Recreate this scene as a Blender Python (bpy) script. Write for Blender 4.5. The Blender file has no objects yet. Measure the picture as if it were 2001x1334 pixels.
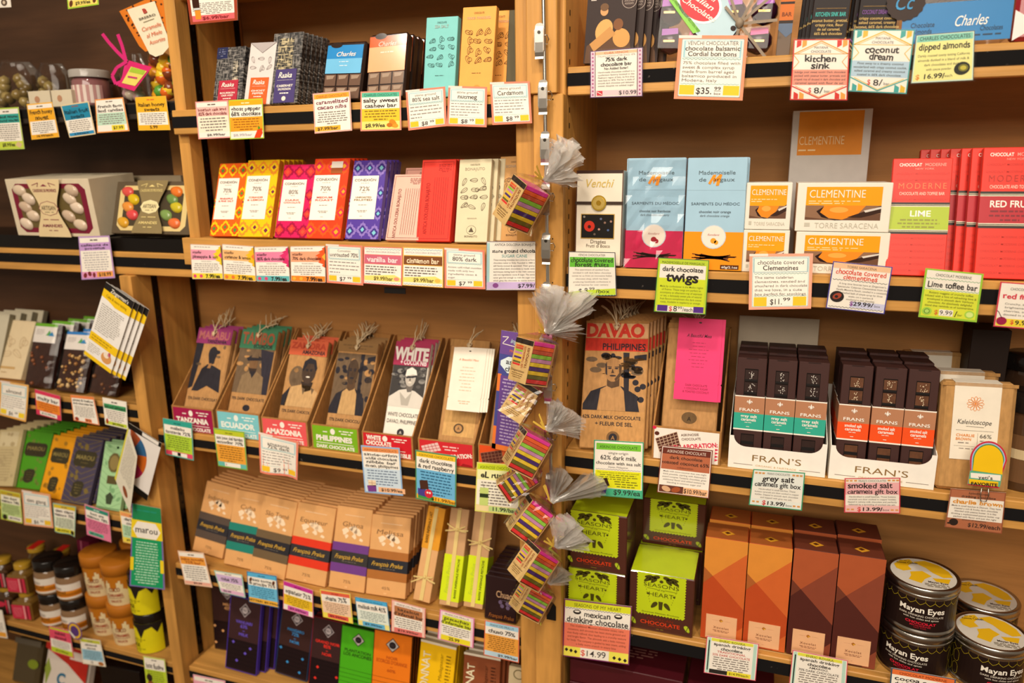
import bpy, bmesh, math, random
import numpy as np
from mathutils import Matrix, Vector

random.seed(7)
RNG = np.random.RandomState(11)
scene = bpy.context.scene
COL = scene.collection

# ---------------------------------------------------------------- camera, world, lights, exposure
CAM_POS = np.array([0.0, -1.0, 1.5])
FOCAL_PX, CX, CY = 1431.84, 1000.5, 667.0
YAW, PITCH, ROLL = 0.33186484, 0.23481518, -0.01172454


def view_matrix(yaw, pitch, roll):
    cy, sy, cp, sp, cr, sr = (math.cos(yaw), math.sin(yaw), math.cos(pitch), math.sin(pitch), math.cos(roll), math.sin(roll))
    rz = np.array([[cy, sy, 0], [-sy, cy, 0], [0, 0, 1]])
    b = np.array([[1, 0, 0], [0, 0, -1], [0, 1, 0.]])
    rp = np.array([[1, 0, 0], [0, cp, -sp], [0, sp, cp]])
    rr = np.array([[cr, -sr, 0], [sr, cr, 0], [0, 0, 1]])
    return rr @ rp @ b @ rz


VM = view_matrix(YAW, PITCH, ROLL)
cam_data = bpy.data.cameras.new('camera')
cam_data.sensor_width = 36.0
cam_data.lens = FOCAL_PX / 2001 * 36.0
cam_data.clip_start = 0.02
cam_data.clip_end = 50
cam_data.dof.use_dof = True
cam_data.dof.focus_distance = 0.99
cam_data.dof.aperture_fstop = 3.2
cam = bpy.data.objects.new('camera', cam_data)
COL.objects.link(cam)
mw = Matrix.Identity(4)
for i in range(3):
    mw[i][0], mw[i][1], mw[i][2], mw[i][3] = VM[0][i], -VM[1][i], -VM[2][i], CAM_POS[i]
cam.matrix_world = mw
scene.camera = cam

scene.view_settings.view_transform = 'Standard'
scene.view_settings.look = 'None'
scene.view_settings.exposure = 0.0
scene.view_settings.gamma = 1.0
scene.view_settings.use_curve_mapping = False

scene.cycles.transparent_max_bounces = 48

world = bpy.data.worlds.new('shop_world')
scene.world = world
world.use_nodes = True
world.node_tree.nodes['Background'].inputs[0].default_value = (1.0, 0.80, 0.58, 1)
world.node_tree.nodes['Background'].inputs[1].default_value = 0.24


def lamp(name, kind, loc, target, energy, color, **kw):
    d = bpy.data.lights.new(name, kind)
    d.energy = energy
    d.color = color
    for k, v in kw.items():
        setattr(d, k, v)
    o = bpy.data.objects.new(name, d)
    COL.objects.link(o)
    o.location = loc
    o.rotation_euler = (Vector(target) - Vector(loc)).to_track_quat('-Z', 'Y').to_euler()
    return o


WARM = (1.0, 0.88, 0.735)
# the shop's ceiling: a row of warm track spots in front of the shelves and a broad ceiling light behind the viewer, plus an added fill farther back
lamp('track_spot', 'SPOT', (-1.35, -1.35, 3.0), (-0.9, 0, 1.35), 34, WARM, spot_size=0.95, spot_blend=0.8, shadow_soft_size=0.06)
lamp('track_spot', 'SPOT', (-0.45, -1.3, 3.0), (-0.45, 0, 1.42), 58, WARM, spot_size=0.95, spot_blend=0.8, shadow_soft_size=0.06)
lamp('track_spot', 'SPOT', (0.45, -1.25, 3.0), (0.05, 0, 1.5), 60, WARM, spot_size=0.95, spot_blend=0.8, shadow_soft_size=0.06)
lamp('area_light', 'AREA', (-0.2, -2.6, 3.0), (-0.3, 0, 1.35), 42, WARM, shape='RECTANGLE', size=2.4, size_y=0.8)
lamp('area_light', 'AREA', (0.1, -4.6, 2.9), (-0.2, 0, 1.45), 78, WARM, shape='RECTANGLE', size=3.0, size_y=0.9)  # added frontal fill, reaches deep to lift the back panels of the bays

# ---------------------------------------------------------------- measuring: a pixel of the photograph to a point of the place


def ray(x, y):
    return VM.T @ np.array([(x - CX) / FOCAL_PX, (y - CY) / FOCAL_PX, 1.0])


def at(x, y, Y=0.0):
    d = ray(x, y)
    return CAM_POS + d * ((Y - CAM_POS[1]) / d[1])


def on_plane(x, y, p, n):
    d = ray(x, y)
    return CAM_POS + d * (np.dot(n, p - CAM_POS) / np.dot(n, d))


def depth_at(x, y, z):
    d = ray(x, y)
    return (CAM_POS + d * ((z - CAM_POS[2]) / d[2]))[1]


# ---------------------------------------------------------------- materials
_mats = {}


def lin(h):
    h = h.lstrip('#')
    c = [int(h[i:i + 2], 16) / 255 for i in (0, 2, 4)]
    return [(v / 12.92 if v <= 0.04045 else ((v + 0.055) / 1.055) ** 2.4) for v in c]


def node_mat(name):
    m = bpy.data.materials.new(name)
    m.use_nodes = True
    nt = m.node_tree
    return m, nt, nt.nodes['Principled BSDF']


def noise_color(nt, bsdf, c, var, scale, stretch=(1, 1, 1), detail=3.0, dark=None):
    tc = nt.nodes.new('ShaderNodeTexCoord')
    mp = nt.nodes.new('ShaderNodeMapping')
    mp.inputs['Scale'].default_value = stretch
    nz = nt.nodes.new('ShaderNodeTexNoise')
    nz.inputs['Scale'].default_value = scale
    nz.inputs['Detail'].default_value = detail
    rp = nt.nodes.new('ShaderNodeValToRGB')
    lo = [v * (1 - var) for v in c] if dark is None else dark
    hi = [min(1, v * (1 + var)) for v in c]
    rp.color_ramp.elements[0].color = (*lo, 1)
    rp.color_ramp.elements[0].position = 0.3
    rp.color_ramp.elements[1].color = (*hi, 1)
    rp.color_ramp.elements[1].position = 0.7
    nt.links.new(tc.outputs['Object'], mp.inputs[0])
    nt.links.new(mp.outputs[0], nz.inputs['Vector'])
    nt.links.new(nz.outputs['Fac'], rp.inputs[0])
    nt.links.new(rp.outputs[0], bsdf.inputs['Base Color'])
    return nz


def M(col, fin='p'):
    key = (col, fin)
    if key in _mats:
        return _mats[key]
    m, nt, b = node_mat('%s %s' % ({'p': 'printed paper', 'g': 'glossy card', 'k': 'kraft paper', 'm': 'metal', 'w': 'woven pattern',
                                     'f': 'foil', 'c': 'chocolate', 'l': 'lacquer', 's': 'glass jar'}[fin], col))
    c = lin(col)
    if fin == 'p':
        noise_color(nt, b, c, 0.03, 60)
        b.inputs['Roughness'].default_value = 0.55
        b.inputs['Specular IOR Level'].default_value = 0.3
    elif fin == 'g':
        noise_color(nt, b, c, 0.02, 40)
        b.inputs['Roughness'].default_value = 0.3
        b.inputs['Specular IOR Level'].default_value = 0.25
    elif fin == 'k':
        noise_color(nt, b, c, 0.14, 220, (1, 1, 0.35))
        b.inputs['Roughness'].default_value = 0.75
        b.inputs['Specular IOR Level'].default_value = 0.2
    elif fin == 'm':
        noise_color(nt, b, c, 0.05, 30)
        b.inputs['Metallic'].default_value = 1.0
        b.inputs['Roughness'].default_value = 0.26
    elif fin == 'f':
        noise_color(nt, b, c, 0.1, 50)
        b.inputs['Metallic'].default_value = 0.6
        b.inputs['Roughness'].default_value = 0.22
    elif fin == 'c':
        noise_color(nt, b, c, 0.25, 140)
        b.inputs['Roughness'].default_value = 0.35
    elif fin == 'l':
        noise_color(nt, b, c, 0.03, 30)
        b.inputs['Roughness'].default_value = 0.14
        b.inputs['Specular IOR Level'].default_value = 0.5
    elif fin == 's':
        noise_color(nt, b, c, 0.12, 25)
        b.inputs['Roughness'].default_value = 0.08
        b.inputs['Specular IOR Level'].default_value = 0.7
    elif fin == 'w':
        # a dark tweed: crossed bands of light and dark threads
        tc = nt.nodes.new('ShaderNodeTexCoord')
        outs = []
        for st in ((260, 60, 55), (55, 60, 260)):
            mp = nt.nodes.new('ShaderNodeMapping')
            mp.inputs['Scale'].default_value = st
            nz = nt.nodes.new('ShaderNodeTexNoise')
            nz.inputs['Scale'].default_value = 1.6
            nz.inputs['Detail'].default_value = 1.0
            nt.links.new(tc.outputs['Object'], mp.inputs[0])
            nt.links.new(mp.outputs[0], nz.inputs['Vector'])
            outs.append(nz)
        mx = nt.nodes.new('ShaderNodeMath')
        mx.operation = 'MAXIMUM'
        nt.links.new(outs[0].outputs['Fac'], mx.inputs[0])
        nt.links.new(outs[1].outputs['Fac'], mx.inputs[1])
        rp = nt.nodes.new('ShaderNodeValToRGB')
        rp.color_ramp.elements[0].color = (0.012, 0.011, 0.012, 1)
        rp.color_ramp.elements[0].position = 0.5
        rp.color_ramp.elements[1].color = (*c, 1)
        rp.color_ramp.elements[1].position = 0.68
        nt.links.new(mx.outputs[0], rp.inputs[0])
        nt.links.new(rp.outputs[0], b.inputs['Base Color'])
        b.inputs['Roughness'].default_value = 0.5
    _mats[key] = m
    return m


def wood(name, c, axis, dark=0.62, rough=0.42, scale=9):
    m, nt, b = node_mat(name)
    st = {'x': (0.7, 7, 7), 'z': (7, 7, 0.7)}[axis]
    noise_color(nt, b, c, 0.16, scale, st, 6.0, dark=[v * dark for v in c])
    nz2 = nt.nodes.new('ShaderNodeTexNoise')
    nz2.inputs['Scale'].default_value = 70
    mp = nt.nodes.new('ShaderNodeMapping')
    mp.inputs['Scale'].default_value = {'x': (0.25, 5, 5), 'z': (5, 5, 0.25)}[axis]
    tc = nt.nodes.new('ShaderNodeTexCoord')
    nt.links.new(tc.outputs['Object'], mp.inputs[0])
    nt.links.new(mp.outputs[0], nz2.inputs['Vector'])
    bp = nt.nodes.new('ShaderNodeBump')
    bp.inputs['Strength'].default_value = 0.12
    bp.inputs['Distance'].default_value = 0.002
    nt.links.new(nz2.outputs['Fac'], bp.inputs['Height'])
    nt.links.new(bp.outputs[0], b.inputs['Normal'])
    b.inputs['Roughness'].default_value = rough
    b.inputs['Specular IOR Level'].default_value = 0.35
    return m


WOOD_X = wood('varnished pine, grain across', (0.60, 0.30, 0.072), 'x', 0.72)
WOOD_Z = wood('varnished pine, grain upright', (0.62, 0.305, 0.072), 'z', 0.74)
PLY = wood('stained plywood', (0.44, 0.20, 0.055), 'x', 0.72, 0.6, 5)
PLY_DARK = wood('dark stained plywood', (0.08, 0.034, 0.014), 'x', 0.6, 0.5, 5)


def scuffed_black():
    m, nt, b = node_mat('scuffed black hook tape')
    tc = nt.nodes.new('ShaderNodeTexCoord')
    nz = nt.nodes.new('ShaderNodeTexNoise')
    nz.inputs['Scale'].default_value = 130
    nz.inputs['Detail'].default_value = 4
    rp = nt.nodes.new('ShaderNodeValToRGB')
    rp.color_ramp.elements[0].position = 0.70
    rp.color_ramp.elements[0].color = (0.009, 0.008, 0.008, 1)
    rp.color_ramp.elements[1].position = 0.80
    rp.color_ramp.elements[1].color = (0.16, 0.14, 0.12, 1)
    nt.links.new(tc.outputs['Object'], nz.inputs['Vector'])
    nt.links.new(nz.outputs['Fac'], rp.inputs[0])
    nt.links.new(rp.outputs[0], b.inputs['Base Color'])
    b.inputs['Roughness'].default_value = 0.9
    b.inputs['Specular IOR Level'].default_value = 0.1
    return m


TAPE = scuffed_black()


def clear_film(name, gloss=0.10, rough=0.06, tint=(1, 1, 1), milk=0.0):
    m = bpy.data.materials.new(name)
    m.use_nodes = True
    nt = m.node_tree
    nt.nodes.clear()
    out = nt.nodes.new('ShaderNodeOutputMaterial')
    tr = nt.nodes.new('ShaderNodeBsdfTransparent')
    tr.inputs[0].default_value = (*tint, 1)
    gl = nt.nodes.new('ShaderNodeBsdfGlossy')
    gl.inputs['Roughness'].default_value = rough
    lw = nt.nodes.new('ShaderNodeLayerWeight')
    lw.inputs[0].default_value = 0.25
    ad = nt.nodes.new('ShaderNodeMath')
    ad.operation = 'MULTIPLY_ADD'
    ad.inputs[1].default_value = 0.5
    ad.inputs[2].default_value = gloss
    ad.use_clamp = True
    mx = nt.nodes.new('ShaderNodeMixShader')
    nt.links.new(lw.outputs['Fresnel'], ad.inputs[0])
    nt.links.new(ad.outputs[0], mx.inputs[0])
    nt.links.new(tr.outputs[0], mx.inputs[1])
    nt.links.new(gl.outputs[0], mx.inputs[2])
    if milk:
        df = nt.nodes.new('ShaderNodeBsdfDiffuse')
        df.inputs[0].default_value = (0.92, 0.89, 0.84, 1)
        tl = nt.nodes.new('ShaderNodeBsdfTranslucent')
        tl.inputs[0].default_value = (0.92, 0.89, 0.84, 1)
        m1, m2 = nt.nodes.new('ShaderNodeMixShader'), nt.nodes.new('ShaderNodeMixShader')
        m1.inputs[0].default_value = 0.4
        m2.inputs[0].default_value = milk
        nt.links.new(df.outputs[0], m1.inputs[1])
        nt.links.new(tl.outputs[0], m1.inputs[2])
        nt.links.new(mx.outputs[0], m2.inputs[1])
        nt.links.new(m1.outputs[0], m2.inputs[2])
        nt.links.new(m2.outputs[0], out.inputs[0])
        return m
    nt.links.new(mx.outputs[0], out.inputs[0])
    return m


LAMINATE = clear_film('clear laminate', 0.015, 0.12)
FILM = clear_film('clear cellophane', 0.05, 0.08)
TAIL = clear_film('crumpled cellophane', 0.07, 0.07, (1, 1, 1), 0.2)
BAGFILM = clear_film('clear bag film', 0.02, 0.08, (0.97, 0.97, 0.97))

# ---------------------------------------------------------------- mesh building
_glyphs = {}


def glyph(ch, bold):
    key = (ch, bold)
    if key in _glyphs:
        return _glyphs[key]
    cu = bpy.data.curves.new('g', 'FONT')
    cu.resolution_u = 3
    cu.offset = bold
    ob = bpy.data.objects.new('g', cu)

    def arr(body):
        cu.body = body
        me = ob.to_mesh()
        v = np.array([(p.co.x, p.co.y) for p in me.vertices]).reshape(-1, 2)
        f = [tuple(p.vertices) for p in me.polygons]
        ob.to_mesh_clear()
        return v, f
    v, f = arr(ch)
    a = arr(ch + '|')[0][:, 0].max() - arr('|')[0][:, 0].max() if ch != ' ' else 0.29
    bpy.data.objects.remove(ob)
    bpy.data.curves.remove(cu)
    _glyphs[key] = (v, f, a)
    return _glyphs[key]


CAPH = 0.70


class Part:
    """collects faces of several materials and links them as one mesh object"""

    def __init__(self):
        self.v, self.n, self.f, self.m, self.s, self.mats = [], 0, [], [], [], []

    def mi(self, mat):
        if mat not in self.mats:
            self.mats.append(mat)
        return self.mats.index(mat)

    def add(self, verts, faces, mat, smooth=False):
        verts = np.asarray(verts, float).reshape(-1, 3)
        k = self.n
        self.v.append(verts)
        self.n += len(verts)
        i = self.mi(mat)
        for f in faces:
            self.f.append(tuple(a + k for a in f))
            self.m.append(i)
            self.s.append(smooth)
        return self

    def box(self, x0, x1, y0, y1, z0, z1, mat, bevel=0.0, sides=None):
        """sides: other materials by face: front back left right top bottom"""
        bm = bmesh.new()
        vs = [bm.verts.new(p) for p in ((x0, y0, z0), (x1, y0, z0), (x1, y1, z0), (x0, y1, z0), (x0, y0, z1), (x1, y0, z1), (x1, y1, z1), (x0, y1, z1))]
        for q in ((0, 3, 2, 1), (4, 5, 6, 7), (0, 1, 5, 4), (2, 3, 7, 6), (1, 2, 6, 5), (3, 0, 4, 7)):
            bm.faces.new([vs[i] for i in q])
        if bevel:
            bmesh.ops.bevel(bm, geom=bm.edges[:], offset=bevel, segments=1, affect='EDGES')
        bm.normal_update()
        bm.verts.index_update()
        pts = [tuple(v.co) for v in bm.verts]
        groups = {}
        for f in bm.faces:
            mm = mat
            if sides:
                n = f.normal
                key = ('right' if n.x > .8 else 'left' if n.x < -.8 else 'back' if n.y > .8 else 'front' if n.y < -.8 else 'top' if n.z > .8 else 'bottom' if n.z < -.8 else '')
                mm = sides.get(key, mat)
            groups.setdefault(mm, []).append([v.index for v in f.verts])
        k = self.n
        self.v.append(np.array(pts))
        self.n += len(pts)
        for mm, fs in groups.items():
            i = self.mi(mm)
            for f in fs:
                self.f.append(tuple(a + k for a in f))
                self.m.append(i)
                self.s.append(False)
        bm.free()
        return self

    def lathe(self, prof, mat, n=28, cx=0, cy=0, cap=True, a0=0.0, a1=2 * math.pi):
        full = a1 - a0 > 6.28
        ang = [a0 + (a1 - a0) * i / n for i in range(n if full else n + 1)]
        m = len(ang)
        pts = [(cx + r * math.cos(a), cy + r * math.sin(a), z) for (r, z) in prof for a in ang]
        fs = []
        for i in range(len(prof) - 1):
            for j in range(m if full else m - 1):
                k = (j + 1) % m
                fs.append((i * m + j, i * m + k, (i + 1) * m + k, (i + 1) * m + j))
        self.add(pts, fs, mat, True)
        if cap and full:
            for (r, z), rev in ((prof[0], True), (prof[-1], False)):
                if r > 1e-6:
                    ring = [(cx + r * math.cos(a), cy + r * math.sin(a), z) for a in ang]
                    self.add(ring, [tuple(range(m))[::-1] if rev else tuple(range(m))], mat)
        return self

    def tube(self, pts, r, mat, sides=6):
        P = [np.asarray(p, float) for p in pts]
        rs = r if isinstance(r, (list, tuple)) else [r] * len(P)
        out = []
        for i, p in enumerate(P):
            t = P[min(i + 1, len(P) - 1)] - P[max(i - 1, 0)]
            t = t / (np.linalg.norm(t) + 1e-9)
            a = np.cross(t, [0.31, 0.2, 0.93])
            if np.linalg.norm(a) < 1e-3:
                a = np.cross(t, [1, 0, 0])
            a = a / np.linalg.norm(a)
            b = np.cross(t, a)
            for k in range(sides):
                w = 2 * math.pi * k / sides
                out.append(p + rs[i] * (a * math.cos(w) + b * math.sin(w)))
        fs = []
        for i in range(len(P) - 1):
            for k in range(sides):
                j = (k + 1) % sides
                fs.append((i * sides + k, i * sides + j, (i + 1) * sides + j, (i + 1) * sides + k))
        fs.append(tuple(range(sides))[::-1])
        fs.append(tuple((len(P) - 1) * sides + k for k in range(sides)))
        return self.add(out, fs, mat, True)

    def prism(self, poly, y0, y1, mat, back=None):
        """an outline in the x-z plane given a thickness in y"""
        n = len(poly)
        pts = [(x, y0, z) for x, z in poly] + [(x, y1, z) for x, z in poly]
        ar = sum(poly[i][0] * poly[(i + 1) % n][1] - poly[(i + 1) % n][0] * poly[i][1] for i in range(n))
        fr = tuple(range(n)) if ar > 0 else tuple(range(n))[::-1]
        self.add(pts, [fr] + [(i, (i + 1) % n, n + (i + 1) % n, n + i) for i in range(n)], mat)
        self.add(pts, [tuple(n + i for i in fr[::-1])], back or mat)
        return self

    def build(self, name, parent=None, label=None, mw=None):
        me = bpy.data.meshes.new(name)
        v = np.concatenate(self.v) if self.v else np.zeros((0, 3))
        me.from_pydata([tuple(p) for p in v], [], self.f)
        for m in self.mats:
            me.materials.append(m)
        me.polygons.foreach_set('material_index', self.m)
        me.polygons.foreach_set('use_smooth', self.s)
        me.update()
        o = bpy.data.objects.new(name, me)
        COL.objects.link(o)
        if parent is not None:
            o.parent = parent
        if mw is not None:
            o.matrix_world = mw
        if label:
            o['label'] = label
        return o


class Print:
    """flat printing on a face; fractions across (0..1 left to right) and down (0..1 top to bottom)"""

    def __init__(self, part, fmap, W, H, fin='p', curved=False):
        self.p, self.fm, self.W, self.H, self.fin, self.curved = part, fmap, W, H, fin, curved

    def put(self, xy, faces, col, layer, fin=None):
        xy = np.asarray(xy, float).reshape(-1, 2)
        m = col if not isinstance(col, str) else M(col, fin or self.fin)
        if isinstance(self.curved, float):
            xy, faces = self.strips(xy, faces)
        self.p.add(self.fm(xy[:, 0], xy[:, 1], layer), faces, m)

    def strips(self, xy, faces):
        """cut wide faces into upright strips so that they follow a round surface"""
        st = self.curved
        pts, out = [tuple(p) for p in xy], []
        for f in faces:
            P = [pts[i] for i in f]
            x0, x1 = min(p[0] for p in P), max(p[0] for p in P)
            if x1 - x0 < st * 1.2:
                out.append(f)
                continue
            n = int(math.ceil((x1 - x0) / st))
            for k in range(n):
                Q = P
                for c, s in ((x0 + (x1 - x0) * k / n, 1), (x0 + (x1 - x0) * (k + 1) / n, -1)):
                    R = []
                    for a, b in zip(Q, Q[1:] + Q[:1]):
                        da, db = (a[0] - c) * s, (b[0] - c) * s
                        if da >= 0:
                            R.append(a)
                        if da * db < 0:
                            t = da / (da - db)
                            R.append((c, a[1] + (b[1] - a[1]) * t))
                    Q = R
                    if len(Q) < 3:
                        break
                if len(Q) > 2:
                    out.append(tuple(range(len(pts), len(pts) + len(Q))))
                    pts += Q
        return np.array(pts), out

    def draw(self, els):
        for e in els:
            getattr(self, e[0])(*e[1:-1], **e[-1])

    def rc(self, x0, y0, x1, y1, col, layer=1, fin=None):
        nx = max(1, int(math.ceil(abs(x1 - x0) / (0.12 if self.curved is True else self.curved)))) if self.curved else 1
        ny = max(1, int(math.ceil(abs(y1 - y0) / 0.12))) if self.curved else 1
        xs, ys = np.linspace(x0, x1, nx + 1), np.linspace(y0, y1, ny + 1)
        pts = [(x, y) for y in ys for x in xs]
        w = nx + 1
        self.put(pts, [((j + 1) * w + i, (j + 1) * w + i + 1, j * w + i + 1, j * w + i) for j in range(ny) for i in range(nx)], col, layer, fin)

    def fr(self, x0, y0, x1, y1, t, col, layer=2):
        ty = t * self.W / self.H
        self.rc(x0, y0, x1, y0 + ty, col, layer)
        self.rc(x0, y1 - ty, x1, y1, col, layer)
        self.rc(x0, y0, x0 + t, y1, col, layer)
        self.rc(x1 - t, y0, x1, y1, col, layer)

    def pg(self, pts, col, layer=2, fin=None):
        n = len(pts)
        ar = sum(pts[i][0] * pts[(i + 1) % n][1] - pts[(i + 1) % n][0] * pts[i][1] for i in range(n))
        f = tuple(range(n)) if ar < 0 else tuple(range(n))[::-1]
        self.put(pts, [f], col, layer, fin)

    def el(self, cx, cy, rx, ry, col, layer=2, n=20, rot=0.0, fin=None):
        c, s = math.cos(math.radians(rot)), math.sin(math.radians(rot))
        k = self.W / self.H
        self.pg([(cx + rx * math.cos(a) * c - ry / k * math.sin(a) * s, cy + (rx * k * math.cos(a) * s + ry * math.sin(a) * c)) for a in (2 * math.pi * i / n for i in range(n))], col, layer, fin)

    def ln(self, pts, w, col, layer=3):
        k = self.W / self.H
        for (a, b), (c, d) in zip(pts[:-1], pts[1:]):
            dx, dy = c - a, (d - b) / k
            L = math.hypot(dx, dy) or 1e-6
            nx, ny = -dy / L * w / 2, dx / L * w / 2 * k
            self.pg([(a + nx, b + ny), (c + nx, d + ny), (c - nx, d - ny), (a - nx, b - ny)], col, layer)

    def zz(self, x0, x1, y, n, h, w, col, layer=3):
        self.ln([(x0 + (x1 - x0) * i / n, y + (h if i % 2 else -h)) for i in range(n + 1)], w, col, layer)

    def wl(self, x0, x1, y0, y1, n, col, layer=3, seed=None, center=True, fill=0.42):
        r = random.Random(seed if seed is not None else hash((round(x0, 3), round(y0, 3), n)) & 0xffff)
        pts, fs = [], []
        for i in range(n):
            yc = y0 + (y1 - y0) * (i + 0.5) / n
            hh = (y1 - y0) / n * fill / 2
            L = (x1 - x0) * (r.uniform(0.86, 1) if i < n - 1 else r.uniform(0.35, 0.8))
            xs = (x0 + x1) / 2 - L / 2 if center else x0
            end = xs + L
            while xs < end - 0.01:
                wd = min(r.uniform(0.035, 0.13), end - xs)
                k = len(pts)
                pts += [(xs, yc - hh), (xs + wd, yc - hh), (xs + wd, yc + hh), (xs, yc + hh)]
                fs.append((k + 3, k + 2, k + 1, k))
                xs += wd + 0.022
        self.put(pts, fs, col, layer)

    def tx(self, s, cx, cy, h, col, b=0.0, w=None, al='c', sh=0.0, jit=0.0, rot=0.0, layer=4, sp=0.0, fin=None):
        sc = h * self.H / CAPH
        r = random.Random(len(s) * 31 + ord(s[0]))
        vs, fs, x = [], [], 0.0
        k = 0
        for ch in s:
            v, f, a = glyph(ch, b)
            if len(v):
                q = v - np.array([a / 2, 0.0])
                if jit:
                    t = r.uniform(-0.13, 0.13) * jit
                    z = 1 + r.uniform(-0.13, 0.13) * jit
                    q = q @ np.array([[math.cos(t), math.sin(t)], [-math.sin(t), math.cos(t)]]) * z + np.array([0, r.uniform(-0.05, 0.05) * jit])
                q = q + np.array([x + a / 2, 0.0])
                vs.append(q)
                fs += [tuple(i + k for i in g) for g in f]
                k += len(v)
            x += a + sp
        if not vs:
            return
        x -= sp
        v = np.concatenate(vs) * sc
        wid = x * sc
        v[:, 1] -= CAPH * sc / 2
        v[:, 0] += sh * v[:, 1]
        if w is not None:
            v[:, 0] *= w * self.W / wid
            wid = w * self.W
        v[:, 0] -= {'c': wid / 2, 'l': 0, 'r': wid}[al]
        if rot:
            c, n = math.cos(math.radians(rot)), math.sin(math.radians(rot))
            v = v @ np.array([[c, n], [-n, c]])
        xy = np.c_[cx + v[:, 0] / self.W, cy - v[:, 1] / self.H]
        self.put(xy, fs, col, layer, fin)


def E(kind):
    def f(*a, **k):
        return (kind,) + a + (k,)
    return f


rc, fr, pg, el, ln, zz, wl, tx = (E(k) for k in ('rc', 'fr', 'pg', 'el', 'ln', 'zz', 'wl', 'tx'))

# ---------------------------------------------------------------- things


def tag(o, label, cat, group=None, kind=None):
    o['label'] = label
    o['category'] = cat
    if group:
        o['group'] = group
    if kind:
        o['kind'] = kind
    return o


def thing(name, label, cat, mw=None, group=None):
    o = bpy.data.objects.new(name, None)
    o.empty_display_size = 0.02
    COL.objects.link(o)
    if mw is not None:
        o.matrix_world = mw
    return tag(o, label, cat, group)


def mat4(x, y, z, o):
    m = Matrix.Identity(4)
    for i in range(3):
        m[i][0], m[i][1], m[i][2], m[i][3] = x[i], y[i], z[i], o[i]
    return m


def place(q, lean, Y0=None, zb=None, t=0.0, yaw=0.0, roll=None, w=None, h=None, wmax=None):
    """a package from the four corners of its front (tl, tr, br, bl), leaning back by so many degrees and standing on height zb"""
    TL, TR, BR, BL = q
    mx, my = (BL[0] + BR[0]) / 2, (BL[1] + BR[1]) / 2
    if Y0 is None:
        Y0 = min(max(depth_at(mx, my, zb), 0.002), 0.05)
    th, yw = math.radians(lean), math.radians(yaw)
    b0 = at(mx, my, Y0)
    ux = np.array([math.cos(yw), math.sin(yw), 0])
    dp = np.array([-math.sin(yw), math.cos(yw), 0])
    V = dp * math.sin(th) + np.array([0, 0, math.cos(th)])
    N = np.cross(ux, V)
    P = []
    for p in (TL, TR, BR, BL):
        g = on_plane(p[0], p[1], b0, N) - b0
        P.append((g @ ux, g @ V))
    P = np.array(P)
    e1 = (P[1] - P[0] + P[2] - P[3]) / 2
    e2 = (P[0] - P[3] + P[1] - P[2]) / 2
    rl = math.atan2(e1[1], e1[0]) if roll is None else math.radians(roll)
    W, H = w or np.hypot(*e1), h or np.hypot(*e2)
    W = min(W, wmax or W)
    a = np.array([math.cos(rl), math.sin(rl)])
    up = np.array([-a[1], a[0]])
    bot = P.mean(0) - up * np.hypot(*e2) / 2
    X = ux * a[0] + V * a[1]
    Z = ux * up[0] + V * up[1]
    Yv = -np.cross(X, Z) * -1
    Yv = np.cross(Z, X)
    o = b0 + ux * bot[0] + V * bot[1]
    if zb is not None:
        low = min((X * sx * W / 2 + Yv * sy)[2] for sx in (-1, 1) for sy in (0, t))
        o = o.copy()
        o[2] = zb - low + 0.0003
    return mat4(X, Yv, Z, o), W, H


def face_map(W, H, y=0.0, step=0.00014):
    def f(a, b, layer):
        return np.c_[(a - 0.5) * W, np.full(len(a), y - layer * step), (1 - b) * H]
    return f


def front(part, W, H, els, fin='p', y=0.0, inset=None):
    """print els on the front face of a W x H package"""
    if inset:
        x0, y0, x1, y1 = inset

        def f(a, b, layer):
            return np.c_[((x0 + a * (x1 - x0)) - 0.5) * W, np.full(len(a), y - layer * 0.00014), (1 - (y0 + b * (y1 - y0))) * H]
        Print(part, f, W * (x1 - x0), H * (y1 - y0), fin).draw(els)
    else:
        Print(part, face_map(W, H, y), W, H, fin).draw(els)


def copies(src, n, dy, label, group, jx=0.0008, dz=0.0, name=None, jitter=True, cat=None, dx=0.0):
    """more of the same behind src, each an object of its own with its own copies of the parts"""
    r = random.Random(n * 7 + int(dy * 1e5))
    kids = list(src.children)
    for k in range(1, n + 1):
        c = src.copy()
        COL.objects.link(c)
        c.location = Vector(src.location) + Vector((dx * k + r.uniform(-jx, jx), dy * k, dz * k))
        c['label'] = label
        c['group'] = group
        for ch in kids:
            d = ch.copy()
            COL.objects.link(d)
            d.parent = c
            for g in ch.children:
                e = g.copy()
                COL.objects.link(e)
                e.parent = d


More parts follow.
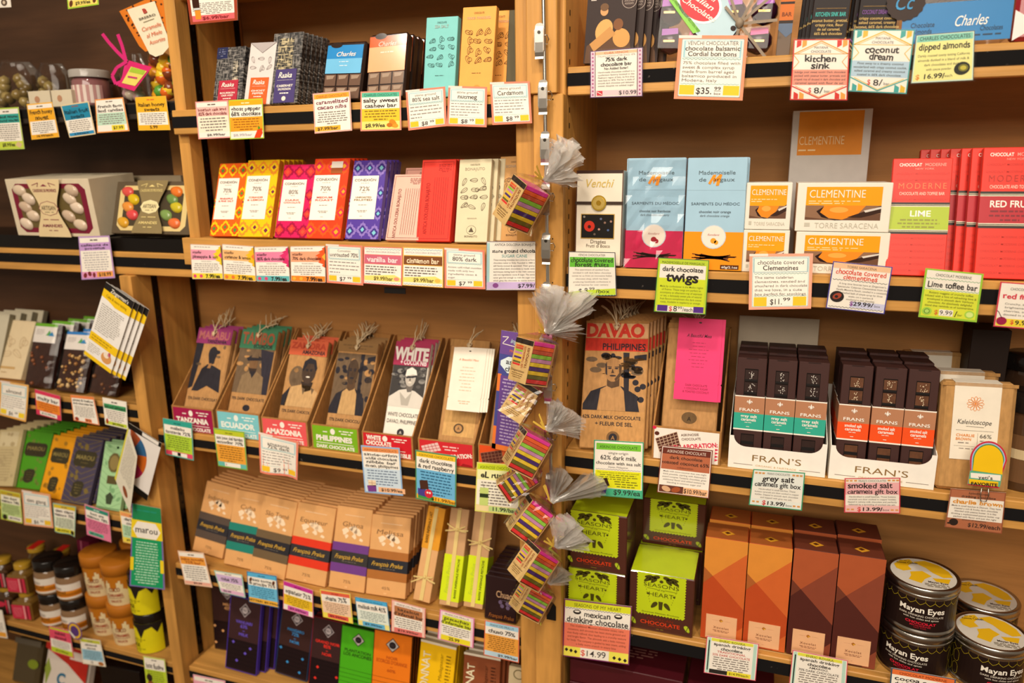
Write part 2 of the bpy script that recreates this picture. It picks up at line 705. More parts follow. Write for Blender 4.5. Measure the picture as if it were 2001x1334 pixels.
def card(label, q, els, bg='#f4ecdd', y=-0.0075, bend=0.0, wave=0.0, lam=False, group=None, name='price_card', cat='price card', fin='p', tilt=0.0):
    C = [at(p[0], p[1], y) for p in q]
    base = (C[2] + C[3]) / 2
    L = [c - base for c in C]
    W = (np.linalg.norm(C[1] - C[0]) + np.linalg.norm(C[2] - C[3])) / 2
    H = (np.linalg.norm(C[0] - C[3]) + np.linalg.norm(C[1] - C[2])) / 2

    def mk(back=0.0, grow=0.0):
        def f(a, b, layer):
            a = np.asarray(a, float) * (1 + 2 * grow) - grow
            b = np.asarray(b, float) * (1 + 2 * grow) - grow
            A, B = a[:, None], b[:, None]
            p = (L[0] * (1 - A) + L[1] * A) * (1 - B) + (L[3] * (1 - A) + L[2] * A) * B
            p = p.copy()
            p[:, 1] -= layer * 0.00012 - back + bend * b ** 2 + wave * np.sin(a * 5.5 + 0.8) * b
            return p
        return f
    p = Part()
    cv = bool(bend or wave)
    g = Print(p, mk(), W, H, fin, cv)
    g.rc(0, 0, 1, 1, bg, 0)
    bk = Print(p, mk(0.0005), W, H, 'p', cv)
    bk.rc(0, 0, 1, 1, '#e8dfcf', 0)
    rim = [(0, 0), (1, 0), (1, 1), (0, 1), (0, 0)]
    for (a, b), (c, d) in zip(rim[:-1], rim[1:]):
        ts = np.linspace(0, 1, 7)
        aa, bb = a + (c - a) * ts, b + (d - b) * ts
        v = np.concatenate([mk()(aa, bb, 0), mk(0.0005)(aa, bb, 0)])
        p.add(v, [(i, i + 1, 8 + i, 7 + i) for i in range(6)], M('#e8dfcf', 'p'))
    g.draw(els)
    o = p.build(name, mw=Matrix.Translation(Vector(base)))
    tag(o, label, cat, group)
    if lam:
        s = Part()
        w = Print(s, mk(-0.0009, 0.03), W, H, 'p', cv)
        w.rc(0, 0, 1, 1, LAMINATE, 0)
        s.build('laminate_sleeve', o, 'clear plastic sleeve')
    return o
# ================================================================ the shelving
Z_A, Z_B, Z_C, Z_D = 1.592, 1.391, 1.034, 0.760          # shelf tops of the middle bay
Z_R1, Z_R2, Z_R3, Z_R4 = 1.627, 1.361, 1.086, 0.802      # right bay
Z_F1, Z_F2, Z_F3, Z_F4, Z_F5 = 1.609, 1.361, 1.076, 0.838, 0.526   # far left bay
YB_L, YB_R, YB_F = 0.145, 0.190, 0.16
X_UP0, X_UP1 = -0.907, -0.886       # divider of the upper part
X_LO0, X_LO1 = -1.072, -1.046       # divider of the lower part
X_P0, X_P1 = -0.333, -0.263         # post between middle and right bay


def shelf(label, x0, x1, z, yb, thick=0.037, strip=(0.010, 0.027), board=WOOD_X, strip_mat=None, y0=0.0, bx0=None):
    t = thing('shelf', label, 'shelf', Matrix.Translation(((x0 + x1) / 2, 0, z - thick)), 'wooden shelves of the display')
    w = (x1 - x0) / 2
    p = Part()
    p.box(-w if bx0 is None else bx0 - (x0 + x1) / 2, w, y0 + 0.012, yb, thick - 0.018, thick, board, 0.0006)
    p.build('board', t)
    p = Part()
    p.box(-w, w, y0, y0 + 0.0118, 0, thick, board, 0.0012)
    p.build('edging', t)
    if strip:
        p = Part()
        p.box(-w, w, y0 - 0.0011, y0 - 0.0001, thick - strip[1], thick - strip[0], strip_mat or TAPE)
        p.build('tag_strip', t, 'black strip that holds the cards')
    return t


shelf('highest wooden shelf at the top of the middle bay, seen from below', X_UP1 + .001, X_P0 - .001, 1.797, YB_L, 0.040, (0.004, 0.024))
shelf('wooden shelf under the tweed wrapped chocolate bars', -0.903, X_P0 - .001, Z_A, YB_L, y0=-0.0245, strip=(0.010, 0.027), bx0=X_UP1 + .001)
shelf('wooden shelf under the bright zigzag patterned bars', -0.912, X_P0 - .001, Z_B, YB_L, 0.0445, None, y0=-0.0245, bx0=X_UP1 + .001)
shelf('wooden shelf under the cardboard trays of kraft bags', -1.040, X_P0 - .001, Z_C, YB_L, 0.032, (0.010, 0.025), y0=-0.001)
shelf('wooden shelf under the banded kraft chocolate bars', -1.040, X_P0 - .001, Z_D, YB_L, 0.034, (0.010, 0.025), y0=-0.001)
shelf('lowest wooden shelf of the middle bay, under the diamond stamped bars', -1.040, X_P0 - .001, 0.530, YB_L, 0.034, (0.010, 0.025), y0=-0.001)
shelf('top wooden shelf of the right bay, under the hanging drop of bonbons', X_P1 + .001, 0.62, Z_R1, YB_R, 0.036, (0.008, 0.024))
shelf('wooden shelf of the right bay under the pale blue boxes', X_P1 + .001, 0.62, Z_R2, YB_R, 0.042, (0.010, 0.028))
shelf('wooden shelf of the right bay under the caramel gift boxes', X_P1 + .001, 0.62, Z_R3, YB_R, 0.038, (0.010, 0.026))
shelf('lowest wooden shelf of the right bay, under the lime boxes and tins', X_P1 + .001, 0.62, Z_R4, YB_R, 0.028, (0.007, 0.0265))
shelf('black shelf of the far left bay under the sweets in bags', -1.95, X_UP0 - .001, Z_F1, YB_F, 0.026, (0.003, 0.017), board=M('#37302b', 'g'))
shelf('wooden counter shelf under the boxes of almond sweets', -1.95, -0.9135, Z_F2, YB_F, 0.040, (0.009, 0.026))
shelf('wooden shelf of the far left bay under the nut bars', -1.95, X_LO0 - .001, Z_F3, YB_F, 0.034, (0.010, 0.025))
shelf('wooden shelf of the far left bay under the patterned paper bars', -1.95, X_LO0 - .001, Z_F4, YB_F, 0.034, (0.010, 0.025))
shelf('wooden shelf of the far left bay under jars and caramel tubs', -1.95, X_LO0 - .001, Z_F5, YB_F, 0.028, (0.010, 0.023))


def upright(name, label, boxes, mat=WOOD_Z, group=None):
    p = Part()
    for b in boxes:
        p.box(*b, mat, 0.0015)
    return tag(p.build(name), label, 'upright', group)


def standard(parent, x, y, z0, z1, side):
    """slotted metal shelf standard screwed to a side panel"""
    p = Part()
    w = 0.0065
    p.box(min(x, x + side * .0015), max(x, x + side * .0015), y - w, y + w, z0, z1, M('#3a352f', 'm'))
    n = int((z1 - z0) / 0.019)
    for k in range(n):
        zz_ = z0 + 0.008 + k * 0.019
        xx = x + side * 0.0018
        p.add([(xx, y - .002, zz_), (xx, y + .002, zz_), (xx, y + .002, zz_ + .006), (xx, y - .002, zz_ + .006)], [(0, 1, 2, 3)], M('#0c0a08', 'p'))
    p.build('shelf_standard', parent, 'dark slotted metal strip')


up = upright('divider_panel', 'upper upright panel left of the tweed wrapped bars', [(X_UP0, X_UP1, -0.012, YB_L, 1.3462, 2.1)])
standard(up, X_UP1, 0.022, 1.392, 1.557, 1)
standard(up, X_UP1, 0.022, 1.593, 1.756, 1)
standard(up, X_UP1, 0.130, 1.392, 1.557, 1)
standard(up, X_UP1, 0.130, 1.593, 1.756, 1)
lo = upright('divider_panel', 'lower upright panel between the nut bars and the kraft bag trays', [(X_LO0, X_LO1, -0.012, YB_L, 0.2, 1.3205)])
standard(lo, X_LO1, 0.040, 1.035, 1.319, 1)
standard(lo, X_LO1, 0.040, 0.762, 0.999, 1)
standard(lo, X_LO1, 0.040, 0.532, 0.724, 1)
standard(lo, X_LO1, 0.134, 1.035, 1.319, 1)

po = thing('shelf_post', 'pine post between the middle and right bays, behind the clip strip', 'upright', Matrix.Translation((X_P0, 0, 0.2)))
p = Part()
p.box(0, X_P1 - X_P0, -0.008, 0.004, 0, 1.9, WOOD_Z, 0.0015)
p.box(0.048, X_P1 - X_P0, 0.0042, YB_R, 0, 1.9, WOOD_Z)
p.build('post', po)
xa, xb = at(1043, 520, -0.022)[0] - X_P0, at(1099, 520, -0.022)[0] - X_P0
p = Part()
p.box(xa, xb, -0.022, -0.0085, 0.1, 1.392, WOOD_Z, 0.0012)
for k in range(12):
    zc = 1.385 - k * 0.061
    p.lathe([(0.0011, 0), (0.0, 0.0001)], M('#140b05', 'p'), 8)
    n = 9
    pts = [(0.057 + 0.0010 * math.cos(2 * math.pi * i / 8), -0.0222, zc + 0.0010 * math.sin(2 * math.pi * i / 8)) for i in range(8)]
    p.add(pts, [tuple(range(8))], M('#140b05', 'p'))
p.build('face_board', po)
xa, xb = at(1028, 90, -0.026)[0] - X_P0, at(1088, 90, -0.026)[0] - X_P0
p = Part()
p.box(xa, xb, -0.026, -0.0085, 1.3925, 1.9, WOOD_Z, 0.0012)
p.build('upper_board', po)
p = Part()
for k in range(60):
    zc = 0.55 + k * 0.0205
    if zc < 1.75:
        p.add([(X_P1 - X_P0 + .0004, 0.012, zc), (X_P1 - X_P0 + .0004, 0.016, zc), (X_P1 - X_P0 + .0004, 0.016, zc + .007), (X_P1 - X_P0 + .0004, 0.012, zc + .007)], [(0, 1, 2, 3)], M('#0c0805', 'p'))
p.build('slot_row', po, 'row of dark peg slots')

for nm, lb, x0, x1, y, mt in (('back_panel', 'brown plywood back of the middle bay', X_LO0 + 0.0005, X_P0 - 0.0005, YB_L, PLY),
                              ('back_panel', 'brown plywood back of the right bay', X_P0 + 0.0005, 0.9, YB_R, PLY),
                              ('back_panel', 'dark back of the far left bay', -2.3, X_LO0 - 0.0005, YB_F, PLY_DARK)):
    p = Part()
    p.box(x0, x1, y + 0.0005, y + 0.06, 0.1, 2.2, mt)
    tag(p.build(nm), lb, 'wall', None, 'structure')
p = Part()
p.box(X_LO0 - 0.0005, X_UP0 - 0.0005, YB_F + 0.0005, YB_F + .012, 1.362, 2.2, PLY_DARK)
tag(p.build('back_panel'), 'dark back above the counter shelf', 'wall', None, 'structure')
# ================================================================ price cards
K = '#2a2320'     # ink
G = '#8d837a'     # small print
W_ = '#f6efe2'


def zc(border='#f4ecdd', bw=0.035, head=None, hbg=None, hcol='#6d6259', h0=0.035, h1=0.15, title=(), tbg=None, t1=0.42, tcol=K, th=None, tb=0.018,
       body=6, bbg=W_, bcol='#857b72', b1=0.80, price=None, fbg=W_, pcol=K, px=0.62, ph=0.085, pbg=None, extra=(), twid=0.86, jit=0.9):
    L = [rc(0, 0, 1, 1, border, layer=1)]
    a, z = bw, 1 - bw
    L += [rc(a, bw, z, h1, hbg or W_, layer=2), rc(a, h1, z, t1, tbg or W_, layer=2), rc(a, t1, z, b1, bbg, layer=2), rc(a, b1, z, 1 - bw, fbg, layer=2)]
    if head is not None:
        if isinstance(head, str):
            L.append(tx(head, 0.5, (h0 + h1) / 2, (h1 - h0) * 0.55, hcol, w=min(0.84, 0.04 * len(head) + 0.1)))
        else:
            L.append(wl(0.2, 0.8, h0 + 0.02, h1 - 0.02, 1, hcol))
    n = len(title)
    for i, s in enumerate(title):
        if isinstance(s, tuple):
            s, wd = s
        else:
            wd = min(twid, 0.072 * len(s) + 0.06)
        y0, y1 = h1 + 0.015, t1 - 0.015
        yc = y0 + (y1 - y0) * (i + 0.5) / n
        L.append(tx(s, 0.5, yc, th or min(0.15, (y1 - y0) / n * 0.74), tcol, b=tb, w=wd, jit=jit))
    if isinstance(body, int):
        if body:
            L.append(wl(0.09, 0.91, t1 + 0.025, b1 - 0.015, body, bcol))
    else:
        for i, s in enumerate(body):
            yc = t1 + 0.02 + (b1 - t1 - 0.03) * (i + 0.5) / len(body)
            L.append(tx(s, 0.5, yc, min(0.055, (b1 - t1 - 0.03) / len(body) * 0.58), bcol, b=0.004, w=min(0.9, 0.028 * len(s))))
    if price:
        if pbg:
            L.append(rc(px - 0.036 * len(price) - 0.02, b1 + 0.015, px + 0.036 * len(price) + 0.02, 1 - bw - 0.01, pbg, layer=3))
        L.append(tx(price, px, (b1 + 1 - bw) / 2, ph, pcol, b=0.02, w=0.062 * len(price), jit=0.4))
    return L + list(extra)


def hw(top, title, body, price, bd='#f0876c', sq='#f6c62c', tw=0.7, t2=None, th=0.1):
    """the shop's hand lettered paper card"""
    L = [rc(0, 0, 1, 1, bd, layer=1), rc(0.0, 0.0, 0.36, 0.045, '#f0d9cd', layer=2), rc(0.05, 0.045, 0.95, 0.95, W_, layer=2),
         rc(0.075, 0.085, 0.925, 0.36, '#a9cfd6', layer=3), rc(0.10, 0.105, 0.90, 0.345, W_, layer=4), zz(0.08, 0.92, 0.375, 26, 0.008, 0.008, '#5aa6a0', layer=3),
         zz(0.08, 0.92, 0.775, 26, 0.006, 0.006, '#8fc0b8', layer=3),
         rc(0.07, 0.795, 0.28, 0.93, sq, layer=3), rc(0.72, 0.795, 0.93, 0.93, sq, layer=3), fr(0.055, 0.05, 0.945, 0.945, 0.008, '#9fc7cb', layer=3)]
    if top:
        L.append(tx(top, 0.5, 0.15, 0.055, '#6a625c', w=min(0.78, 0.045 * len(top)), jit=0.5, layer=5))
    L.append(tx(title, 0.5, 0.255 if t2 is None else 0.215, th if t2 is None else 0.075, K, b=0.008, w=tw, jit=0.6, layer=5))
    if t2:
        L.append(tx(t2, 0.5, 0.295, 0.075, K, b=0.01, w=tw, jit=0.6, layer=5))
    if isinstance(body, int):
        L.append(wl(0.09, 0.9, 0.40, 0.75, body, '#9a918a', center=False, fill=0.3))
    else:
        for i, s in enumerate(body):
            L.append(tx(s, 0.09, 0.42 + 0.345 * (i + 0.5) / len(body), 0.046, '#6d645e', w=min(0.83, 0.036 * len(s)), al='l', jit=0.6))
    a, _, b = price.partition('.')
    L += [tx(a, 0.44, 0.868, 0.095, K, b=0.006, w=0.085 * len(a), jit=0.4, layer=4), tx(b, 0.63, 0.835, 0.055, K, b=0.006, w=0.11, jit=0.4, layer=4)]
    return L


def pod(x, y, r, c='#6b3a1e'):
    return [el(x, y, r * 0.6, r, c, layer=4, rot=25), ln([(x - r * .2, y - r * .6), (x + r * .2, y + r * .6)], 0.012, '#3a1c0d', layer=5)]


def bean(x, y, r, c='#3b2a22'):
    return [el(x, y, r, r * 0.7, c, layer=4, rot=-20), el(x + r * .1, y, r * .45, r * .3, '#8d5a2a', layer=5)]


FAR, MA, MB, MC, MD = ('cards on the far left shelves', 'cards under the tweed bars', 'cards under the zigzag bars', 'cards under the kraft bag trays', 'cards under the banded bars')
RT, RM, RL = ('cards on the top right shelf', 'cards under the pale blue boxes', 'cards under the caramel boxes')

# ---- far left bay
card('price card cut by the top left corner of the photo, only its foot showing', [(-32, -52), (15, -56), (22, 14), (-22, 16)], zc('#f4ecdd', body=5, extra=[el(.72, .86, .13, .1, '#5d4a3c', layer=5), el(.72, .86, .06, .05, '#d8c7b0', layer=6)]), group=FAR, y=-.009)
card('yellow and green edged price card with cocoa pods, cut by the top edge', [(126, -58), (186, -64), (193, 9), (133, 18)], zc('#a6cf3a', body=5, bbg='#f4e3a0', fbg='#f3dc6b', price='$9.99/ea', px=.5, extra=pod(.12, .87, .09) + pod(.88, .85, .09)), group=FAR, y=-.009)
card('teal headed card with lime foot, leftmost under the bags of sweets', [(-14, 212), (36, 209), (48, 291), (-2, 293)],
     zc('#b5cf53', head=1, title=('peanut nougat', 'almond nougat'), tbg='#37a79c', t1=.36, b1=.80, body=8, fbg='#c9d94a', price='$8.99/ea', px=.42, extra=[pg([(.68, .9), (.8, .81), (.95, .88), (.84, .97)], '#d8bd8d', layer=4)]), group=FAR)
card('yellow card with large lettering, second from the left under the bags of sweets', [(52, 203.5), (102, 199), (116, 267.6), (62, 273)],
     zc('#f2b63c', head=1, hbg=W_, title=('French honey', 'nougat'), tbg='#f2b02a', t1=.5, b1=.87, body=6, fbg='#f2b02a', price='16.99/each', ph=.06, px=.5), group=FAR)
card('blue headed card under the bags of sweets', [(118, 205.5), (173, 197.5), (187, 262), (136, 269)],
     zc('#e7cfa0', head=1, hbg='#2d8fb0', hcol='#8a5a5a', title=('Italian fruit', 'sweets'), tbg='#2387a9', t1=.48, b1=.87, body=6, fbg='#2d8fc0', price='5.99/each', ph=.05, px=.5, tcol='#173641'), group=FAR)
card('pale green bodied card with an orange rim under the striped jar', [(185.5, 194.5), (240.6, 190), (253, 256), (190, 260)],
     zc('#ef9a4a', head=1, title=('French farm', 'land candies'), t1=.42, bbg='#bfe0c8', b1=.78, body=5, price='$7.99', pbg='#f2dc3a', px=.68), group=FAR)
card('yellow headed card under the bag of honey candies', [(264, 190), (324, 187), (333, 254), (271, 255)],
     zc('#f0b93a', head=1, hbg='#f3b62c', hcol='#d8643a', title=('Italian honey', 'sweets'), tbg='#f3b62c', t1=.46, b1=.84, body=6, fbg='#f3b62c', price='5.99', px=.5), group=FAR, fin='g')
card('lavender card with three almonds under the boxes of almond sweets', [(153, 462), (213.6, 460), (225, 543), (159.6, 546.5)],
     zc('#b892c8', head=1, title=('calissons de', 'provence'), tbg='#c79bd6', t1=.33, b1=.82, body=8, bcol='#b5aeae', fbg='#e79ac4', price='$18.99', pbg='#f2a44e', px=.72,
        extra=[el(.13, .9, .05, .06, '#7d2b2a', layer=5, rot=30), el(.27, .87, .05, .06, '#7d2b2a', layer=5, rot=-30), el(.4, .9, .04, .06, '#7d2b2a', layer=5)]), group=FAR)
card('brown bordered card with an unwrapped chocolate bar drawn on it, top of the divider', [(362, -26), (462, -32), (464.6, 39.4), (372.4, 48.3)],
     zc('#a2452c', bw=.06, head=1, title=('milk chocolate',), body=7, b1=.78, fbg='#e2686c', price='$6.99/bar', px=.55, pcol='#7d2025', extra=[rc(.1, .32, .24, .58, '#3b1f14', layer=4), rc(.12, .58, .24, .64, '#cfd4d2', layer=4), rc(.13, .63, .25, .88, '#e8922e', layer=4)]), y=-.014, group=MA, fin='g')
# nut bar shelf
card('hand lettered card with yellow foot, leftmost under the nut bars', [(0, 743), (56, 752), (54, 823), (1, 808.5)], hw(None, 'almond', 6, '$6.99', bd='#efb257', sq='#f5d32a', tw=.55), group=FAR, bend=.004)
card('orange card with red band under the first nut bar', [(68, 760), (117.4, 773.6), (119.8, 822), (71.5, 808.5)],
     zc('#dc3a5e', bw=.03, hbg='#dc3a5e', title=(('malty bar', .82),), t1=.42, bbg='#f08a2c', bcol='#b0561d', b1=.80, body=4, fbg='#dc3a5e', price='$10.99/ea', pbg=W_, px=.5, ph=.06), group=FAR)
card('white card with orange top edge under the second nut bar', [(137.6, 771.4), (183, 775.4), (194.5, 831), (144, 821)],
     zc('#ee8a4a', head=None, hbg='#ee8a4a', h1=.1, title=('almond & hazelnut', 'dark chocolate bar'), t1=.36, b1=.82, body=8, price='$12', fbg=W_, px=.6, pbg='#ee7a3a', extra=[el(.15, .9, .08, .07, '#a2381c', layer=5)]), group=FAR)
card('white card with a green band at the end of the nut bar shelf', [(200, 776), (247, 785), (250, 839), (205.7, 828.7)],
     zc('#f0ead9', head=1, h1=.2, title=(('spiced almond', .9),), tbg='#3d9d62', t1=.38, b1=.84, body=6, fbg='#c4d63e', price='$4.99/ea', px=.58, pbg='#c9d92f', extra=[el(.12, .85, .05, .1, '#b23a24', layer=5)]), group=FAR)
# patterned bar shelf
card('lime card with a dark drop, leftmost under the patterned paper bars', [(0, 956), (39.3, 964), (44.3, 1022.6), (2, 1013.6)],
     zc('#d3d44a', head=1, hbg='#c2a92a', title=('lam dong', 'vietnam 74%'), tbg='#f4f0d8', t1=.42, bbg='#c6dc92', bcol='#56683a', b1=.80, body=7, fbg='#a9cf6a', price='$8.99/ea', px=.66, pbg=W_, ph=.06, extra=[el(.2, .89, .1, .09, '#2a2013', layer=5)]), group=FAR)
card('hand lettered card with two yellow squares under the green bar', [(42.3, 957), (97.8, 966), (104.6, 1031.6), (47, 1025)], hw(None, 'tien giang', 6, '$6.99', tw=.66, bd='#f2a778'), group=FAR)
card('wavy pale card with yellow head under the orange patterned bar', [(103, 982), (148.4, 990), (146, 1049.6), (109, 1037)],
     zc('#8fb9a2', head=1, hbg='#dfc22c', title=('tien giang', 'vietnam 70%'), t1=.44, bbg='#dfe6cc', bcol='#55584a', b1=.82, body=7, fbg='#e3d92e', price='$8.99/ea', px=.4, ph=.06, extra=[el(.84, .9, .1, .07, '#2a2013', layer=5)]), group=FAR, wave=.003)
card('pink card with green head under the violet patterned bar', [(165, 984.4), (212.5, 1000), (217.7, 1059.7), (169.8, 1044)],
     zc('#e57f9f', head=1, hbg='#2f8f78', hcol='#d8efe6', title=('ben tre', 'vietnam 78%'), t1=.42, bbg='#e67fa0', bcol='#8a3d58', b1=.82, body=7, fbg='#e67fa0', price='$8.99/ea', px=.4, pbg='#62b89a', ph=.06), group=FAR)
card('card with orange head half hidden behind the tall green card', [(233.4, 997), (285, 1010), (290, 1070), (240.6, 1058.6)],
     zc('#f0c869', head=1, hbg='#ef9f62', title=('dark milk', 'coconut'), t1=.42, bbg='#b8dcb6', bcol='#5c7a5a', b1=.82, body=6, fbg='#f1d94a', price='$9.99/ea', px=.4, ph=.06), group=FAR)
card('tall green information card with a white hexagon, in front of the lower divider', [(257.5, 983), (313.7, 993.4), (325, 1149.8), (256.3, 1142)],
     [rc(0, 0, 1, 1, '#7a6bb0', layer=1), rc(0.03, .0, 1, .2, '#1f8a55', layer=2), tx('who makes this?', .5, .06, .022, '#2fa7a0', w=.7), rc(0, .17, 1, .40, '#f2d321', layer=2), pg([(.05, .30), (.2, .20), (.8, .20), (.95, .30), (.8, .395), (.2, .395)], W_, layer=3),
      tx('marou', .5, .295, .075, K, b=.012, w=.74, jit=.9), rc(.04, .40, .96, .985, '#159c62', layer=3), rc(0, .64, .1, .80, '#f2d321', layer=4), rc(.9, .64, 1, .80, '#f2d321', layer=4), wl(.13, .87, .43, .96, 16, '#b9e0c4', layer=4)], group=None, y=-.026, bend=.004, name='information_card', cat='information card')
# jar shelf
card('white card cut by the left edge beside the square honey jars', [(-40, 1186), (4, 1192), (15, 1247), (-25, 1240)], zc('#f4ecdd', body=5, fbg='#f0a83a'), group=FAR)
card('rose card with lime foot on the jar shelf', [(95.6, 1222), (136, 1232), (145, 1286), (100, 1272)],
     zc('#e5506c', head=None, hbg='#c3d62e', h1=.1, title=('salted', 'caramel'), tbg='#e5506c', tcol='#5d1a2b', t1=.46, b1=.78, body=5, fbg='#c3d62e', price='$12.99/ea', px=.5, ph=.06), group=FAR)
card('blue bodied card beside the round badge on the jar shelf', [(156, 1245), (195.6, 1251), (207, 1302.7), (162, 1296)],
     zc('#e9dcc0', head=1, hbg='#c4c93e', title=('caramel', 'sauce'), t1=.42, bbg='#9cc9dc', bcol='#55727e', b1=.82, body=6, price='15', px=.42, ph=.09, extra=[el(.82, .9, .12, .07, '#b06a2a', layer=5)]), group=FAR)
card('lime card with a dark spoonful drawn on it, right end of the jar shelf', [(279.5, 1281), (322, 1288), (329, 1350), (286.7, 1342)],
     zc('#c6d63e', head=1, title=(('hot fudge', .8),), t1=.40, bbg='#bfd634', bcol='#66761e', b1=.84, body=6, fbg='#e7e03a', price='$9.99', px=.7, ph=.06, extra=[el(.2, .66, .13, .12, '#33221c', layer=5), el(.22, .84, .12, .1, '#8a5526', layer=5)]), group=FAR)

# ---- middle bay, tweed bars
card('white and pink card at the left end under the tweed bars', [(381.4, 199), (445.4, 195.6), (453, 268.7), (388, 272)],
     zc('#f0a7a0', head=1, title=('bourbon cask aged', '82% dark chocolate'), tbg='#f4c0b6', tcol='#7c2b2b', t1=.40, bbg='#f6ecd3', b1=.83, body=5, price='$8.99/bar', px=.55, ph=.06), group=MA, y=-.030)
card('yellow card with a red chili pepper', [(446.6, 195.6), (513, 192), (516, 270), (450, 273)],
     zc('#b9d43a', bw=.025, hbg='#f3b024', head=1, hcol='#fbe9b0', title=('ghost pepper', '68% chocolate'), t1=.44, bbg='#f0a52c', bcol='#a9661c', b1=.80, body=5, price='$8.99/bar', px=.38, ph=.06, pcol='#b8b0b8',
        extra=[pg([(.72, .98), (.82, .78), (.95, .74), (.97, .86), (.9, .98)], '#e2471f', layer=5), rc(.84, .7, .9, .76, '#5a9a2a', layer=6)]), group=MA, y=-.0305, fin='g')
card('white card with orange head and dark red lettering under the blue labelled bag', [(611, 183), (684, 176.5), (688, 255), (615, 261)],
     zc('#f3b3a4', head='CHARLES CHOCOLATES', hbg='#f3ad3a', hcol='#c2662a', title=('caramelized', 'cacao nibs'), tcol='#7b2a44', t1=.44, b1=.82, body=6, price='$7.99/bar', pbg='#f2b433', px=.36, ph=.075), group=MA, y=-.030)
card('yellow card with teal head and a drawing of nuts', [(704.5, 179), (783, 176.5), (784.3, 254), (704.5, 256.3)],
     zc('#f2937c', head='CHARLES CHOCOLATES', hbg='#5fbf9f', hcol='#2f6d5a', title=('salty sweet', 'cashew bar'), t1=.44, bbg='#f5c832', bcol='#92741c', b1=.76, body=4, fbg='#f7e27a', price='$8.99/ea', px=.36, ph=.09,
        extra=[el(.8, .82, .1, .09, '#e08a1f', layer=5, rot=40), el(.72, .86, .07, .05, '#c8701a', layer=6), el(.86, .88, .07, .05, '#e89a2a', layer=6)]), group=MA, y=-.030)
card('hand lettered coral card under the pale blue carton', [(792.6, 176.5), (869.8, 169), (873, 246), (798, 255)], hw('stone ground', '80% sea salt', 4, '$8.99'), group=MA, y=-.0305)
card('hand lettered coral card headed nutmeg', [(876.5, 167.5), (951.8, 169.8), (950.7, 248.5), (873, 246)], hw('stone ground', 'nutmeg', 5, '$8.99', tw=.5), group=MA, y=-.030)
card('hand lettered coral card headed cardamom, overlapping the post', [(957.5, 160.8), (1035, 158.5), (1039.5, 240.6), (962, 244)], hw('stone ground', 'Cardamom', 5, '$8.99', tw=.66), group=MA, y=-.0285)


# ---- middle bay, zigzag bars
def conex(label, q, band, tri, foot, title, pc):
    e = [rc(0, 0, 1, 1, W_, layer=1), wl(.05, .75, .04, .1, 1, '#b9aea6'), rc(0, .15, 1, .44, band, layer=2), tx('ecuador', .06, .22, .075, K, b=.012, w=.3, jit=.8, al='l'), tx(title, .06, .345, .085, K, b=.015, w=.82, jit=.8, al='l'),
         tx('limited edition', .5, .48, .03, G, w=.34), wl(.07, .9, .53, .81, 5, '#a79d95'), rc(0, .83, 1, 1, foot, layer=2), tx('7.99/ea', .68, .915, .11, K, b=.03, w=.46, jit=.6),
         el(.1, .91, .05, .05, pc, layer=4), el(.3, .91, .05, .05, pc, layer=4), fr(0, 0, 1, 1, .014, '#d9b9a6', layer=3)]
    e += [pg([(1, .02), (.9, .08), (.94, .1), (.8, .16), (.86, .19), (.72, .27), (.8, .3), (.72, .36), (.84, .4), (.8, .45), (.94, .5), (.9, .54), (1, .6)], tri, layer=3), pg([(1, .2), (.9, .3), (1, .4)], pc, layer=4)]
    return card(label, q, e, group=MB, y=-.030)


conex('pink banded card with yellow zigzag, leftmost under the zigzag bars', [(371.7, 476.6), (431.5, 479), (436.5, 545), (376, 545)], '#ef9db4', '#f2d02a', '#f0d93c', 'pineapple & salt', '#e3467a')
conex('orange banded card with yellow zigzag under the zigzag bars', [(434, 476.6), (496, 481), (500.5, 549.7), (437.6, 546.3)], '#f4ba7a', '#f0bb1e', '#f2c02c', 'coriander & lemon', '#ea7a3a')
conex('magenta zigzag card with a teal foot', [(497, 482), (563.5, 481), (567, 551), (501.7, 549.7)], '#ea86a8', '#dd2f6e', '#63b7b9', '80% dark chocolate', '#e3467a')
conex('card with an orange foot and red zigzag', [(567, 481), (635.4, 480), (636.6, 552), (569, 549.7)], '#f4a680', '#ea5a24', '#ee8a2a', '70% dark chocolate', '#f5b23a')
card('hand lettered coral card headed unroasted', [(636.6, 476.6), (708.5, 480), (709.6, 557.6), (638.8, 552)], hw('Conexión', 'unroasted 70%', 4, '$7.99', tw=.78), group=MB, y=-.030)


def bona(label, q, bd, band, title, tc, pc):
    card(label, q, [rc(0, 0, 1, 1, bd, layer=1), rc(.025, .02, .975, .98, W_, layer=2), zz(.04, .96, .06, 24, .012, .008, '#5b8fa6'), tx('ANTICA DOLCERIA BONAJUTO', .5, .13, .045, '#a99aa0', w=.86), rc(.03, .2, .97, .46, bd, layer=3), rc(.03, .22, .97, .44, band, layer=4),
                    tx(title, .5, .33, .13, tc, b=.025, w=.78, jit=.9, layer=6), wl(.06, .94, .49, .76, 4, '#6d6259', center=False), pg([(.03, .78), (.8, .72), (.97, .8), (.97, .9), (.03, .9)], '#f3e27a', layer=3),
                    tx('$9.99/bar', .52, .83, .095, '#5b4a1c', b=.02, w=.5, jit=.5), el(.86, .83, .07, .05, pc, layer=4), zz(.04, .96, .95, 24, .012, .008, '#5b8fa6')], group=MB, y=-.030)


